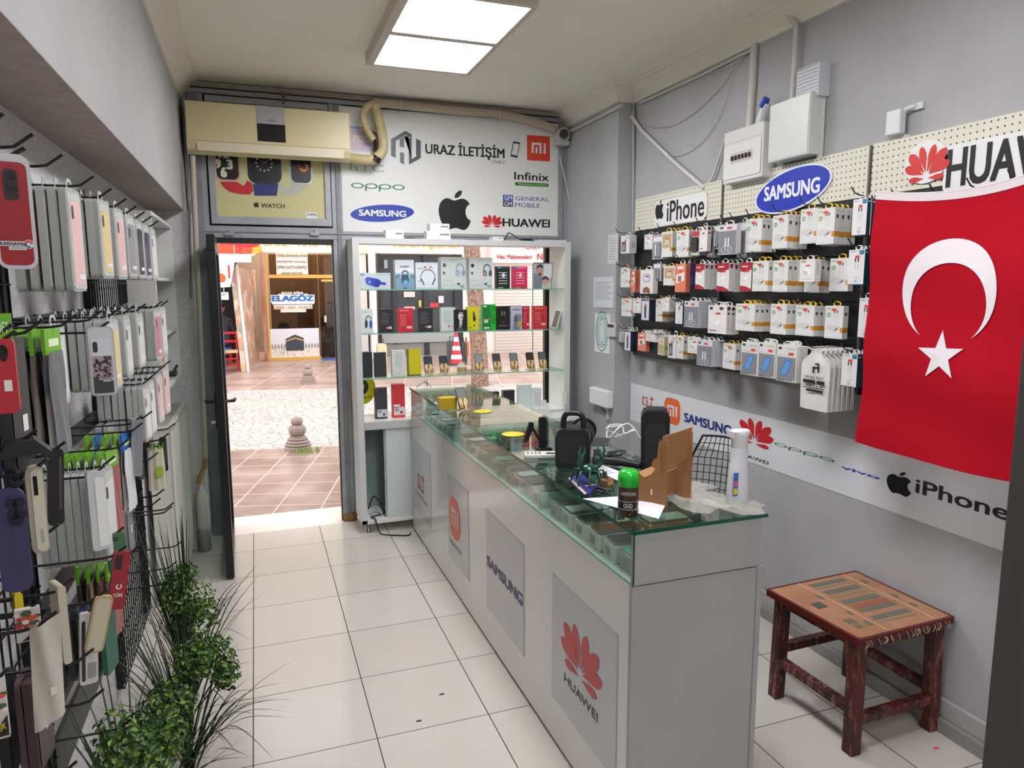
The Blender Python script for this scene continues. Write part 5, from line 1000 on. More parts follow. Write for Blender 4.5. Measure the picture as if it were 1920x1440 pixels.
# photo frame: glass plates with a print of a man and a child
t = thing('photo_frame', 'clear photo frame with a print of two people on the top shelf', 'picture frame', (1.97, YFQ, SH[0]+.004), 0, 'boxes in the display cabinet')
u = q6(1400, 208, 1535, 400); z = SH[0]+.004; h = u[3]-u[1]; w_ = u[2]-u[0]
b = MB(); b.box(u[0], YFQ, z, u[2], YFQ+.006, z+h, m('#b8bcbc', .4)); f = FY(YFQ)
def PP(pts, c, n=.001): b.poly(f, [(u[0]+x*w_, z+y*h) for x, y in pts], m(c, .5), n)
def PE(cx, cy, rx, ry, c, n=.001): b.poly(f, ell(u[0]+cx*w_, z+cy*h, rx*w_, ry*h, 18), m(c, .5), n)
PP([(.0, .0), (1, 0), (1, 1), (0, 1)], '#aab4ba', .0005); PP([(.55, .5), (1, .4), (1, 1), (.6, 1)], '#d4dcdc', .0007); PP([(0, 0), (.55, 0), (.6, .35), (.35, .55), (0, .6)], '#7a8894'); PE(.36, .68, .2, .2, '#c09a86', .0014); PP([(.14, .72), (.2, .9), (.42, .96), (.56, .84), (.5, .8), (.3, .84)], '#4a3c34', .0018); PE(.36, .56, .11, .06, '#5a4a40', .002)
PP([(.45, 0), (1, 0), (1, .2), (.75, .28), (.5, .2)], '#c8ccb0', .0014); PE(.66, .28, .17, .17, '#cfa893', .0018); PP([(.48, .3), (.5, .44), (.68, .5), (.84, .4), (.84, .3), (.68, .38)], '#4c3a30', .0022)
for cx, cy in ((.29, .7), (.43, .69)): PE(cx, cy, .022, .014, '#2a2220', .0024)
for cx, cy in ((.6, .29), (.73, .29)): PE(cx, cy, .02, .013, '#2a2220', .0026)
b.build('photo_print', t)
b = MB(); b.tube([(u[2]-.002, YFQ, z), (u[2]+.012, YFQ-.005, z+h), (u[0], YFQ-.005, z+h+.001)], .0022, m('#3a3c3c', .3)); b.tube([(u[2]+.012, YFQ-.005, z+h), (u[2]+.02, YFQ+.05, z)], .002, m('#3a3c3c', .3)); b.build('wire_stand', t)
# second shelf
z2 = SH[1]+.004
def d_hp2(D, E, P, T, A): A(.62, .55, .26, .2, '#1f2c50', 0, 180, .002, 1.35); E(.42, .38, .12, .18, '#1f2c50', .002); E(.8, .36, .12, .18, '#2f56a8', .002); D(.1, .86, .5, .89, '#a8b0ac')
upright('headphone_box', 'white box with dark blue headphones, first on the second shelf', (105, 550, 200, 728), z2, '#d6dcd8', .07, d_hp2)
def d_list(c):
    def g(D, E, P, T, A):
        for i in range(7): D(.12, .36+i*.075, .75 if i % 2 else .6, .38+i*.075, c)
        E(.52, .2, .07, .05, '#d84a50', .002); D(.62, .15, .88, .25, '#c9c4c4', .002)
    return g
def d_red(D, E, P, T, A): T('hoco', .12, .88, .7, .95, '#f0c0c0'); P([(.62, .6), (.72, .6), (.84, .3), (.74, .3)], '#a81c26'); [D(.1, .3+i*.1, .5, .32+i*.1, '#e89a9c') for i in range(5)]; D(.55, .15, .9, .25, '#d8b0b0', .002)
upright('accessory_box', 'black box with red dot, second on the second shelf', (243, 552, 352, 726), z2, '#24262a', .05, d_list('#6a6c70'))
upright('accessory_box', 'red box third along the second shelf', (385, 552, 502, 728), z2, '#c42a34', .05, d_red)
upright('accessory_box', 'black box with red dot, right of the first red box', (535, 552, 648, 726), z2, '#26282c', .05, d_list('#707276'))
upright('accessory_box', 'whitish green box in the middle of the second shelf', (708, 552, 818, 726), z2, '#cfd8d2', .05, d_list('#98a49e'))
def d_por(D, E, P, T, A): P([(.2, .1), (.5, .3), (.62, .5), (.5, .3), (.75, 0), (.2, 0)], '#4a4c50'); E(.5, .68, .2, .2, '#d2d2d0'); P([(.3, .74), (.38, .9), (.68, .88), (.72, .7), (.6, .8), (.4, .8)], '#8a8a8c', .002); P([(.4, .5), (.6, .5), (.62, .3), (.45, .14), (.38, .3)], '#c8c8c8', .002); P([(.48, .36), (.54, .36), (.5, .12)], '#3a3a3e', .0026); D(.56, .6, .72, .66, '#3c3c40', .0026); E(.45, .68, .02, .015, '#2a2a2c', .0028)
upright('portrait_card', 'black card with a white portrait print leaning before the yellow box', (805, 570, 905, 728), z2, '#17181a', .012, d_por, y=YFQ-.03, cat='card')
def d_yel(D, E, P, T, A): P([(.5, .78), (.58, .85), (.75, .5), (.7, .42), (.5, .5)], '#33341f'); E(.62, .5, .13, .12, '#2a2a22', .002); E(.6, .2, .06, .04, '#2a2a22', .002); D(.1, .1, .4, .13, '#6a6a20')
upright('accessory_box', 'yellow box with dark cable picture on the second shelf', (905, 552, 990, 726), z2, '#d2cf1c', .05, d_yel)
def d_grn(D, E, P, T, A): D(0, 0, .6, 1, '#157a30', .001); D(.06, .9, .3, .96, '#d0e8d0', .002); D(.1, .28, .4, .42, '#c8d4cc', .002); P([(.42, .4), (.5, .36), (.54, .44), (.46, .5)], '#d83a3a', .002); D(.08, .05, .5, .12, '#c8e8c8', .002)
o = upright('phone_box', 'bright green phone box with dark green side in the second shelf', (1020, 535, 1120, 724), z2, '#18b838', .05, d_grn)
u = q6(1020, 535, 1120, 724); b = MB(); b.text(Fr((0, YFQ, 0), (0, 0, 1), (-1, 0, 0), (0, -1, 0)), 'HOT 50', z2+.05, -(u[2]-.004), z2+.17, -(u[0]+(u[2]-u[0])*.66), m('#0d6a24', .45), .0, .003); b.build('lettering', o)
def d_drk(D, E, P, T, A): A(.5, .45, .22, .19, '#5a5a40', 200, 520, .002, 1.4); E(.42, .7, .05, .09, '#8a8c4a', .002); E(.62, .7, .05, .09, '#8a8c4a', .002); D(.15, .15, .85, .18, '#8a8878', .002); E(.5, .3, .12, .1, '#3a3420', .002)
upright('earphone_box', 'black box with looped earphones right of the green box', (1122, 548, 1222, 722), z2, '#17181a', .05, d_drk)
def d_gph(D, E, P, T, A): P([(.15, .0), (.75, .0), (.95, .6), (.4, .66)], '#7a7c98'); [E(.32+.16*(i % 2), .5-.12*(i//2), .06, .045, '#2a2a36', .002) for i in range(4)]; T('Ultra', .15, .8, .8, .86, '#5a5a66'); E(.75, .2, .2, .14, '#b8a04a', .0018)
upright('phone_box', 'grey phone box with a purple phone picture on the second shelf', (1230, 545, 1316, 722), z2, '#b8bac8', .05, d_gph)
upright('accessory_box', 'narrow red box between the grey phone box and the last red box', (1322, 552, 1372, 722), z2, '#c42c36', .05, d_red)
upright('accessory_box', 'last red box on the second shelf', (1403, 552, 1502, 720), z2, '#cc343a', .05, d_red)
P = px(650+1565/4, 440+720/4, 1, YFQ); b = MB(); b.M = Matrix.Translation((P.x, YFQ+.02, z2)) @ Matrix.Rotation(.28, 4, 'Y'); b.box(-.006, -.05, 0, .004, .05, .14, m('#d8dad8', .3)); b.box(-.0065, -.046, .005, -.006, .046, .135, m('#2a2e2c', .2)); b.build('tablet', None, 'small dark tablet leaning at the right end of the second shelf', 'tablet', 'boxes in the display cabinet')
# third shelf
z3 = SH[2]+.004
upright('phone_box', 'black phone box, first on the third shelf', (112, 875, 196, 1062), z3, '#1d2124', .05, lambda D, E, P, T, A: D(.05, .04, .95, .97, '#24282c'), side='#2e3236')
upright('phone_box', 'black phone box, second on the third shelf', (207, 882, 300, 1060), z3, '#2a2d2f', .05, lambda D, E, P, T, A: D(.05, .04, .95, .96, '#303436'))
upright('phone_box', 'white phone box on the third shelf', (338, 868, 440, 1056), z3, '#d4d8d4', .05, lambda D, E, P, T, A: (D(.25, .35, .8, .9, '#c3c8c4'), D(.4, .08, .6, .12, '#a8aca8')))
upright('phone_box', 'yellow phone box with dark rim on the third shelf', (458, 862, 558, 1056), z3, '#ccc41a', .05, lambda D, E, P, T, A: (D(0, 0, .06, 1, '#6a681c'), D(0, 0, 1, .03, '#3a3a18')), side='#6a681c')
m_pg = m('#30363c', .12); 
def phone_on_stand(pos, lab, screen, tilt=22, yaw=0, grp='phones on little stands in the display cabinet', w=.062, h=.125):
    t = thing('display_phone', lab, 'phone', pos, yaw, grp); M_ = Matrix.Translation(pos) @ Matrix.Rotation(yaw, 4, 'Z')
    b = MB(); b.M = M_ @ Matrix.Rotation(math.radians(-tilt), 4, 'X') @ Matrix.Translation((0, 0, .012)); b.prism(Fr((0, 0, 0), (1, 0, 0), (0, 0, 1), (0, -1, 0)), rrect(-w/2, 0, w/2, h, .008), -.004, .004, m_pg); f_ = Fr((0, -.004, 0), (1, 0, 0), (0, 0, 1), (0, -1, 0)); b.poly(f_, rrect(-w/2+.003, .003, w/2-.003, h-.003, .006), m(screen, .15), .0005)
    b.poly(f_, [(-w/2+.004, .004), (w/2-.004, .004), (w/2-.004, h*.52), (-w/2+.004, h*.52)], m('#b08a48', .2), .0008); b.poly(f_, ell(-.012, .042, .017, .02, 12), m('#d4bc8a', .2), .0011); b.poly(f_, ell(.012, .042, .017, .02, 12), m('#d4bc8a', .2), .0012); b.rect(f_, -.004, .0, .004, .06, m('#2a2218', .2), .0014); b.build('phone_body', t)
    b = MB(); b.M = M_; b.box(-w*.45, -.02, 0, w*.45, .05, .004, m('#c9b48c', .4)); b.tube([(0, -.02, .006), (.006, .04, .07)], .004, m('#d8c8a4', .4)); b.box(-w*.3, -.024, 0, w*.3, -.014, .014, m('#c9b48c', .4)); b.build('stand', t); return t
for i, (a, sc_) in enumerate(((622, '#3a4450'), (738, '#3c4650'), (1005, '#8fa0a0'), (1138, '#4a4c4c'), (1268, '#7a8484'), (1390, '#3a3632'), (1482, '#5a6260'))):
    P = px(650+a/4, 700, 1, YFQ); phone_on_stand((P.x, YFQ+.01, z3), f'phone on a tan stand, {ORD[i]} from the yellow box on the third shelf', sc_)
P = px(650+872/4, 700, 1, YFQ); b = MB(); b.lathe([(.034, 0), (.036, .005), (.036, .05), (.03, .056), (.022, .062), (.022, .075)], m('#c9c6b2', .2), c=(P.x, YFQ+.03, z3), k=16); b.lathe([(.0365, .012), (.0365, .04)], m('#b89a58', .4), c=(P.x, YFQ+.03, z3), k=16, caps=False); b.build('glass_jar', None, 'small glass jar between the phones on the third shelf', 'jar')
# deck of the cabinet
z4 = .80
def d_lbl(D, E, P, T, A): D(.14, .06, .96, .3, '#c8d0d0'); D(.2, .2, .5, .27, '#8a9494', .002); D(.62, .1, .78, .18, '#2a2e30', .002); D(.06, .9, .16, .96, '#c8342c', .002)
upright('phone_box', 'dark grey phone box with red side on the cabinet deck', (210, 1148, 308, 1375), z4, '#363c40', .05, d_lbl, side='#b02a34')
def d_lbl2(D, E, P, T, A): D(.1, .08, .95, .32, '#e0cfd0'); D(.1, .3, .6, .4, '#e0cfd0'); D(.2, .2, .5, .27, '#a89090', .002); D(.62, .12, .78, .2, '#3a2a2c', .002); D(.06, .9, .16, .96, '#a02028', .002)
upright('phone_box', 'red phone box with white label on the cabinet deck', (340, 1130, 440, 1375), z4, '#d23a44', .05, d_lbl2)
upright('phone_box', 'teal grey phone box beside the counter end', (505, 1190, 582, 1375), z4, '#7fa09c', .05, d_lbl, side='#c8a8a8')
for q, c, lb in (((925, 1165, 976, 1290), '#d8dcda', 'small white box right of the counter glass'), ((1050, 1150, 1145, 1290), '#1f2326', 'black phone box with pale label on the cabinet deck'), ((1175, 1155, 1260, 1300), '#24282b', 'plain black phone box on the cabinet deck'), ((1290, 1145, 1386, 1320), '#d2dcda', 'tall pale box near the right side of the deck'), ((1388, 1160, 1462, 1310), '#dcdfdc', 'white printed box at the right end of the deck')):
    upright('phone_box', lb, q, z4, c, .05, (lambda D, E, P, T, A: D(.3, .12, .62, .4, '#c8ccb8')) if 'label' in lb else (lambda D, E, P, T, A: [D(.2, .2+.09*i, .85, .22+.09*i, '#aab0b0') for i in range(7)]) if 'printed' in lb else None)
P = px(650+100/4, 440+1155/4, 1, YF-.004); b = MB(); f = FY(YF-.003); c_ = f.at(679, 729); b.prism(f, ell(c_[0], c_[1], .098, .118, 32), 0, .002, m('#c9cc1e', .45)); b.ring(f, c_[0], c_[1]+.015, .046, .056, .018, .022, m('#23261c', .45), .003); b.text(f, 'BEATS', c_[0]-.03, c_[1]-.075, c_[0]+.07, c_[1]-.055, m('#3a3c1a', .45), .01, .003); b.build('round_sticker', None, 'round yellow sticker with a black ring on the window glass', 'sticker')
t = thing('headset', 'black headset hanging on a small metal arm at the counter end', 'headphones', px(795, 735, 1, 4.95)); P = px(795, 738, 1, 4.95)
b = MB(); b.tube(spl([P+Vector((-.06, 0, -.02)), P+Vector((-.05, 0, .05)), P+Vector((0, 0, .08)), P+Vector((.05, 0, .05)), P+Vector((.06, 0, -.02))]), .004, m('#a8acae', .3, .6)); b.build('headband', t)
for s_ in (-1, 1): b = MB(); b.tube([P+Vector((.05*s_, 0, -.03)), P+Vector((.064*s_, 0, -.01))], .024, m('#16181a', .35), 12); b.build('ear_cup', t)
b = MB(); b.tube([P+Vector((0, .03, .08)), P+Vector((.03, .03, .09)), P+Vector((.03, .03, -.12)), (P.x+.03, P.y+.03, .8)], .004, m('#9a9ea0', .3, .7)); b.box(P.x-.02, P.y, .8, P.x+.08, P.y+.06, .806, m('#9a9ea0', .3, .7)); b.build('hanger_arm', t)
# on top of the cabinet
fT = FY(4.88)
for q, lb, zz in (((723, 430, 757, 447), 'small white box alone on the cabinet top', 0), ((800, 433, 845, 450), 'white printed box lowest of the stack on the cabinet top', 0), ((806, 418, 843, 433), 'white box on top of the stack on the cabinet top', 1), ((924, 444, 944, 452), 'flat white adapter on the cabinet top', 0)):
    u = fT.rc(*q); z = CZ+.03 if not zz else CZ+.03+_h; _h = u[3]-u[1]; b = MB(); b.box(u[0], 4.88, z, u[2], 4.97, z+_h, m('#dcdcd8', .45)); b.rect(fT, u[0]+.55*(u[2]-u[0]), z+_h*.5, u[2]-.01, z+_h*.7, m('#8a8a8a', .5)); b.build('carton_box', None, lb, 'box', 'white boxes on the cabinet top')
b = MB(); b.tube(spl([(.98, 4.9, CZ+.034), (1.04, 4.93, CZ+.04), (1.08, 4.9, CZ+.034), (1.12, 4.95, CZ+.036)]), .004, '#18181a'); b.build('cable', None, 'black cable between the white boxes on the cabinet top', 'cable')
b = MB(); b.tube(spl([(1.42, 4.9, CZ+.034), (1.6, 4.93, CZ+.034), (1.72, 4.92, CZ+.036), (1.76, 4.92, CZ+.09), (1.84, 4.92, CZ+.05), (1.95, 4.9, CZ+.034)]), .004, '#18181a'); b.box(1.86, 4.88, CZ+.03, 1.93, 4.94, CZ+.05, m('#1c1c1e', .4)); b.build('cable', None, 'black adapter cable arching over the right cabinet top', 'cable')
b = MB(); b.box(1.98, 4.88, CZ+.031, 2.2, 5.0, CZ+.045, m('#c9c9c6', .5)); b.build('flat_carton', None, 'flat grey white carton at the right cabinet top', 'box')
# cables on the floor by the cabinet
b = MB(); b.tube(spl([(.70, 5.0, .13), (.73, 4.9, .25), (.80, 4.92, .12), (.72, 4.9, .105), (.70, 4.87, .105), (.72, 4.82, .108), (.75, 4.79, .01), (.86, 4.72, .006), (.93, 4.70, .006), (.95, 4.74, .006)]), .005, '#151517'); b.build('cable', None, 'black cable trailing out of the open cabinet onto the floor', 'cable')
b = MB(); b.tube(spl([(.70, 4.9, .105), (.74, 4.95, .16), (.78, 4.9, .11), (.75, 5.0, .105), (.70, 4.95, .107)]), .006, m('#a9acac', .5)); b.build('cable', None, 'grey cable coil inside the open cabinet bottom', 'cable')

# ================================================================ counter
KX0, KX1, KY0, KY1, KZ = .99, 1.44, 1.71, 4.82, 1.03
m_cw = mat_mottled('glossy_white_laminate', '#dad9d6', '#dfdedb', 2, .12); m_ce = mat_mottled('grey_white_laminate', '#9a9a98', '#a0a09e', 2, .35)
m_ctop = mat_glass('green_counter_glass', '#e6f4ec', .13); m_cfr = mat_glass('counter_front_glass', '#f2faf6', .10); m_gr = m('#174c3b', .12)
ct = thing('shop_counter', 'long white shop counter with glass showcase top and phone brand panels', 'counter', (KX0, KY0, 0))
def kp(name, lst, mt, bev=.002):
    b = MB()
    for a in lst: b.box(*a, mt)
    return b.build(name, ct, bev=bev)
kp('front_panel', [(KX0, KY0+.01, .012, KX0+.02, KY1, .862)], m_cw); kp('plinth', [(KX0+.012, KY0+.02, 0, KX1-.02, KY1, .012)], m('#161616', .6), 0)
kp('end_panel', [(KX0-.002, KY0, .008, KX1-.012, KY0+.018, .858)], m_ce); kp('end_panel', [(KX0+.002, KY0-.003, .862, KX1-.005, KY0+.02, KZ-.014)], m_ce)
kp('end_trim', [(KX1-.012, KY0-.004, 0, KX1+.006, KY0+.02, .845), (KX1-.015, KY0-.006, .845, KX1+.012, KY0+.02, .862)], m('#a3a4a2', .35, .2))
kp('far_end_panel', [(KX0+.004, KY1-.018, .012, KX1, KY1, KZ-.014)], m('#bfc1c2', .4)); kp('shelf_board', [(KX0+.02, KY0+.02, .845, KX1, KY1-.02, .862)], m_ce, 0)
kp('back_panel', [(KX1-.015, KY0+.02, .862, KX1, KY1-.02, KZ-.014)], m('#8d9492', .4), 0)
o = kp('glass_top', [(KX0-.006, KY0-.008, KZ-.012, KX1+.012, KY1+.004, KZ)], m_ctop, 0)
b = MB(); b.box(KX0-.0075, KY0-.0095, KZ-.0115, KX1+.013, KY0-.0082, KZ-.0005, m_gr); b.box(KX0-.0075, KY0-.0095, KZ-.0115, KX0-.0062, KY1, KZ-.0005, m_gr); b.build('green_edge', o)
o = kp('front_glass', [(KX0-.001, KY0+.003, .863, KX0+.005, KY1-.02, KZ-.0125)], m_cfr, 0)
b = MB(); b.box(KX0-.0022, KY0-.0042, .863, KX0+.001, KY0-.0005, KZ-.013, m_gr); b.box(KX0-.0025, KY0, .8605, KX0-.0008, KY1-.02, .8645, m('#4a9a80', .15)); b.build('green_edge', o)
for y in (2.45, 2.95, 3.75): kp('glass_divider', [(KX0+.006, y, .863, KX1-.016, y+.005, KZ-.013)], mat_glass('divider_glass', '#dff0ea', .12), 0)
FK = FX(KX0-.0025)
def lpanel(q, fn):
    u = q; b = MB(); b.prism(FX(KX0), [(u[0], u[1]), (u[2], u[1]), (u[2], u[3]), (u[0], u[3])], 0.0004, .0024, m('#bfc1c4', .18)); b.rect(FK, u[2]-.003, u[1], u[2], u[3], m('#77736e', .4), .0003); b.rect(FK, u[0], u[3]-.003, u[2], u[3], m('#8f8b86', .4), .0003); fn(b); b.build('logo_panel', ct); return u
u3 = FK.rc4((912, 1050), (982.5, 1100), (948, 989), (981, 1230)); hh = (u3[1], u3[3]); lm = m('#c23c3a', .4)
def pan(l, r): return (FK.at(*l)[0], hh[0], FK.at(*r)[0], hh[1])
def l1(b): lg_oneplus(b, FK, *FK.rc4((784, 905), (796, 912), (790, 888), (788, 919)), lm, .001); b.text(FK, 'ONEPLUS', *FK.rc4((779, 930), (801, 935), (779, 916), (800, 949)), lm, .0, .001)
def l2(b): lg_mi(b, FK, *FK.rc4((842.5, 970), (863.5, 980), (853, 934), (853, 1011)), m('#d8582c', .4), m('#cfc8c4', .4), .42, .001); b.text(FK, 'xiaomi', *FK.rc4((843, 1015), (865, 1030), (843, 1003), (865, 1043)), m('#4a4a4c', .4), .0, .001)
def l3(b): b.text(FK, 'SAMSUNG', *FK.rc4((913, 1050), (980.5, 1110), (913, 1039), (980.5, 1139)), m('#323a66', .4), .04, .001)
def l4(b): lg_petals(b, FK, *FK.rc4((1057, 1230), (1123, 1260), (1081, 1172), (1106, 1308)), m('#c42e34', .4), .001); b.text(FK, 'HUAWEI', *FK.rc4((1058, 1275), (1121, 1330), (1058, 1260), (1120, 1355)), m('#222224', .4), .01, .001)
lpanel(pan((768, 930), (808, 930)), l1); lpanel(pan((840, 960), (878.5, 1000)), l2); lpanel(u3, l3); lpanel(pan((1035, 1150), (1158, 1250)), l4)
# phones and boxes inside the showcase
random.seed(8); cols = ['#2aa898', '#23272b', '#8a4a34', '#4a5058', '#c8ccd0', '#2c2f36', '#7a5a4a', '#3a4a5c', '#b8c0c4', '#56606a']
def boxed_phone(y, x, i, lab):
    t = thing('boxed_phone', lab, 'phone', (x, y, .863), 0, 'phones in the counter showcase'); M_ = Matrix.Translation((x, y, .863)) @ Matrix.Rotation(random.uniform(-.08, .08), 4, 'Z')
    hb = .055; b = MB(); b.M = M_; b.box(-.085, -.045, 0, .085, .045, hb, m(random.choice(['#cfcfca', '#d8d4cc', '#b4a08e', '#9aa2a4']), .4)); b.rect(Fr((-.085, 0, 0), (0, -1, 0), (0, 0, 1), (-1, 0, 0)), -.03, .01, .01, .04, m('#8a8c8e', .5)); b.build('phone_carton', t, bev=.002)
    c = cols[i % len(cols)]; b = MB(); b.M = M_ @ Matrix.Translation((-.005, 0, hb+.001)); b.prism(FZ(0), rrect(-.078, -.038, .078, .038, .01), 0, .009, m('#8f9496', .25, .5)); b.poly(FZ(.009), rrect(-.075, -.035, .075, .035, .009), m(c, .12), .0005); b.build('phone', t)
ys = [1.80, 1.91, 2.02, 2.13, 2.24, 2.35, 2.53, 2.64, 2.75, 2.86, 3.05, 3.16, 3.27, 3.38, 3.49, 3.60, 3.85, 3.97, 4.09, 4.21, 4.33, 4.5]
for i, y in enumerate(ys):
    boxed_phone(y, 1.105, i, f'phone on its carton in the front row under counter glass, {ORD[i] if i < 18 else ["nineteenth", "twentieth", "twenty-first", "twenty-second"][i-18]} from the near end')
for i, y in enumerate(ys[::2]): boxed_phone(y+.03, 1.31, i*3+1, f'phone on its carton in the back row under counter glass, {ORD[i]} from the near end')
# ================================================================ things on the counter
Z = KZ
t = thing('spray_can', 'brown air freshener can with bright green cap at the near counter corner', 'spray can', (1.043, 1.842, Z)); M_ = Matrix.Translation((1.043, 1.842, Z)) 
b = MB(); b.M = M_; cb = m('#3a2420', .3); b.lathe([(.028, 0), (.031, .003), (.031, .088), (.028, .094)], cb, k=28); b.lathe([(.0313, .026), (.0313, .048)], m('#1b1a1c', .35), k=28, caps=False); b.lathe([(.0314, .024), (.0314, .026)], m('#b8b4ae', .3), k=28, caps=False); b.lathe([(.0314, .048), (.0314, .05)], m('#b8b4ae', .3), k=28, caps=False)
random.seed(5)
for i in range(30): a = random.uniform(0, 6.28); z = random.uniform(.004, .022); b.box(.0300*math.cos(a)-.002, .0300*math.sin(a)-.002, z, .0300*math.cos(a)+.002, .0300*math.sin(a)+.002, z+.003, m(random.choice(['#6a4a38', '#8a6a4a', '#241614']), .5))
b.build('can_body', t)
def curved_text(b, s, z0, z1, r, a0, a1, mt, bold=.02):
    vs, fs, _ = text_geo(s, bold); b.add([((r+q)*math.cos(a0+(a1-a0)*x), (r+q)*math.sin(a0+(a1-a0)*x), z0+(z1-z0)*y) for x, y, q in vs], fs, mt)
ac = math.atan2(-1.842, -1.043)
b = MB(); b.M = M_; curved_text(b, 'ARMONI', .068, .079, .0316, ac-.75, ac+.75, m('#b9aea6', .4)); curved_text(b, 'OUD', .030, .044, .0319, ac-.45, ac+.45, m('#d0cbc4', .4)); b.build('label_print', t)
b = MB(); b.M = M_; b.lathe([(.030, .092), (.032, .094), (.032, .122), (.029, .136), (.020, .142), (0.004, .1425)], m('#18b02c', .2), k=28); b.build('cap', t)
t = thing('spray_bottle', 'white cleaner bottle with flat trigger head at the far right counter corner', 'bottle', (1.425, 1.815, Z))
b = MB(); b.M = M_ 
def elat(b, prof, mt, k=24, sy=.62):
    vs = [(r*math.cos(2*math.pi*j/k), r*sy*math.sin(2*math.pi*j/k), z) for r, z in prof for j in range(k)]; n = len(prof)
    b.add(vs, [(i*k+j, i*k+(j+1) % k, (i+1)*k+(j+1) % k, (i+1)*k+j) for i in range(n-1) for j in range(k)], mt, True); b.add(vs, [tuple(range(k))[::-1], tuple(range((n-1)*k, n*k))], mt)
b.M = TM[t.name]
elat(b, [(.038, 0), (.040, .006), (.038, .06), (.034, .11), (.033, .13), (.030, .14), (.031, .165), (.030, .185)], m('#cfd2d6', .35)); b.build('bottle_body', t)
b = MB(); b.M = TM[t.name] @ Matrix.Rotation(-.15, 4, 'Z'); f_ = Fr((-.02, -.0245, 0), (.9, .1, 0), (0, 0, 1), (-.3, -.95, 0)); b.rect(f_, -.012, .035, .008, .11, m('#3a62b4', .4), .002); b.rect(f_, -.010, .04, .006, .06, m('#d8c83a', .4), .003); b.rect(f_, -.01, .065, .006, .085, m('#c85a9a', .4), .003); b.build('label_print', t)
b = MB(); b.M = TM[t.name]; elat(b, [(.027, .185), (.029, .188), (.029, .215), (.034, .225), (.036, .238), (.030, .243)], m('#d8d8d8', .3)); b.add([(-.036, -.02, .24), (.02, -.02, .238), (.02, .02, .238), (-.036, .02, .24), (-.036, -.02, .22), (-.036, .02, .22)], [(0, 1, 2, 3), (0, 3, 5, 4)], m('#d4d4d4', .3)); b.build('spray_head', t)
# cardboard stand
cdb = mat_mottled('brown_cardboard', '#93673f', '#a2744a', 8, .8); cde = m('#b98f62', .8)
t = thing('cardboard_stand', 'folded brown cardboard display stand with notched sides', 'stand', (1.168, 1.822, Z)); M_ = Matrix.Translation((1.168, 1.822, Z)) @ Matrix.Rotation(math.radians(30), 4, 'Z')
prof = [(0, 0), (.145, 0), (.145, .100), (.140, .112), (.128, .120), (.112, .118), (.098, .108), (.088, .100), (.076, .098), (.06, .106), (.046, .124), (.038, .150), (.034, .205), (.03, .222), (.02, .228), (0, .226)]
for k in (0, 1):
    b = MB(); b.M = M_; b.prism(Fr((.165*k, 0, 0), (0, 1, 0), (0, 0, 1), (-1, 0, 0)), prof, -.002, .002, cdb); f_ = Fr((.165*k-.0022, 0, 0), (0, 1, 0), (0, 0, 1), (-1, 0, 0)); b.rect(f_, .05, .045, .056, .064, m('#e8e4dc', .5), .0005); b.build('side_panel', t)
b = MB(); b.M = M_; b.box(-.008, .012, .135, .185, .016, .238, cdb); b.build('upper_panel', t)
b = MB(); b.M = M_; b.box(-.012, .10, .082, .19, .15, .086, cdb); b.build('cross_panel', t)
b = MB(); b.M = M_; b.box(.0, .05, 0.02, .165, .054, .10, cdb); b.build('inner_panel', t)
# box speaker with carry handle
blk = m('#101113', .4); blk2 = m('#1b1c1f', .55)
t = thing('carry_speaker', 'black box speaker with carry handle on the counter', 'speaker', (1.14, 2.45, Z)); M_ = Matrix.Translation((1.14, 2.45, Z)) @ Matrix.Rotation(math.radians(-28), 4, 'Z')
b = MB(); b.M = M_; pts = [(-.065, .012), (-.058, 0), (.058, 0), (.065, .012), (.068, .11), (.060, .142), (.045, .152), (-.045, .152), (-.060, .142), (-.068, .11)]; b.prism(FY(0), pts, -.055, .055, blk); b.build('speaker_body', t, bev=.008)
b = MB(); b.M = M_; b.prism(FY(-.0), rrect(-.05, .02, .05, .13, .02), .055, .06, blk2); b.build('grille', t)
b = MB(); b.M = M_; b.tube(spl([(-.04, 0, .148), (-.036, 0, .19), (-.02, 0, .206), (.02, 0, .206), (.036, 0, .19), (.04, 0, .148)]), .011, blk, 10); b.build('carry_handle', t)
b = MB(); b.M = M_; b.tube([(.03, .05, .10), (.035, .13, .115)], .045, blk, 18); b.tube([(.035, .13, .115), (.036, .14, .117)], .052, blk2, 18); b.build('horn', t)
t = thing('tower_speaker', 'tall black speaker standing behind the cardboard stand', 'speaker', (1.395, 2.27, Z)); M_ = Matrix.Translation((1.395, 2.27, Z)) @ Matrix.Rotation(math.radians(-30), 4, 'Z')
b = MB(); b.M = M_; b.prism(FY(0), [(-.05, 0), (.05, 0), (.052, .21), (.044, .232), (-.044, .232), (-.054, .21)], -.05, .05, blk); b.build('speaker_body', t, bev=.014)
b = MB(); b.M = M_; b.box(-.035, -.04, .231, .035, .04, .24, blk2)
for i in range(4): b.box(-.03+.016*i, -.035, .2395, -.02+.016*i, .035, .2425, blk)
b.build('top_grip', t, bev=.003)
b = MB(); b.M = M_; b.prism(FY(0), rrect(-.04, .02, .04, .19, .02), .05, .054, blk2); b.build('grille', t)
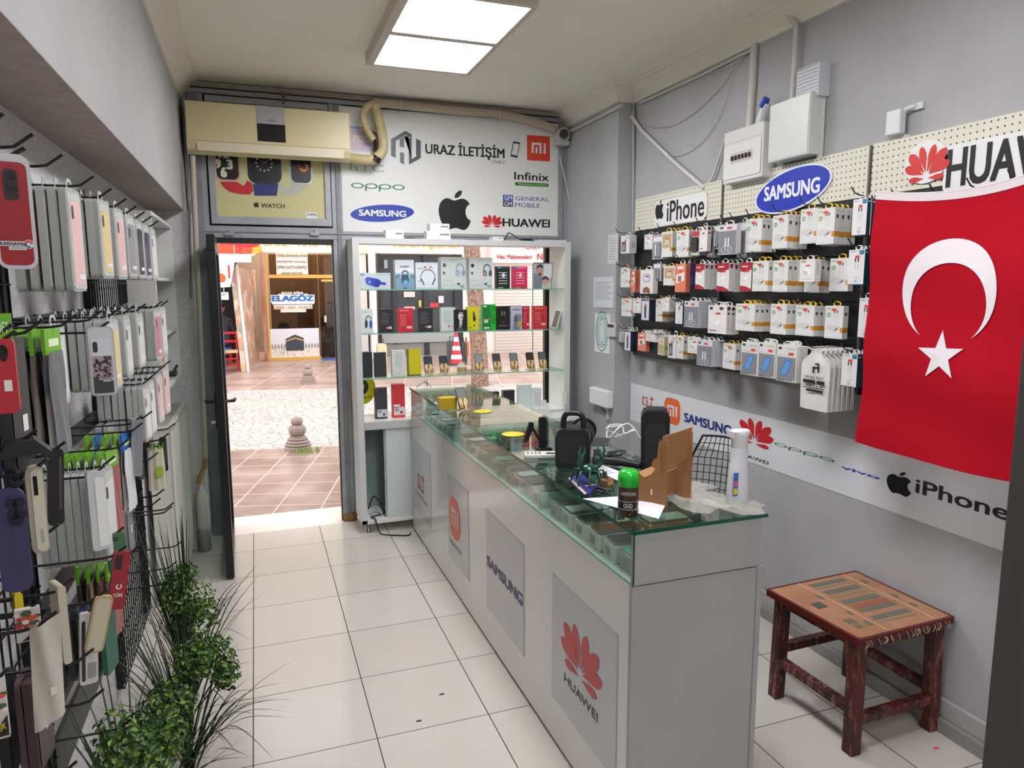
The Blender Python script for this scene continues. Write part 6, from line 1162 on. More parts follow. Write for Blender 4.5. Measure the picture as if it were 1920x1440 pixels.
# phone holder and card reader
t = thing('phone_holder', 'black phone holder with two clamp arms on the counter', 'phone holder', (1.12, 2.73, Z)); M_ = TM[t.name]
b = MB(); b.M = M_; b.prism(FY(0), rrect(-.012, .0, .022, .145, .012), -.006, .008, blk); b.build('back_plate', t)
b = MB(); b.M = M_; b.tube([(.02, -.0, .02), (-.02, -.01, .06), (-.055, -.02, .115)], .006, blk, 8); b.build('arm', t)
b = MB(); b.M = M_; b.prism(FY(-.02), [(-.09, .045), (-.07, .05), (-.045, .11), (-.045, .128), (-.062, .13), (-.085, .06)], -.008, .008, blk); b.build('clamp', t)
b = MB(); b.M = M_; b.box(-.02, -.03, 0, .04, .03, .014, blk); b.build('holder_base', t, bev=.004)
t = thing('card_reader', 'small pale hand calculator lying before the phone holder', 'calculator', (1.075, 2.62, Z)); b = MB(); b.M = TM[t.name] @ Matrix.Rotation(math.radians(-20), 4, 'Z'); b.box(-.07, -.035, 0, .07, .035, .018, m('#cdcdc4', .4)); b.build('reader_body', t, bev=.005); b = MB(); b.M = TM[t.name] @ Matrix.Rotation(math.radians(-20), 4, 'Z'); b.box(.02, -.025, .018, .055, .0, .0195, m('#2a2c2e', .2)); [b.box(-.06+.016*i, -.025+.016*j, .018, -.05+.016*i, -.015+.016*j, .020, m('#9a9c98', .5)) for i in range(4) for j in range(3)]; b.build('keys', t)
# green figurine with crab like legs
t = thing('crab_figurine', 'glossy dark green crab figurine with raised claws', 'figurine', (1.085, 2.2, Z)); M_ = TM[t.name]; gg = m('#1c4a38', .15, .3); g2 = m('#2c6a50', .15, .3)
b = MB(); b.M = M_ @ Matrix.Scale(1, 4); b.lathe([(.004, .032), (.026, .036), (.036, .046), (.03, .06), (.014, .068), (.003, .07)], gg, k=16); b.build('shell', t)
for i in range(8):
    a = math.radians(-150+i*38 if i < 4 else 30+(i-4)*38); b = MB(); b.M = M_; b.tube([(.026*math.cos(a), .026*math.sin(a), .045), (.05*math.cos(a), .05*math.sin(a), .052), (.065*math.cos(a), .065*math.sin(a), .002)], .0065, gg, 8, r1=.003); b.build('leg', t)
for s_ in (-1, 1):
    b = MB(); b.M = M_; b.tube([(s_*.024, -.01, .055), (s_*.045, -.016, .075), (s_*.04, -.02, .10)], .008, g2, 8); b.tube([(s_*.04, -.02, .098), (s_*.05, -.024, .12), (s_*.042, -.024, .142)], .008, g2, 8, r1=.002); b.tube([(s_*.04, -.02, .098), (s_*.026, -.02, .118), (s_*.024, -.02, .136)], .006, g2, 8, r1=.002); b.build('claw', t)
def flat(name, lab, pts, c, cat, z=.0005, th=.0012, deco=None):
    b = MB(); b.prism(FZ(Z), pts, z, z+th, m(c, .5) if isinstance(c, str) else c)
    if deco: deco(b, FZ(Z+z+th))
    return b.build(name, None, lab, cat)
def zp(*pp): return [tuple(px(x, y, 2, Z)[:2]) for x, y in pp]
flat('gift_card', 'dark blue card with gold lines under the figurine', zp((1063, 897), (1090, 889), (1132, 918), (1096, 929)), '#262a78', 'card', deco=lambda b, f: (b.poly(f, zp((1066, 898), (1070, 897), (1100, 926), (1096, 928)), m('#c9b888', .4)), b.poly(f, zp((1096, 911), (1118, 908), (1120, 910), (1098, 913)), m('#c9b888', .4))))
flat('printed_sheet', 'white printed sheet lying behind the spray can', zp((1096, 873), (1118, 869), (1172, 889), (1164, 905)), '#d8dadd', 'paper', .002, .001, deco=lambda b, f: [b.poly(f, zp((1108+8*i, 875+3.4*i), (1128+6*i, 873+3.4*i), (1129+6*i, 874.5+3.4*i), (1109+8*i, 876.5+3.4*i)), m('#9aa0a8', .5)) for i in range(5)])
b = MB(); p_ = [px(x, y, 2, Z+h) for x, y, h in ((1092, 935, .004), (1180, 930, .02), (1255, 924, .012), (1235, 973, .004), (1180, 950, .004), (1246, 950, .02))]
b.add(p_, [(0, 1, 4), (1, 2, 5), (1, 5, 4), (4, 5, 3), (0, 4, 3)], m('#d6d6dc', .55)); b.add([v+Vector((0, 0, .0006)) for v in p_], [(0, 1, 4), (1, 2, 5), (1, 5, 4), (4, 5, 3), (0, 4, 3)], m('#d6d6dc', .55)); b.build('folded_paper', None, 'folded white paper plane shaped sheet behind the can', 'paper')
b = MB(); P = px(1137, 912, 2, Z); b.M = Matrix.Translation(P) @ Matrix.Rotation(.5, 4, 'Z'); b.box(-.022, -.016, 0, .022, .016, .026, m('#7a5a34', .5)); b.box(-.016, -.018, .008, .016, .018, .022, m('#c9a868', .4)); b.tube([(0, 0, .026), (.008, .01, .05)], .005, m('#3a2c1c', .5)); b.build('wooden_trinket', None, 'small wooden trinket beside the blue card', 'trinket')
b = MB(); random.seed(6); P = px(1135, 925, 2, Z); b.tube(spl([P+Vector((random.uniform(-.05, .04), random.uniform(-.025, .03), .005+.012*random.random())) for i in range(14)], 5), .004, blk, 6); b.build('prayer_beads', None, 'tangle of dark beads on a cord in front of the trinket', 'beads')
b = MB(); P = px(1150, 858, 2, Z); b.tube(spl([P+Vector((random.uniform(-.09, .07), random.uniform(-.04, .05), .005+.015*random.random())) for i in range(16)], 5), .003, blk, 6); b.build('cable', None, 'tangle of thin black cables behind the printed sheet', 'cable')
t = thing('barcode_scanner', 'black hand scanner lying behind the printed sheet', 'scanner', px(1160, 865, 2, Z)); b = MB(); P = px(1158, 866, 2, Z+.02); b.tube([P+Vector((-.05, .05, .0)), P+Vector((.02, -.02, .0)), P+Vector((.06, -.07, -.004))], .017, blk, 10, r1=.013); b.build('scanner_body', t); b = MB(); b.tube([P+Vector((-.05, .05, .0)), P+Vector((-.075, .06, .004))], .022, blk2, 10); b.build('scanner_head', t)
t = thing('adapter_carton', 'white small carton lying with loose cables behind the speaker', 'box', (1.27, 2.58, Z)); b = MB(); b.M = TM[t.name] @ Matrix.Rotation(math.radians(-25), 4, 'Z'); b.box(-.075, -.04, 0, .075, .04, .045, m('#dcdcda', .45)); b.rect(Fr((0, -.04, 0), (1, 0, 0), (0, 0, 1), (0, -1, 0)), .02, .012, .05, .035, m('#55585c', .5)); b.build('carton_body', t, bev=.002); b = MB(); b.M = TM[t.name] @ Matrix.Rotation(math.radians(-25), 4, 'Z'); b.add([(-.075, -.04, .045), (.075, -.04, .045), (.085, -.07, .09), (-.065, -.07, .09)], [(0, 1, 2, 3)], m('#d4d4d2', .5)); b.build('open_flap', t)
b = MB(); random.seed(9); P = px(1140, 825, 2, Z); b.tube(spl([P+Vector((random.uniform(-.05, .10), random.uniform(-.08, .05), .01+.08*random.random())) for i in range(12)]+[P+Vector((.12, -.1, .006))], 6), .0035, m('#d8d8d4', .45), 6); b.build('cable', None, 'white loose charging cable loops by the carton', 'cable')
# crumpled clear bags
def mat_film():
    t = NT('clear_plastic_film'); t.b.inputs['Alpha'].default_value = .38; t.bump(t.noise(60, 5), .8, .012); return t.fin(lin('#cfcabf'), .2)
mf = mat_film()
def film(name, lab, cx, cy, w, d, rz, seed):
    random.seed(seed); b = MB(); ph = [random.uniform(0, 6) for _ in range(6)]; b.M = Matrix.Translation((cx, cy, Z)) @ Matrix.Rotation(rz, 4, 'Z')
    b.grid(lambda s, t: ((s-.5)*w*(1+.1*math.sin(t*9+ph[0])), (t-.5)*d*(1+.12*math.sin(s*7+ph[1])), max(.0012, .008+.005*math.sin(s*17+ph[2]+t*3)+.004*math.sin(t*13+ph[3]-s*9)+.002*math.sin((s+t)*37+ph[4]))*(min(1, 6*min(s, 1-s, t, 1-t)+.12))), 30, 24, mf); return b.build(name, None, lab, 'plastic bag', 'crumpled clear bags on the counter')
film('plastic_bag', 'crumpled clear plastic bag spread towards the bottle', 1.38, 1.86, .13, .30, math.radians(25), 1)
film('plastic_bag', 'crumpled milky plastic bag under the cardboard stand side', 1.30, 1.89, .14, .22, math.radians(5), 2)
film('plastic_bag', 'crumpled clear plastic bag behind, next to the bottle foot', 1.385, 2.06, .10, .20, math.radians(40), 3)
# yellow discs, yellow box, stand
for i, (a, c) in enumerate(((962, 815), (905, 772))):
    P = px(a, c, 2, Z); b = MB(); b.lathe([(.05, 0.0005), (.055, .002), (.055, .004), (.04, .0055), (.012, .006)], m('#cfc42a', .4), c=P, k=28); b.build('yellow_disc', None, 'round yellow plastic disc on the counter glass, '+('nearer the phone holder' if i == 0 else 'nearer the window'), 'disc', 'yellow discs on the counter')
P = px(841, 768, 2, Z); b = MB(); b.box(P.x-.05, P.y, Z, P.x+.05, P.y+.06, Z+.068, m('#c2a818', .45)); b.rect(FY(P.y), P.x-.045, Z+.008, P.x+.045, Z+.06, m('#b89c14', .45)); b.build('yellow_carton', None, 'small yellow box on the counter near the window', 'box', bev=.002)
P = px(872, 770, 2, Z); phone_on_stand((P.x, P.y, Z), 'phone on a stand beside the yellow box on the counter', '#7a8080', 28, .2, None)
P = px(1075, 775, 2, .80); t = thing('white_carton', 'upright white hang box standing behind the black box speaker', 'box', (1.66, 4.70, .785)); b = MB(); b.box(1.86, 4.66, .786, 1.98, 4.72, .846, m('#dcdcd8', .45)); b.build('carton_body', t); b = MB(); b.box(1.93, 4.715, .846, 1.975, 4.719, .90, m('#dadad6', .45)); b.build('hang_flap', t)
b = MB(); b.box(1.70, 4.64, .786, 1.83, 4.72, .82, m('#d6d6d4', .5)); b.build('white_carton', None, 'flat white box on the low table behind the counter', 'box')
# ================================================================ stool
def worn():
    t = NT('worn_dark_red_paint'); mp = t.n('ShaderNodeMapping'); t.put(mp.inputs[0], t.coord()); mp.inputs['Scale'].default_value = (1, 1, .25)
    n1 = t.ramp(t.noise(42, 6, mp.outputs[0], .7), .52, .62); n2 = t.ramp(t.noise(16, 5, mp.outputs[0]), .35, .6); t.bump(n1, .4, .004)
    return t.fin(t.mix(n1, t.mix(n2, lin('#2a1512'), lin('#571f1a')), lin('#8a5a50')), .5)
mw_ = worn(); SZ = .475
st = thing('stool', 'low square wooden stool with kilim covered seat and worn red paint', 'stool', (2.19, 2.04, 0), 0); 
LG = [(1.995, 2.235), (2.005, 1.842), (2.405, 1.848), (2.405, 2.245)]
for x, y in LG:
    b = MB(); tx, ty = x+(2.2-x)*.03, y+(2.04-y)*.03; s = .024
    b.add([(x-s, y-s, 0), (x+s, y-s, 0), (x+s, y+s, 0), (x-s, y+s, 0), (tx-s, ty-s, SZ-.035), (tx+s, ty-s, SZ-.035), (tx+s, ty+s, SZ-.035), (tx-s, ty+s, SZ-.035)], [(0, 3, 2, 1), (4, 5, 6, 7), (0, 1, 5, 4), (1, 2, 6, 5), (2, 3, 7, 6), (3, 0, 4, 7)], mw_); b.build('leg', st, bev=.004)
def bar(a, c, z, h=.035, w=.018, name='stretcher'):
    A_, C_ = Vector((*a, z)), Vector((*c, z)); d = (C_-A_).normalized(); n = Vector((-d.y, d.x, 0))*w; up = Vector((0, 0, h)); b = MB(); P = [A_-n, C_-n, C_+n, A_+n]; b.add(P+[p+up for p in P], [(0, 3, 2, 1), (4, 5, 6, 7), (0, 1, 5, 4), (1, 2, 6, 5), (2, 3, 7, 6), (3, 0, 4, 7)], mw_); b.build(name, st, bev=.003)
bar(LG[0], LG[1], .15); bar(LG[3], LG[2], .15); bar(LG[1], LG[2], .115); bar(LG[0], LG[3], .20)
for i in range(4): bar(LG[i], LG[(i+1) % 4], SZ-.065, .035, .012, 'apron')
sc4 = [(1.945, 2.27), (1.965, 1.80), (2.452, 1.815), (2.448, 2.29)]
b = MB(); b.prism(FZ(0), sc4, SZ-.03, SZ-.004, m('#5a1512', .4)); b.build('seat_board', st, bev=.006)
def kil():
    t = NT('orange_kilim_weave'); c = t.coord(); w_ = t.n('ShaderNodeTexWave'); w_.inputs['Scale'].default_value = 60; t.put(w_.inputs['Vector'], c); t.bump(w_.outputs['Fac'], .25, .002); return t.fin(t.mix(t.ramp(t.noise(9, 5), .35, .65), lin('#9c7052'), lin('#ac7f60')), .95)
mk = kil(); b = MB(); A_, B_, C_, D_ = [Vector((*p, SZ)) for p in (sc4[0], sc4[1], sc4[2], sc4[3])]
def sp(s, t, n=0): return A_.lerp(B_, t).lerp(D_.lerp(C_, t), s)+Vector((0, 0, .004*math.sin(s*math.pi)*math.sin(t*math.pi)+n))
b.grid(lambda s, t: sp(s, t) if .03 < s < .97 and .03 < t < .97 else sp(s, t)+Vector((0, 0, -.012)), 24, 24, mk)
tl, gr_, rd = m('#66665a', .95), m('#857a60', .95), m('#8e5c44', .95)
def sq(s0, s1, t0, t1, mt, n=.0012): b.grid(lambda s, t: sp(s0+(s1-s0)*s, t0+(t1-t0)*t, n), 4, 2, mt)
for t0, t1, mt in ((.10, .16, tl), (.17, .21, gr_), (.26, .33, tl), (.35, .40, gr_), (.46, .53, tl), (.55, .63, rd), (.64, .69, tl), (.76, .82, tl), (.84, .87, gr_)): sq(.36, .74, t0, t1, mt)
for s0 in (.30, .80): sq(s0, s0+.012, .04, .96, m('#c8aa88', .95)); 
for t0 in (.3, .62, .8): sq(.25, .285, t0, t0+.07, tl); sq(.84, .88, t0-.1, t0-.03, tl)
sq(.10, .20, .40, .5, m('#4e5248', .95)); sq(.12, .2, .72, .8, tl); sq(.13, .19, .82, .87, tl)
b.build('seat_cover', st)
random.seed(3); b = MB()
for i in range(26):
    s = random.uniform(.05, .95); P = sp(s, .99, -.008); b.tube([P, P+Vector((random.uniform(-.008, .008), -.012, -.015)), P+Vector((random.uniform(-.014, .014), -.010, -.03))], .0012, m('#b8a890', .9), 4)
b.build('frayed_threads', st)
# ================================================================ wire chair behind the counter
t = thing('wire_chair', 'black wire mesh chair partly hidden behind the counter', 'chair', (2.05, 2.72, 0)); M_ = Matrix.Translation((2.13, 2.90, 0)) @ Matrix.Rotation(math.radians(-62), 4, 'Z'); wm = m('#121314', .35, .4)
def cw(s, t_): return Vector(((s-.5)*(.30 if t_ < .75 else .30-.10*(t_-.75)*4), .045*math.cos((s-.5)*3)+.06*t_, .50+.46*t_))
b = MB(); b.M = M_
for i in range(11): b.tube([cw(i/10, j/8) for j in range(9)], .0022, wm, 5)
for j in range(13): b.tube([cw(i/8, j/12) for i in range(9)], .0022, wm, 5)
b.build('mesh_back', t); b = MB(); b.M = M_; b.tube([cw(0, j/8) for j in range(9)]+[cw(i/8, 1) for i in range(9)]+[cw(1, 1-j/8) for j in range(9)], .006, wm, 8); b.build('back_frame', t)
b = MB(); b.M = M_
for i in range(9): b.tube([(-.17+.0425*i, -.36, .47), (-.17+.0425*i, .03, .47)], .0022, wm, 5); b.tube([(-.17, -.36+.048*i, .472), (.17, -.36+.048*i, .472)], .0022, wm, 5)
b.tube([(-.17, -.36, .47), (.17, -.36, .47), (.17, .03, .47), (-.17, .03, .47)], .006, wm, 8, closed=True); b.build('seat', t)
for sx in (-1, 1):
    for y_ in (-.34, .03): b = MB(); b.M = M_; b.tube([(sx*.15, y_, .47), (sx*.19, y_*1.1, 0)], .007, wm, 8); b.build('leg', t)
# bits on the floor
for a, c, lb, col_ in ((1755, 1403, 'small orange sticker on the floor beside the stool', '#f04a34'), (828, 1302, 'dark leaf scrap on the floor tiles, farther one', '#2e2622'), (785, 1352, 'dark leaf scrap on the floor tiles, nearer one', '#332a24')):
    P = px(a, c, 2, 0); b = MB(); w_ = .012; b.prism(FZ(0), [(P.x-w_, P.y-.004), (P.x+w_, P.y-.006), (P.x+w_*.7, P.y+.006), (P.x-w_*.6, P.y+.005)], .0004, .0016, m(col_, .6)); b.build('sticker' if 'sticker' in lb else 'scrap', None, lb, 'sticker' if 'sticker' in lb else 'litter')
P = px(1522, 1168, 0, XR-.024); b = MB(); b.rect(FX(XR-.0225), -P.y-.01, P.z-.008, -P.y+.008, P.z+.008, m('#f04a34', .6), .0005); b.build('sticker', None, 'small orange sticker on the skirting behind the stool', 'sticker')
# ================================================================ left wall
XL = XLW+.001
wire = m('#121214', .4, .3); rail_m = m('#3c3a3c', .45, .3); bd = m('#1a191b', .5)
def grid_panel(name, lab, y0, y1, z0, z1, dy, dz, boards, header=None):
    t = thing(name, lab, 'wire panel', (XL+.02, (y0+y1)/2, z0), 0, 'wire grid panels on the left wall'); x = XL+.022
    b = MB(); n = int(round((y1-y0)/dy))
    for i in range(n+1): y = y0+(y1-y0)*i/n; b.tube([(x, y, z0), (x, y, z1)], .0028, wire, 5)
    k = int(round((z1-z0)/dz))
    for i in range(k+1): z = z0+(z1-z0)*i/k; b.tube([(x+.004, y0, z), (x+.004, y1, z)], .0028, wire, 5)
    b.build('wire_grid', t)
    for a in boards: b = MB(); b.box(XL, a[0], z0, XL+.02, a[1], z1, bd); b.build('upright_board', t)
    if header: b = MB(); b.box(XL, y0, header[0], XL+.034, y1, header[1], m('#55534f', .5)); b.build('header_board', t)
grid_panel('wire_grid_stand', 'black wire grid panel nearest the viewer on the stucco wall', .9, 2.1, .15, 2.03, .05, .10, [(2.0, 2.1), (1.3, 1.36)])
grid_panel('wire_grid_stand', 'black wire grid panel before the white shelf unit', 3.03, 3.84, .12, 2.05, .045, .10, [(3.03, 3.13), (3.74, 3.84)], (1.98, 2.08))
m_pf = mat_holes('pale_perforated_steel', '#b9aeb0', '#3a3436', 1, 2, .02, .003, .4, metal=.2)
for i, z in enumerate((1.62, 1.235, .845, .575)):
    t = thing('display_rail', f'dark metal hook rail on the stucco wall, {ORD[i]} from the top', 'rail', (XL, 2.6, z), 0, 'hook rails on the left wall')
    b = MB(); b.box(XL, 2.105, z, XL+.045, 3.025, z+.028, rail_m); b.build('rail_bar', t, bev=.003)
    if i: b = MB(); b.box(XL, 2.55 if i == 1 else 2.105, z-.10, XL+.008, 3.025, z, m_pf); b.build('perforated_strip', t)
    if i == 3 or i == 2: b = MB(); b.box(XL, 2.105, z-.23, XL+.02, 3.025, z-.10, m('#2c2f2a', .4)); b.build('lower_board', t)
def lhook_proto():
    b = MB(); b.tube([(0, .0, -.006), (0, .0, -.018), (0, -.155, -.018), (0, -.175, -.015), (0, -.205, .008)], .0032, m('#2a2a2c', .4, .5), 6)
    return b.build('display_hook', None, 'hook', 'hook', 'hooks on the left wall', local=True)
LHOOK = lhook_proto()
# ---- cases and packs (local: hole at origin, front at y=0 facing -y)
mpl = m('#a9aca8', .3); mpl2 = m('#bfc2be', .25)
def lp(kind, c, h=.2):
    b = MB(); w, d = .098, .016; tz = -.012
    tb = None
    if kind == 'P':     # clear plastic case pack
        b.prism(LF, rrect(-w/2, tz-h, w/2, tz, .014), 0, -d, mpl, True); b.prism(LF, rrect(-w/2+.006, tz-h+.006, w/2-.006, tz-.012, .012), .0, .002, mpl2)
        b.poly(LF, rrect(-w/2+.014, tz-h+.016, w/2-.014, tz-.03, .012), m(c, .3), .0026); b.poly(LF, rrect(-w/2+.022, tz-.075, -w/2+.036, tz-.042, .006), m('#2a2a2c', .3), .0032)
        b.rect(LF, -.012, tz-h+.03, .03, tz-h+.042, m('#e2e2e0', .5), .0034)
        tb = MB(); f2 = Fr((0, d*.4, 0), (1, 0, 0), (0, 0, 1), (0, -1, 0)); tb.ring(f2, 0, -.004, .02, .017, .012, .009, mpl2, .0, 12); tb.ring(f2, 0, -.004, .02, .017, .012, .009, mpl2, -.0012, 12)
    elif kind == 'S':   # bare soft case
        w = .078; b.prism(LF, rrect(-w/2, tz-h, w/2, tz, .013), 0, -.011, m(c, .5), True); b.poly(LF, rrect(-w/2+.007, tz-.05, -w/2+.03, tz-.008, .006), m('#151517', .3), .0006)
        tb = MB(); tb.ring(Fr((0, .006, 0), (1, 0, 0), (0, 0, 1), (0, -1, 0)), 0, -.010, .012, .014, .008, .010, m('#55565a', .4), .0, 10)
    elif kind == 'D':   # hanging card pack of a dark case
        w = .09; b.box(-w/2, 0, tz-h, w/2, .018, tz, m(c, .35)); b.poly(LF, rrect(-w/2+.006, tz-h+.006, w/2-.006, tz-.01, .012), m(c, .3), .002); b.rect(LF, .0, tz-h+.07, .022, tz-h+.1, m('#d8d6d2', .5), .0026)
        tb = MB(); tb.ring(Fr((0, .009, 0), (1, 0, 0), (0, 0, 1), (0, -1, 0)), 0, -.006, .016, .016, .009, .009, m('#3a3a3c', .4), .0, 12)
    else:               # plastic bag with green header card
        w = .095; n = 10
        b.grid(lambda s, t: ((s-.5)*w*(1-.18*max(0, t-.7)/.3), -.004-.006*math.sin(s*math.pi)*(1-t*.5)-.002*math.sin(s*15+t*6), tz-.045-h+t*h), n, 12, m(c, .28)); b.grid(lambda s, t: ((s-.5)*w*(1-.18*max(0, t-.7)/.3), .008+.005*math.sin(s*math.pi)*(1-t*.5), tz-.045-h+t*h), n, 12, m(c, .28))
        tb = MB(); hc = m('#6fae2a' if kind == 'G' else '#2a6fae', .4); tb.box(-w/2, -.001, tz-.05, w/2, .006, tz+.004, hc); tb.rect(Fr((0, -.001, 0), (1, 0, 0), (0, 0, 1), (0, -1, 0)), -.03, tz-.034, .03, tz-.018, m('#d8e8c0', .5), .0008)
    nm = {'P': 'phone_case_pack', 'S': 'phone_case', 'D': 'phone_case_card', 'G': 'phone_case_bag', 'U': 'phone_case_bag'}[kind]
    o = b.build(nm, None, nm, 'phone case', local=True)
    tb.build({'G': 'header_card', 'U': 'header_card'}.get(kind, 'hang_tab'), o); return o
LPC = {}
CN = {'#d4d5d2': 'milky white', '#8f9092': 'grey', '#b3312f': 'red', '#e0b9b4': 'pinkish', '#d8c48a': 'golden', '#2b2b2f': 'black', '#2e2f5a': 'navy', '#4a3a3a': 'dark brown', '#9a5a58': 'dull red', '#c9c2b4': 'cream', '#6a6c70': 'dark grey', '#b8c4c8': 'pale blue', '#a08670': 'tan', '#c47a80': 'rose', '#2a5a4a': 'dark green', '#7a1f2c': 'wine red', '#58434e': 'plum'}
KN = {'P': 'case in a clear plastic pack', 'S': 'bare phone case', 'D': 'case card pack', 'G': 'case bag with green header', 'U': 'case bag with blue header'}
WH, GY, RD, PK, GD, BK, NV, BR, DR, CR_, DG, PB, TN, RO, GN_, WI, PLM = CN
def lput(kind, c, h, loc, rz, lab, grp='phone cases on the left wall', rx=0., ry=0., scale=None):
    k = (kind, c, h)
    if k not in LPC: LPC[k] = lp(kind, c, h)
    return place(LPC[k], loc, rz, lab, grp, rx, ry, scale)
# (y of hook, z of tip, h, row word, [(kind, colour) from wall to front])
HK = [
 ('top', 1.99, [(1.37, .2, ''), (1.53, .2, [('G', WH), ('G', BK)]), (1.74, .2, ''), (2.045, .25, [('P', WH), ('P', RD), ('P', WH), ('P', WH), ('P', PK)]), (2.28, .215, [('P', WH), ('P', GD), ('P', GD)]), (2.52, .215, [('P', PK), ('P', WH), ('P', GY), ('P', GY), ('P', PK)]), (2.73, .21, [('P', BK), ('P', GY), ('P', WH), ('P', WH), ('P', WH), ('P', GY)]), (2.92, .21, [('P', CR_), ('P', WH), ('P', GD), ('P', WH), ('P', GY), ('P', BK)]), (3.10, .21, [('P', PB), ('P', PB), ('P', WH), ('P', NV), ('P', PB), ('P', NV)]), (3.30, .21, [('P', WH), ('P', GY), ('P', WH), ('P', GY), ('P', WH), ('P', WH)])]),
 ('second', 1.66, [(1.31, .2, ''), (1.484, .24, [('D', BK), ('D', BK), ('D', DG), ('D', NV), ('D', BK)]), (1.743, .22, [('G', BR), ('G', BK), ('G', BR), ('G', BK), ('G', DG)]), (2.01, .2, [('P', WH), ('P', GY), ('P', WH)]), (2.27, .2, [('P', WH), ('P', GY), ('P', WH), ('P', GD), ('P', GD)]), (2.516, .19, [('P', GY), ('P', WH), ('P', GY), ('P', WH)]), (2.774, .19, [('P', WH), ('P', WH), ('P', GY), ('P', WH)]), (3.243, .21, [('P', GY), ('P', WH), ('P', WI), ('P', RO)]), (3.456, .21, [('P', WH), ('P', RO), ('P', WH), ('P', WH)])]),
 ('third', 1.40, [(2.804, .2, [('P', GY), ('P', WH), ('P', GY), ('P', WH), ('P', WH)]), (2.95, .2, [('P', WH), ('P', GY), ('P', WH), ('P', GY), ('P', WH)]), (3.173, .2, [('P', WH), ('P', WH), ('P', GY), ('P', PB), ('P', PK)]), (3.395, .2, [('P', PB), ('P', WH), ('P', WH), ('P', PB), ('P', PK)])]),
 ('fourth', 1.285, [(1.27, .2, [('D', BK), ('D', BK), ('D', BK)]), (1.461, .2, [('S', DG), ('S', BK)]), (2.023, .235, [('P', GY), ('P', WH), ('P', GY), ('P', WH), ('P', WH), ('P', GY), ('P', WH), ('P', WH)]), (2.247, .2, [('G', BR), ('G', CR_), ('G', BR), ('G', TN), ('G', DR)]), (2.505, .2, [('G', CR_), ('U', RD), ('G', CR_), ('G', CR_), ('U', WH)]), (2.736, .2, [('P', GY), ('P', GY)])]),
 ('fifth', 1.12, [(2.804, .2, [('D', BK), ('D', DG)]), (2.90, .19, ''), (3.401, .2, [('D', BK), ('D', DG), ('D', BK)])]),
 ('sixth', .955, [(1.63, .2, [('D', BK), ('S', PLM), ('D', BR)]), (1.949, .18, [('S', BR), ('S', BK), ('S', BK), ('S', NV), ('S', BK), ('S', GN_)]), (2.274, .18, [('G', BR), ('G', TN), ('G', RO), ('G', DR)]), (2.779, .2, [('D', BK), ('S', DG)]), (2.911, .2, [('S', RO), ('D', DG)])]),
 ('lowest', .83, [(1.43, .2, ''), (1.687, .2, ''), (3.098, .2, ''), (3.148, .2, '')]),
 ('floor', .585, [(1.976, .2, ''), (2.952, .2, ''), (3.122, .2, ''), (3.385, .2, '')]),
]
random.seed(31)
XT = -.36
for rn, zt, hooks in HK:
    for i, (y, h, items) in enumerate(hooks):
        xb = XL+.05; L_ = XT-xb+.015
        place(LHOOK, (xb-.02, y, zt), math.radians(90), f'black metal hook, {ORD[i]} along the {rn} row of the left wall, '+('loaded' if items else 'bare'), 'hooks on the left wall', scale=(1, (XT-xb+.02)/.205, 1))
        if items and y > 2.2 and rn in ('top', 'second', 'third'): items = [('P', random.choice((WH, GY, WH, PB))) for _ in range(7-len(items))]+items
        n = len(items)
        for j, (k, c) in enumerate(items):
            st_ = min(.026, .15/max(n, 1)); x = xb+.012+st_*j+.012
            side = 'front' if j == n-1 else (f'{ORD[j]} from wall')
            lput(k, c, h, (x+.012, y+random.uniform(-.004, .004), zt-.012), math.radians(90+random.uniform(-3, 3)-(6 if j == n-1 else 0)), f'{CN[c]} {KN[k]}, {side} on {ORD[i]} hook, {rn} row', ry=0, scale=(1, min(1.0, st_/.0185) if k != 'S' else 1, 1))
# ---- turned items that show their face
def facing(name, lab, q, yp, fn, rz=12, d=.014, cat='phone case', roll=0., parent=None):
    """item hanging on a hook tip and turned towards the room; its face rectangle is w x h"""
    c = px((q[0]+q[2])/2, (q[1]+q[3])/2, 1, yp); a = px(q[0], (q[1]+q[3])/2, 1, yp); e = px(q[2], (q[1]+q[3])/2, 1, yp); t_ = px((q[0]+q[2])/2, q[1], 1, yp); b_ = px((q[0]+q[2])/2, q[3], 1, yp)
    w, h = (e-a).length, (t_-b_).length; b = MB(); b.M = Matrix.Translation(c) @ Matrix.Rotation(math.radians(rz), 4, 'Z') @ Matrix.Rotation(math.radians(roll), 4, 'Y')
    fn(b, w, h, d)
    if parent is None and c.x < -.1: place(LHOOK, (XL+.03, yp+.01, t_.z+.004), math.radians(90), 'black metal hook behind the '+lab[:lab.find(' ', 22)] if False else 'black metal hook carrying '+' '.join(lab.split()[:7]), 'hooks on the left wall', scale=(1, max(.3, (c.x-XL-.01)/.205), 1))
    return b.build(name, parent) if parent else b.build(name, None, lab, cat, origin=tuple(c))
def karnaval(b, u0, v0, w):
    s = w; b.poly(LF, rrect(u0, v0, u0+.60*s, v0+.13*s, .02*s), m('#dedede', .4), .0042); b.text(LF, 'KARNAVAL', u0+.02*s, v0+.02*s, u0+.58*s, v0+.11*s, m('#1a1a1c', .4), .03, .0048); b.rect(LF, u0+.2*s, v0-.10*s, u0+.58*s, v0-.01*s, m('#cfcfd0', .4), .0042); b.text(LF, 'MOBILE', u0+.26*s, v0-.08*s, u0+.55*s, v0-.03*s, m('#8a8a8e', .4), .0, .0048)
    b.poly(LF, ell(u0+.64*s, v0+.06*s, .11*s, .12*s, 16), m('#e0e0e0', .4), .0044); b.ring(LF, u0+.64*s, v0+.06*s, .09*s, .10*s, .045*s, .05*s, m('#c9303c', .4), .005, 16, 0, 180); b.ring(LF, u0+.64*s, v0+.06*s, .09*s, .10*s, .045*s, .05*s, m('#2a6fa0', .4), .005, 16, 180, 300)
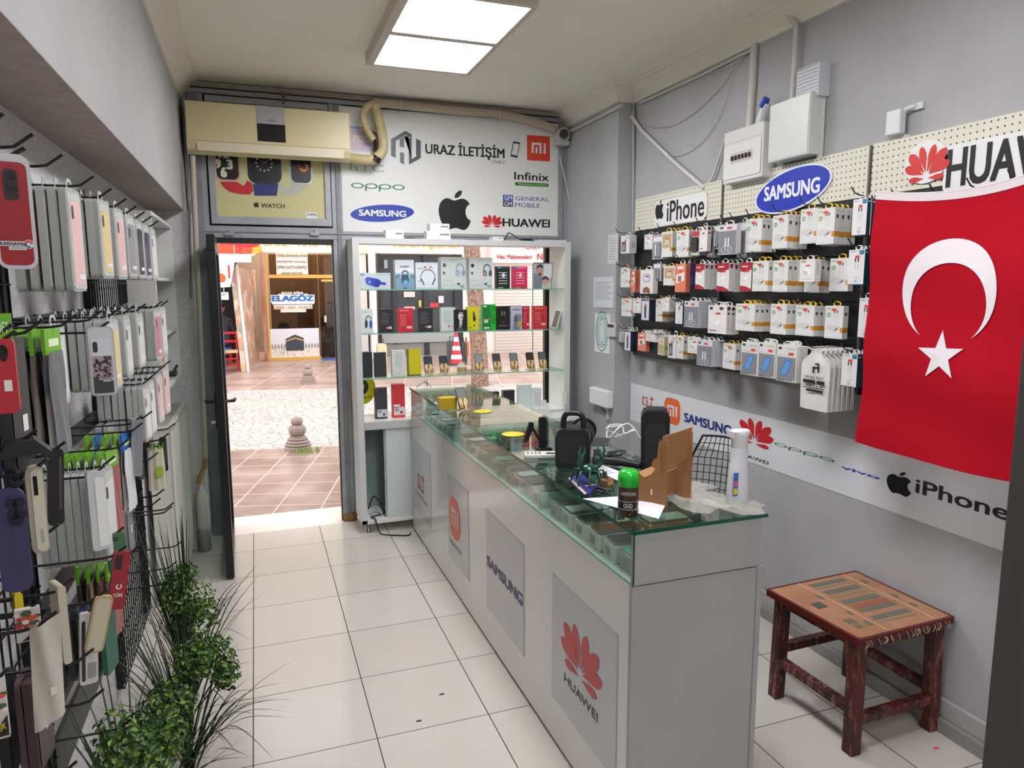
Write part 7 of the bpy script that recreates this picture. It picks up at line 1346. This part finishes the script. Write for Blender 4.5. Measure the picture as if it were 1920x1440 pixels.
def f_red(b, w, h, d):
    b.prism(LF, rrect(-w/2, -h/2, w/2, h/2, .016), 0, -.02, m('#b4b6b6', .3), True); b.prism(LF, rrect(-w/2, -h/2, w/2, h/2, .016), 0, .002, m('#c4c6c6', .3)); b.poly(LF, rrect(-w/2+.005, -h/2+.006, w/2-.005, h/2-.012, .010), m('#98141f', .3), .0026); b.poly(LF, rrect(-.010, h*.10, .009, h*.37, .007), m('#2a1a20', .25), .0034); b.poly(LF, ell(.001, h*.31, .007, .007, 10), m('#0c0c10', .15), .004); b.poly(LF, ell(.0, h*.2, .007, .007, 10), m('#0c0c10', .15), .004)
    karnaval(b, -w*.42, -h*.30, w*1.12)
facing('phone_case_pack', 'large red phone case pack facing the room at the left picture edge', (-12, 290, 63, 505), 1.30, f_red, 14)
def f_leo(b, w, h, d):
    b.prism(LF, rrect(-w/2, -h/2, w/2, h/2, .012), 0, -.02, m('#a8abab', .3), True); b.prism(LF, rrect(-w/2+.003, -h/2+.003, w/2-.003, h/2-.003, .010), 0, .002, m('#c2c4c4', .3)); x0, x1, y0, y1 = -w/2+.008, w/2-.008, -h/2+.008, h/2-.028
    b.poly(LF, rrect(x0, y0, x1, y1, .006), m('#c9cfd3', .35), .0026); b.rect(LF, x0, y0, x1, y0+(y1-y0)*.3, m('#3c3e44', .35), .0030); b.rect(LF, x0, y0+(y1-y0)*.3, x1, y0+(y1-y0)*.68, m('#a48f98', .35), .0030)
    random.seed(5)
    for i in range(46): b.poly(LF, ell(random.uniform(x0+.004, x1-.004), random.uniform(y0+(y1-y0)*.32, y0+(y1-y0)*.66), random.uniform(.002, .0042), random.uniform(.002, .0042), 6, random.random()*3), m('#38343a', .4), .0034)
    b.poly(LF, rrect(x0+.004, y1-.034, x0+.014, y1-.008, .005), m('#2a2c30', .3), .0036); karnaval(b, x0+.012, y0+(y1-y0)*.24, (x1-x0)*1.0)
facing('phone_case_pack', 'grey pack with a leopard patterned case turned to the room', (166, 613, 217, 743), 1.95, f_leo, 12)
def f_card(c, cam=True):
    def g(b, w, h, d):
        b.prism(LF, rrect(-w/2, -h/2, w/2, h/2, .008), 0, -d, m(c, .35), True)
        b.rect(LF, .0, -h*.2, w*.3, -h*.05, m('#dcdad6', .5), .001)
        if cam: b.poly(LF, rrect(-w*.1, h*.2, w*.25, h*.42, .008), m('#33161a', .3), .001); b.poly(LF, ell(w*.07, h*.34, .006, .007, 10), m('#0d0d10', .2), .0016)
    return g
o_ = facing('phone_case_bag', 'red case with price label and green header at the left edge', (-18, 636, 31, 776), 1.30, f_card('#b02632'), 10, .02)
def f_head(b, w, h, d): b.box(-w/2, -.002, -h/2, w/2, .004, h/2, m('#6fae2a', .45)); b.text(LF, 'SOFT', -w*.35, -h*.2, w*.35, h*.2, m('#dcebc4', .45), .02, .003)
facing('header_card', '', (-18, 588, 22, 640), 1.31, f_head, 10, parent=o_)
def f_pur(b, w, h, d):
    b.prism(LF, rrect(-w/2, -h/2, w/2, h/2, .016), 0, -.012, m('#2f2c52', .5), True); b.prism(LF, rrect(-w*.2, h*.16, w*.42, h*.42, .02), 0, .003, m('#34315c', .45))
    for dx, dy in ((-.02, .36), (.2, .36), (-.02, .26), (.2, .26), (.1, .2)): b.poly(LF, ell(dx*w+.004, dy*h, .0085, .0085, 12), m('#14132a', .25), .0036)
    b.rect(LF, -w*.02, -h*.5+.01, w*.0, h*.14, m('#26234a', .5), .0006)
facing('phone_case', 'dark purple phone case with round camera cutouts at the left edge', (-4, 918, 54, 1112), 1.25, f_pur, 14)
def f_clr(b, w, h, d):
    b.prism(LF, rrect(-w/2, -h/2, w/2, h/2, .010), 0, -.022, m('#a59f8e', .25), True); b.prism(LF, rrect(-w*.25, -h/2+.004, w/2-.002, h/2-.004, .008), .0, .003, m('#c2bca8', .25)); b.poly(LF, rrect(-w*.12, h*.18, w*.1, h*.4, .006), m('#171718', .3), .0036); b.poly(LF, ell(w*.12, -h*.3, w*.1, h*.09, 12), m('#8fa09a', .3), .0036)
facing('phone_case_pack', 'cream clear case with a dark camera slot hanging second from left', (55, 876, 87, 1038), 1.42, f_clr, 20)
def f_blk(b, w, h, d): b.prism(LF, rrect(-w/2, -h/2, w/2, h/2, .008), 0, -.014, m('#141316', .4), True); b.rect(LF, w*.2, -h*.3, w*.36, h*.4, m('#4a4448', .4), .0008)
facing('phone_case', 'slim black phone case tilted beside the cream clear case', (90, 843, 120, 985), 1.52, f_blk, 20, roll=4)
def f_pouch(b, w, h, d): b.prism(FY(0), [(-w/2, -h*.4), (-w*.3, h*.3), (w*.2, h*.5), (w*.5, -h*.2), (w*.45, -h*.5), (w*.3, -h*.2), (-w*.3, -h*.25)], -.03, .02, m('#121214', .45))
facing('pouch', 'black curved pouch hung at the left edge above the purple case', (-10, 822, 96, 862), 1.36, f_pouch, 16, cat='pouch')
def f_wpk(b, w, h, d): b.prism(LF, rrect(-w/2, -h/2, w/2, h/2, .008), 0, -.016, m('#b4bab8', .3), True); b.poly(LF, rrect(-w*.1, -h*.46, w*.46, h*.42, .006), m('#d6d8d4', .25), .001)
facing('phone_case_pack', 'white clear pack foremost of the stack over the perforated strip', (168, 884, 202, 1032), 1.93, f_wpk, 30)
def f_grn(b, w, h, d):
    b.prism(LF, rrect(-w/2, -h/2, w/2, h/2, .008), 0, -.011, m('#3f6a4a', .5), True)
    for i, y in enumerate((.36, .30, -.02, -.1, -.34)): b.rect(LF, -w*(.3 if i < 2 else -.05), h*y, w*(.12 if i < 2 else .35), h*y+.004, m('#1c2c22', .5), .0008)
    b.poly(LF, rrect(-w*.34, h*.2, -w*.05, h*.42, .005), m('#294a34', .4), .0007)
facing('phone_case', 'green phone case with dark print behind the red tilted one', (201, 1000, 237, 1074), 2.02, f_grn, 16)
def f_rdt(b, w, h, d):
    b.prism(LF, rrect(-w/2, -h/2, w/2, h/2, .008), 0, -.011, m('#8c1f28', .45), True); b.poly(LF, rrect(-w*.4, h*.2, w*.05, h*.45, .005), m('#2a1a1e', .3), .0008); b.ring(LF, .0, -h*.1, .007, .007, .004, .004, m('#e0d8d8', .5), .001, 12, 110, 420); b.text(LF, 'TÜRK', -w*.3, -h*.28, w*.3, -h*.2, m('#e0d8d8', .5), .02, .001)
facing('phone_case', 'dark red case with white crescent print, tilted on its hook', (208, 1036, 240, 1142), 1.93, f_rdt, 20, roll=10)
def f_bei(b, w, h, d): b.prism(LF, rrect(-w/2, -h/2, w/2, h/2, .010), 0, -.012, m('#a89468', .45), True); b.poly(LF, rrect(-w/2+.004, -h/2+.004, w/2-.004, h/2-.004, .008), m('#b9b29a', .4), .0008)
facing('phone_case', 'beige phone case tilted outwards above the lower shelf strip', (168, 1120, 204, 1222), 1.67, f_bei, 18, roll=14)
def f_wht(b, w, h, d): b.prism(LF, rrect(-w/2, -h/2, w/2, h/2, .006), 0, -.012, m('#c4c2bc', .35), True); b.poly(LF, ell(-w*.15, h*.1, w*.2, h*.07, 10), m('#6a2430', .4), .001); b.poly(LF, rrect(-w*.1, -h*.42, w*.4, -h*.2, .004), m('#8a8884', .35), .001); b.poly(LF, rrect(-w*.4, -h*.45, -w*.2, h*.4, .004), m('#2a262a', .4), .001)
facing('phone_case_pack', 'white and dark printed pack behind the beige case', (150, 1150, 184, 1282), 1.72, f_wht, 22, roll=4)
def f_bag(b, w, h, d):
    b.grid(lambda s, t: ((s-.5)*w+(t-.5)*w*.15, -.006*math.sin(s*math.pi)-.003*math.sin(s*9+t*5), (t-.5)*h-(1-t)*.0+(s-.5)*h*.12), 12, 14, m('#b7b2a6', .25)); b.grid(lambda s, t: ((s-.5)*w+(t-.5)*w*.15, .012+.003*math.sin(s*7+t*3), (t-.5)*h+(s-.5)*h*.12), 12, 14, m('#aaa59a', .25)); f = Fr((0, -.012, 0), (1, 0, 0), (0, 0, 1), (0, -1, 0)); b.rect(f, w*.05, -h*.2, w*.26, -h*.12, m('#d2d0cc', .5), .001)
facing('phone_case_bag', 'cream case in a crinkled clear bag low at the left edge', (60, 1166, 118, 1356), 1.32, f_bag, 14)
def f_flo(b, w, h, d):
    b.box(-w/2, 0, -h/2, w/2, .012, h/2, m('#c7c0b8', .4)); random.seed(7)
    for i in range(26): b.poly(LF, ell(random.uniform(-w*.44, w*.44), random.uniform(-h*.1, h*.46), random.uniform(.003, .009), random.uniform(.003, .007), 7), m(random.choice(['#b82a24', '#d8d2cc', '#c84a34', '#3a5a3a']), .4), .001+.00005*i)
    b.poly(LF, [(-w*.3, -h*.45), (w*.48, -h*.1), (w*.48, -h*.45)], m('#141416', .3), .003); b.text(LF, 'BJK', 0, -h*.36, w*.4, -h*.22, m('#c9b43a', .4), .02, .004)
facing('phone_case_card', 'case card with red flowers and black corner behind the crinkled bag', (30, 1142, 76, 1202), 1.42, f_flo, 12)
facing('phone_case_card', 'floral case card cut by the left picture border', (-30, 1276, 13, 1388), 1.22, f_flo, 12)
def f_crm(b, w, h, d): b.prism(LF, rrect(-w/2, -h/2, w/2, h/2, .005), 0, -.05, m('#b2ad98', .35), True)
facing('phone_case_pack', 'slim cream pack seen edge-on behind the crinkled bag', (114, 1100, 130, 1246), 1.50, f_crm, 30)
def f_yel(b, w, h, d): b.prism(LF, rrect(-w/2, -h/2, w/2, h/2, .005), 0, -.03, m('#c9b420', .4), True)
facing('phone_case', 'yellow phone case edge peeking out under the purple case', (28, 1113, 44, 1150), 1.44, f_yel, 30)
def f_gpk(b, w, h, d): b.prism(LF, rrect(-w/2, -h/2, w/2, h/2, .006), 0, -.05, m('#8f8f94', .25), True); b.poly(LF, rrect(-w*.1, -h*.46, w*.46, h*.46, .005), m('#85838c', .25), .001)
facing('phone_case_pack', 'long grey clear pack hanging slightly askew past the bags', (246, 788, 268, 893), 2.52, f_gpk, 20, roll=5)
def f_gwb(b, w, h, d):
    b.grid(lambda s, t: ((s-.5)*w*(.85+.15*(1-t)), -.012*math.sin(s*math.pi)-.003*math.sin(s*17), (t-.5)*h), 12, 10, m('#c2bda8', .3)); b.grid(lambda s, t: ((s-.5)*w*(.85+.15*(1-t)), .012*math.sin(s*math.pi), (t-.5)*h), 12, 10, m('#b4ae98', .3)); f = Fr((0, -.017, 0), (1, 0, 0), (0, 0, 1), (0, -1, 0)); b.poly(f, rrect(-w*.12, -h*.2, w*.28, h*.05, .01), m('#8fb43a', .4), .001)
    for i in range(4): b.add([(-w*.35+i*w*.2, -.012, h*.46), (-w*.2+i*w*.2, -.012, h*.46), (-w*.24+i*w*.2, -.02, h*.62), (-w*.3+i*w*.2, -.004, h*.58)], [(0, 1, 2, 3)], m('#5f9a2a', .4))
facing('phone_case_bag', 'white bags with green headers bunched before the radiator', (276, 838, 312, 918), 2.86, f_gwb, 20)
facing('phone_case', 'black slim case hanging before the radiator top', (302, 820, 314, 884), 2.90, f_blk, 24)
# ---- white shelf unit
t = thing('shelf_unit', 'white open wall shelf unit beyond the hanging cases', 'shelf unit', (-.525, 4.31, 1.2)); ws = m('#cfcfca', .45); Y0, Y1, ZB, ZT_ = 3.87, 4.77, 1.205, 2.075; xf = -.45
for nm, a in (('side_panel', (XL, Y0, ZB, xf, Y0+.018, ZT_)), ('side_panel', (XL, Y1-.018, ZB, xf, Y1, ZT_)), ('top_panel', (XL, Y0, ZT_, xf, Y1, ZT_+.018)), ('bottom_panel', (XL, Y0, ZB-.018, xf, Y1, ZB)), ('back_panel', (XL, Y0+.018, ZB, XL+.006, Y1-.018, ZT_)), ('shelf', (XL+.006, Y0+.018, 1.76, xf, Y1-.018, 1.776)), ('shelf', (XL+.006, Y0+.018, 1.47, xf, Y1-.018, 1.486))):
    b = MB(); b.box(*a, ws); b.build(nm, t, bev=.0015)
for i, (y, z, c, lb) in enumerate(((4.1, 1.205, '#cfcfcc', 'white box first in the bottom of the white shelf unit'), (4.25, 1.205, '#b9a184', 'tan box second in the bottom of the white shelf unit'), (4.36, 1.205, '#d0d2d0', 'white box third in the bottom of the white shelf unit'), (4.2, 1.486, '#d4d4d2', 'white booklet on the middle shelf of the white unit'), (4.45, 1.486, '#d8d8d4', 'white and green folded card on the middle shelf of the unit'))):
    b = MB(); b.M = Matrix.Translation((-.525, y, z)) @ Matrix.Rotation(.2*(i % 3)-.1, 4, 'Z'); b.box(-.035, -.03, 0, .045, .02, .15 if i < 3 else .13, m(c, .45)); b.rect(Fr((.045, 0, 0), (0, 1, 0), (0, 0, 1), (1, 0, 0)), -.02, .02, .01, .06, m('#2a7a6a' if 'green' in lb else '#8a8c8e', .5), .0006); b.build('carton_box' if i < 3 else 'booklet', None, lb, 'box' if i < 3 else 'booklet', bev=.001)
b = MB(); b.box(-.5, 4.55, 1.206, -.46, 4.66, 1.23, '#2a2624'); b.tube([(-.48, 4.6, 1.22), (-.46, 4.66, 1.26)], .008, '#2a2624'); b.build('small_clutter', None, 'small dark tool lying at the far bottom of the shelf unit', 'tool')
# ---- radiator
t = thing('radiator', 'white flat panel radiator under the shelf unit', 'radiator', (-.51, 4.5, .10)); rw = mat_mottled('cream_radiator_paint', '#cdcdc2', '#d4d4ca', 3, .35)
b = MB(); b.box(-.462, 4.07, .09, -.447, 4.925, .985, rw); b.build('front_panel', t, bev=.004); b = MB(); b.box(XL+.03, 4.075, .10, -.462, 4.092, .975, rw); b.build('side_cover', t, bev=.003); b = MB(); b.box(XL+.03, 4.905, .10, -.462, 4.92, .975, rw); b.build('side_cover', t, bev=.003)
b = MB(); b.box(XL+.03, 4.07, .975, -.447, 4.925, .992, rw)
for i in range(16): b.box(XL+.045, 4.12+i*.05, .9921, -.475, 4.15+i*.05, .993, m('#8a8a80', .5))
b.build('top_grille', t, bev=.002); b = MB(); b.rect(Fr((0, 4.0745, 0), (1, 0, 0), (0, 0, 1), (0, -1, 0)), -.505, .80, -.497, .84, m('#2c2c2a', .5), .0006); b.build('air_slot', t)
b = MB(); b.box(XL+.03, 4.3, .0, -.5, 4.33, .10, rw); b.box(XL+.03, 4.7, 0, -.5, 4.73, .10, rw); b.build('bracket', t)
# ---- pipe and bottle beside the door
t = thing('drain_pipe', 'cream drain pipe with brown corrugated hose beside the door hinge', 'pipe', (-.36, 5.0, .4)); yp = 4.90
b = MB(); b.tube([(px(361, 292, 1, yp)), px(372, 560, 1, yp), px(385, 858, 1, yp)], .016, m('#b5ab98', .5), 10); b.build('rigid_pipe', t)
b = MB(); P = [px(385, 856, 1, yp), px(384, 875, 1, yp), px(377, 890, 1, yp), px(372, 906, 1, yp)]; hs = spl(P, 8); b.tube(hs, .013, m('#9a7a48', .5), 10)
for p in hs[::1]: b.lathe([(.0155, -.003), (.0155, .003)], m('#a88850', .5), c=p, k=10, caps=False)
b.build('corrugated_hose', t)
t = thing('drain_bottle', 'white plastic bottle standing on a grey one where the hose ends', 'bottle', px(380, 1012, 1, yp)); B0 = px(383, 1000, 1, yp); P = Vector((B0.x, yp, 0))
b = MB(); b.lathe([(.035, .0), (.04, .01), (.04, .13), (.03, .15), (.026, .165)], m('#8a8d8c', .25), c=P, k=18); b.build('lower_bottle', t); b = MB(); b.lathe([(.03, .15), (.038, .17), (.037, .36), (.028, .40), (.016, .42), (.016, .45)], m('#c9c9c2', .4), c=P, k=18); b.build('upper_bottle', t)
# vertical cables in the door corner
b = MB(); b.tube([px(352, 290, 1, 4.9), px(352, 370, 1, 4.9), px(356, 392, 1, 4.9), px(358, 560, 1, 4.9)], .006, m('#6a6862', .5), 6); b.build('cable', None, 'grey cable running down the corner left of the air conditioner', 'cable')
# ---- artificial plants
def leaf_mat():
    t = NT('plastic_boxwood_leaves'); oi = t.n('ShaderNodeNewGeometry'); cr = t.n('ShaderNodeValToRGB'); t.put(cr.inputs[0], oi.outputs['Random Per Island']); e = cr.color_ramp.elements; e[0].color = lin('#1a3611'); e[1].color = lin('#718f30'); q = e.new(.55); q.color = lin('#35591c'); return t.fin(cr.outputs[0], .45)
mlf = leaf_mat(); mst = m('#2c3a1c', .6); mbl = m('#23341a', .5)
def plant(P, r, hh, n, lab, seed, blades):
    random.seed(seed); P = Vector(P); t = thing('artificial_plant', lab, 'plant', (P.x, P.y, 0), 0, 'artificial plants by the left wall')
    b = MB(); sub = [(P+Vector((random.uniform(-.6, 1)*r*.8, random.uniform(-1, 1)*r*.9, random.uniform(-1, 1)*hh*.75)), random.uniform(.4, .62)*r) for _ in range(9)]
    for i in range(n):
        c, q = random.choice(sub); d = Vector((random.gauss(0, 1), random.gauss(0, 1), random.gauss(0, 1))).normalized(); p = c+d*q*random.uniform(.5, 1); p.x = max(p.x, XL+.06); p.z = max(p.z, .03)
        nrm = (d+Vector((random.uniform(-.5, .5), random.uniform(-.5, .5), random.uniform(0, .7)))).normalized(); a = nrm.orthogonal().normalized(); a = Matrix.Rotation(random.uniform(0, 6.28), 3, nrm) @ a; e = nrm.cross(a); L_ = random.uniform(.006, .0115); w_ = L_*.62
        b.add([p-a*L_, p-a*L_*.3+e*w_+nrm*.003, p+a*L_*.5+e*w_*.85+nrm*.003, p+a*L_*1.05, p+a*L_*.5-e*w_*.85+nrm*.003, p-a*L_*.3-e*w_+nrm*.003], [(0, 1, 2, 3), (0, 3, 4, 5)], mlf)
    b.build('foliage', t)
    b = MB()
    for c, q in sub: b.tube(spl([(P.x-.03, P.y, .0), (P.x-.02+random.uniform(-.03, .03), P.y+random.uniform(-.03, .03), P.z*.5), tuple(c)], 5), .003, mst, 5)
    b.build('stems', t)
    b = MB()
    for (dx, dy, dz, ln) in blades:
        B_ = Vector((P.x-.02, P.y+random.uniform(-.04, .04), .02+random.uniform(0, .1))); T_ = P+Vector((dx, dy, dz)); M2 = (B_+T_)/2+Vector((0, 0, ln)); pt = spl([B_, M2, T_], 7); k = len(pt)
        sdv = Vector((-(T_-B_).y, (T_-B_).x, 0)); sdv = sdv.normalized() if sdv.length > .01 else Vector((0, 1, 0)); vs = []
        for i, p in enumerate(pt): w_ = .004*(1-(i/(k-1))**2)+.0003; vs += [p-sdv*w_+Vector((0, 0, .0008)), p+sdv*w_]
        b.add(vs, [(2*i, 2*i+1, 2*i+3, 2*i+2) for i in range(k-1)], mbl)
    b.build('grass_blades', t)
def bl(seed, n, dx, dy, dz, ln):
    random.seed(seed); return [(random.uniform(*dx), random.uniform(*dy), random.uniform(*dz), random.uniform(*ln)) for _ in range(n)]
plant((-.30, 2.95, .49), .13, .12, 1300, 'green boxwood bush farthest back, reaching up to the radiator', 1, bl(3, 16, (.08, .30), (-.1, .25), (-.18, .06), (.04, .16))+bl(4, 60, (-.22, .0), (-.25, .3), (-.05, .38), (.02, .1)))
plant((-.27, 2.50, .42), .135, .14, 1600, 'green boxwood bush in the middle of the row by the wall', 2, bl(5, 26, (.1, .36), (-.2, .2), (-.30, -.02), (.05, .16))+bl(6, 55, (-.26, .0), (-.25, .3), (-.1, .22), (.02, .1)))
plant((-.37, 2.05, .44), .145, .15, 1700, 'green boxwood bush nearest the viewer at the lower left', 3, bl(7, 26, (.1, .34), (-.1, .3), (-.3, -.02), (.05, .18))+bl(9, 40, (-.2, .0), (-.1, .4), (-.1, .15), (.02, .1)))
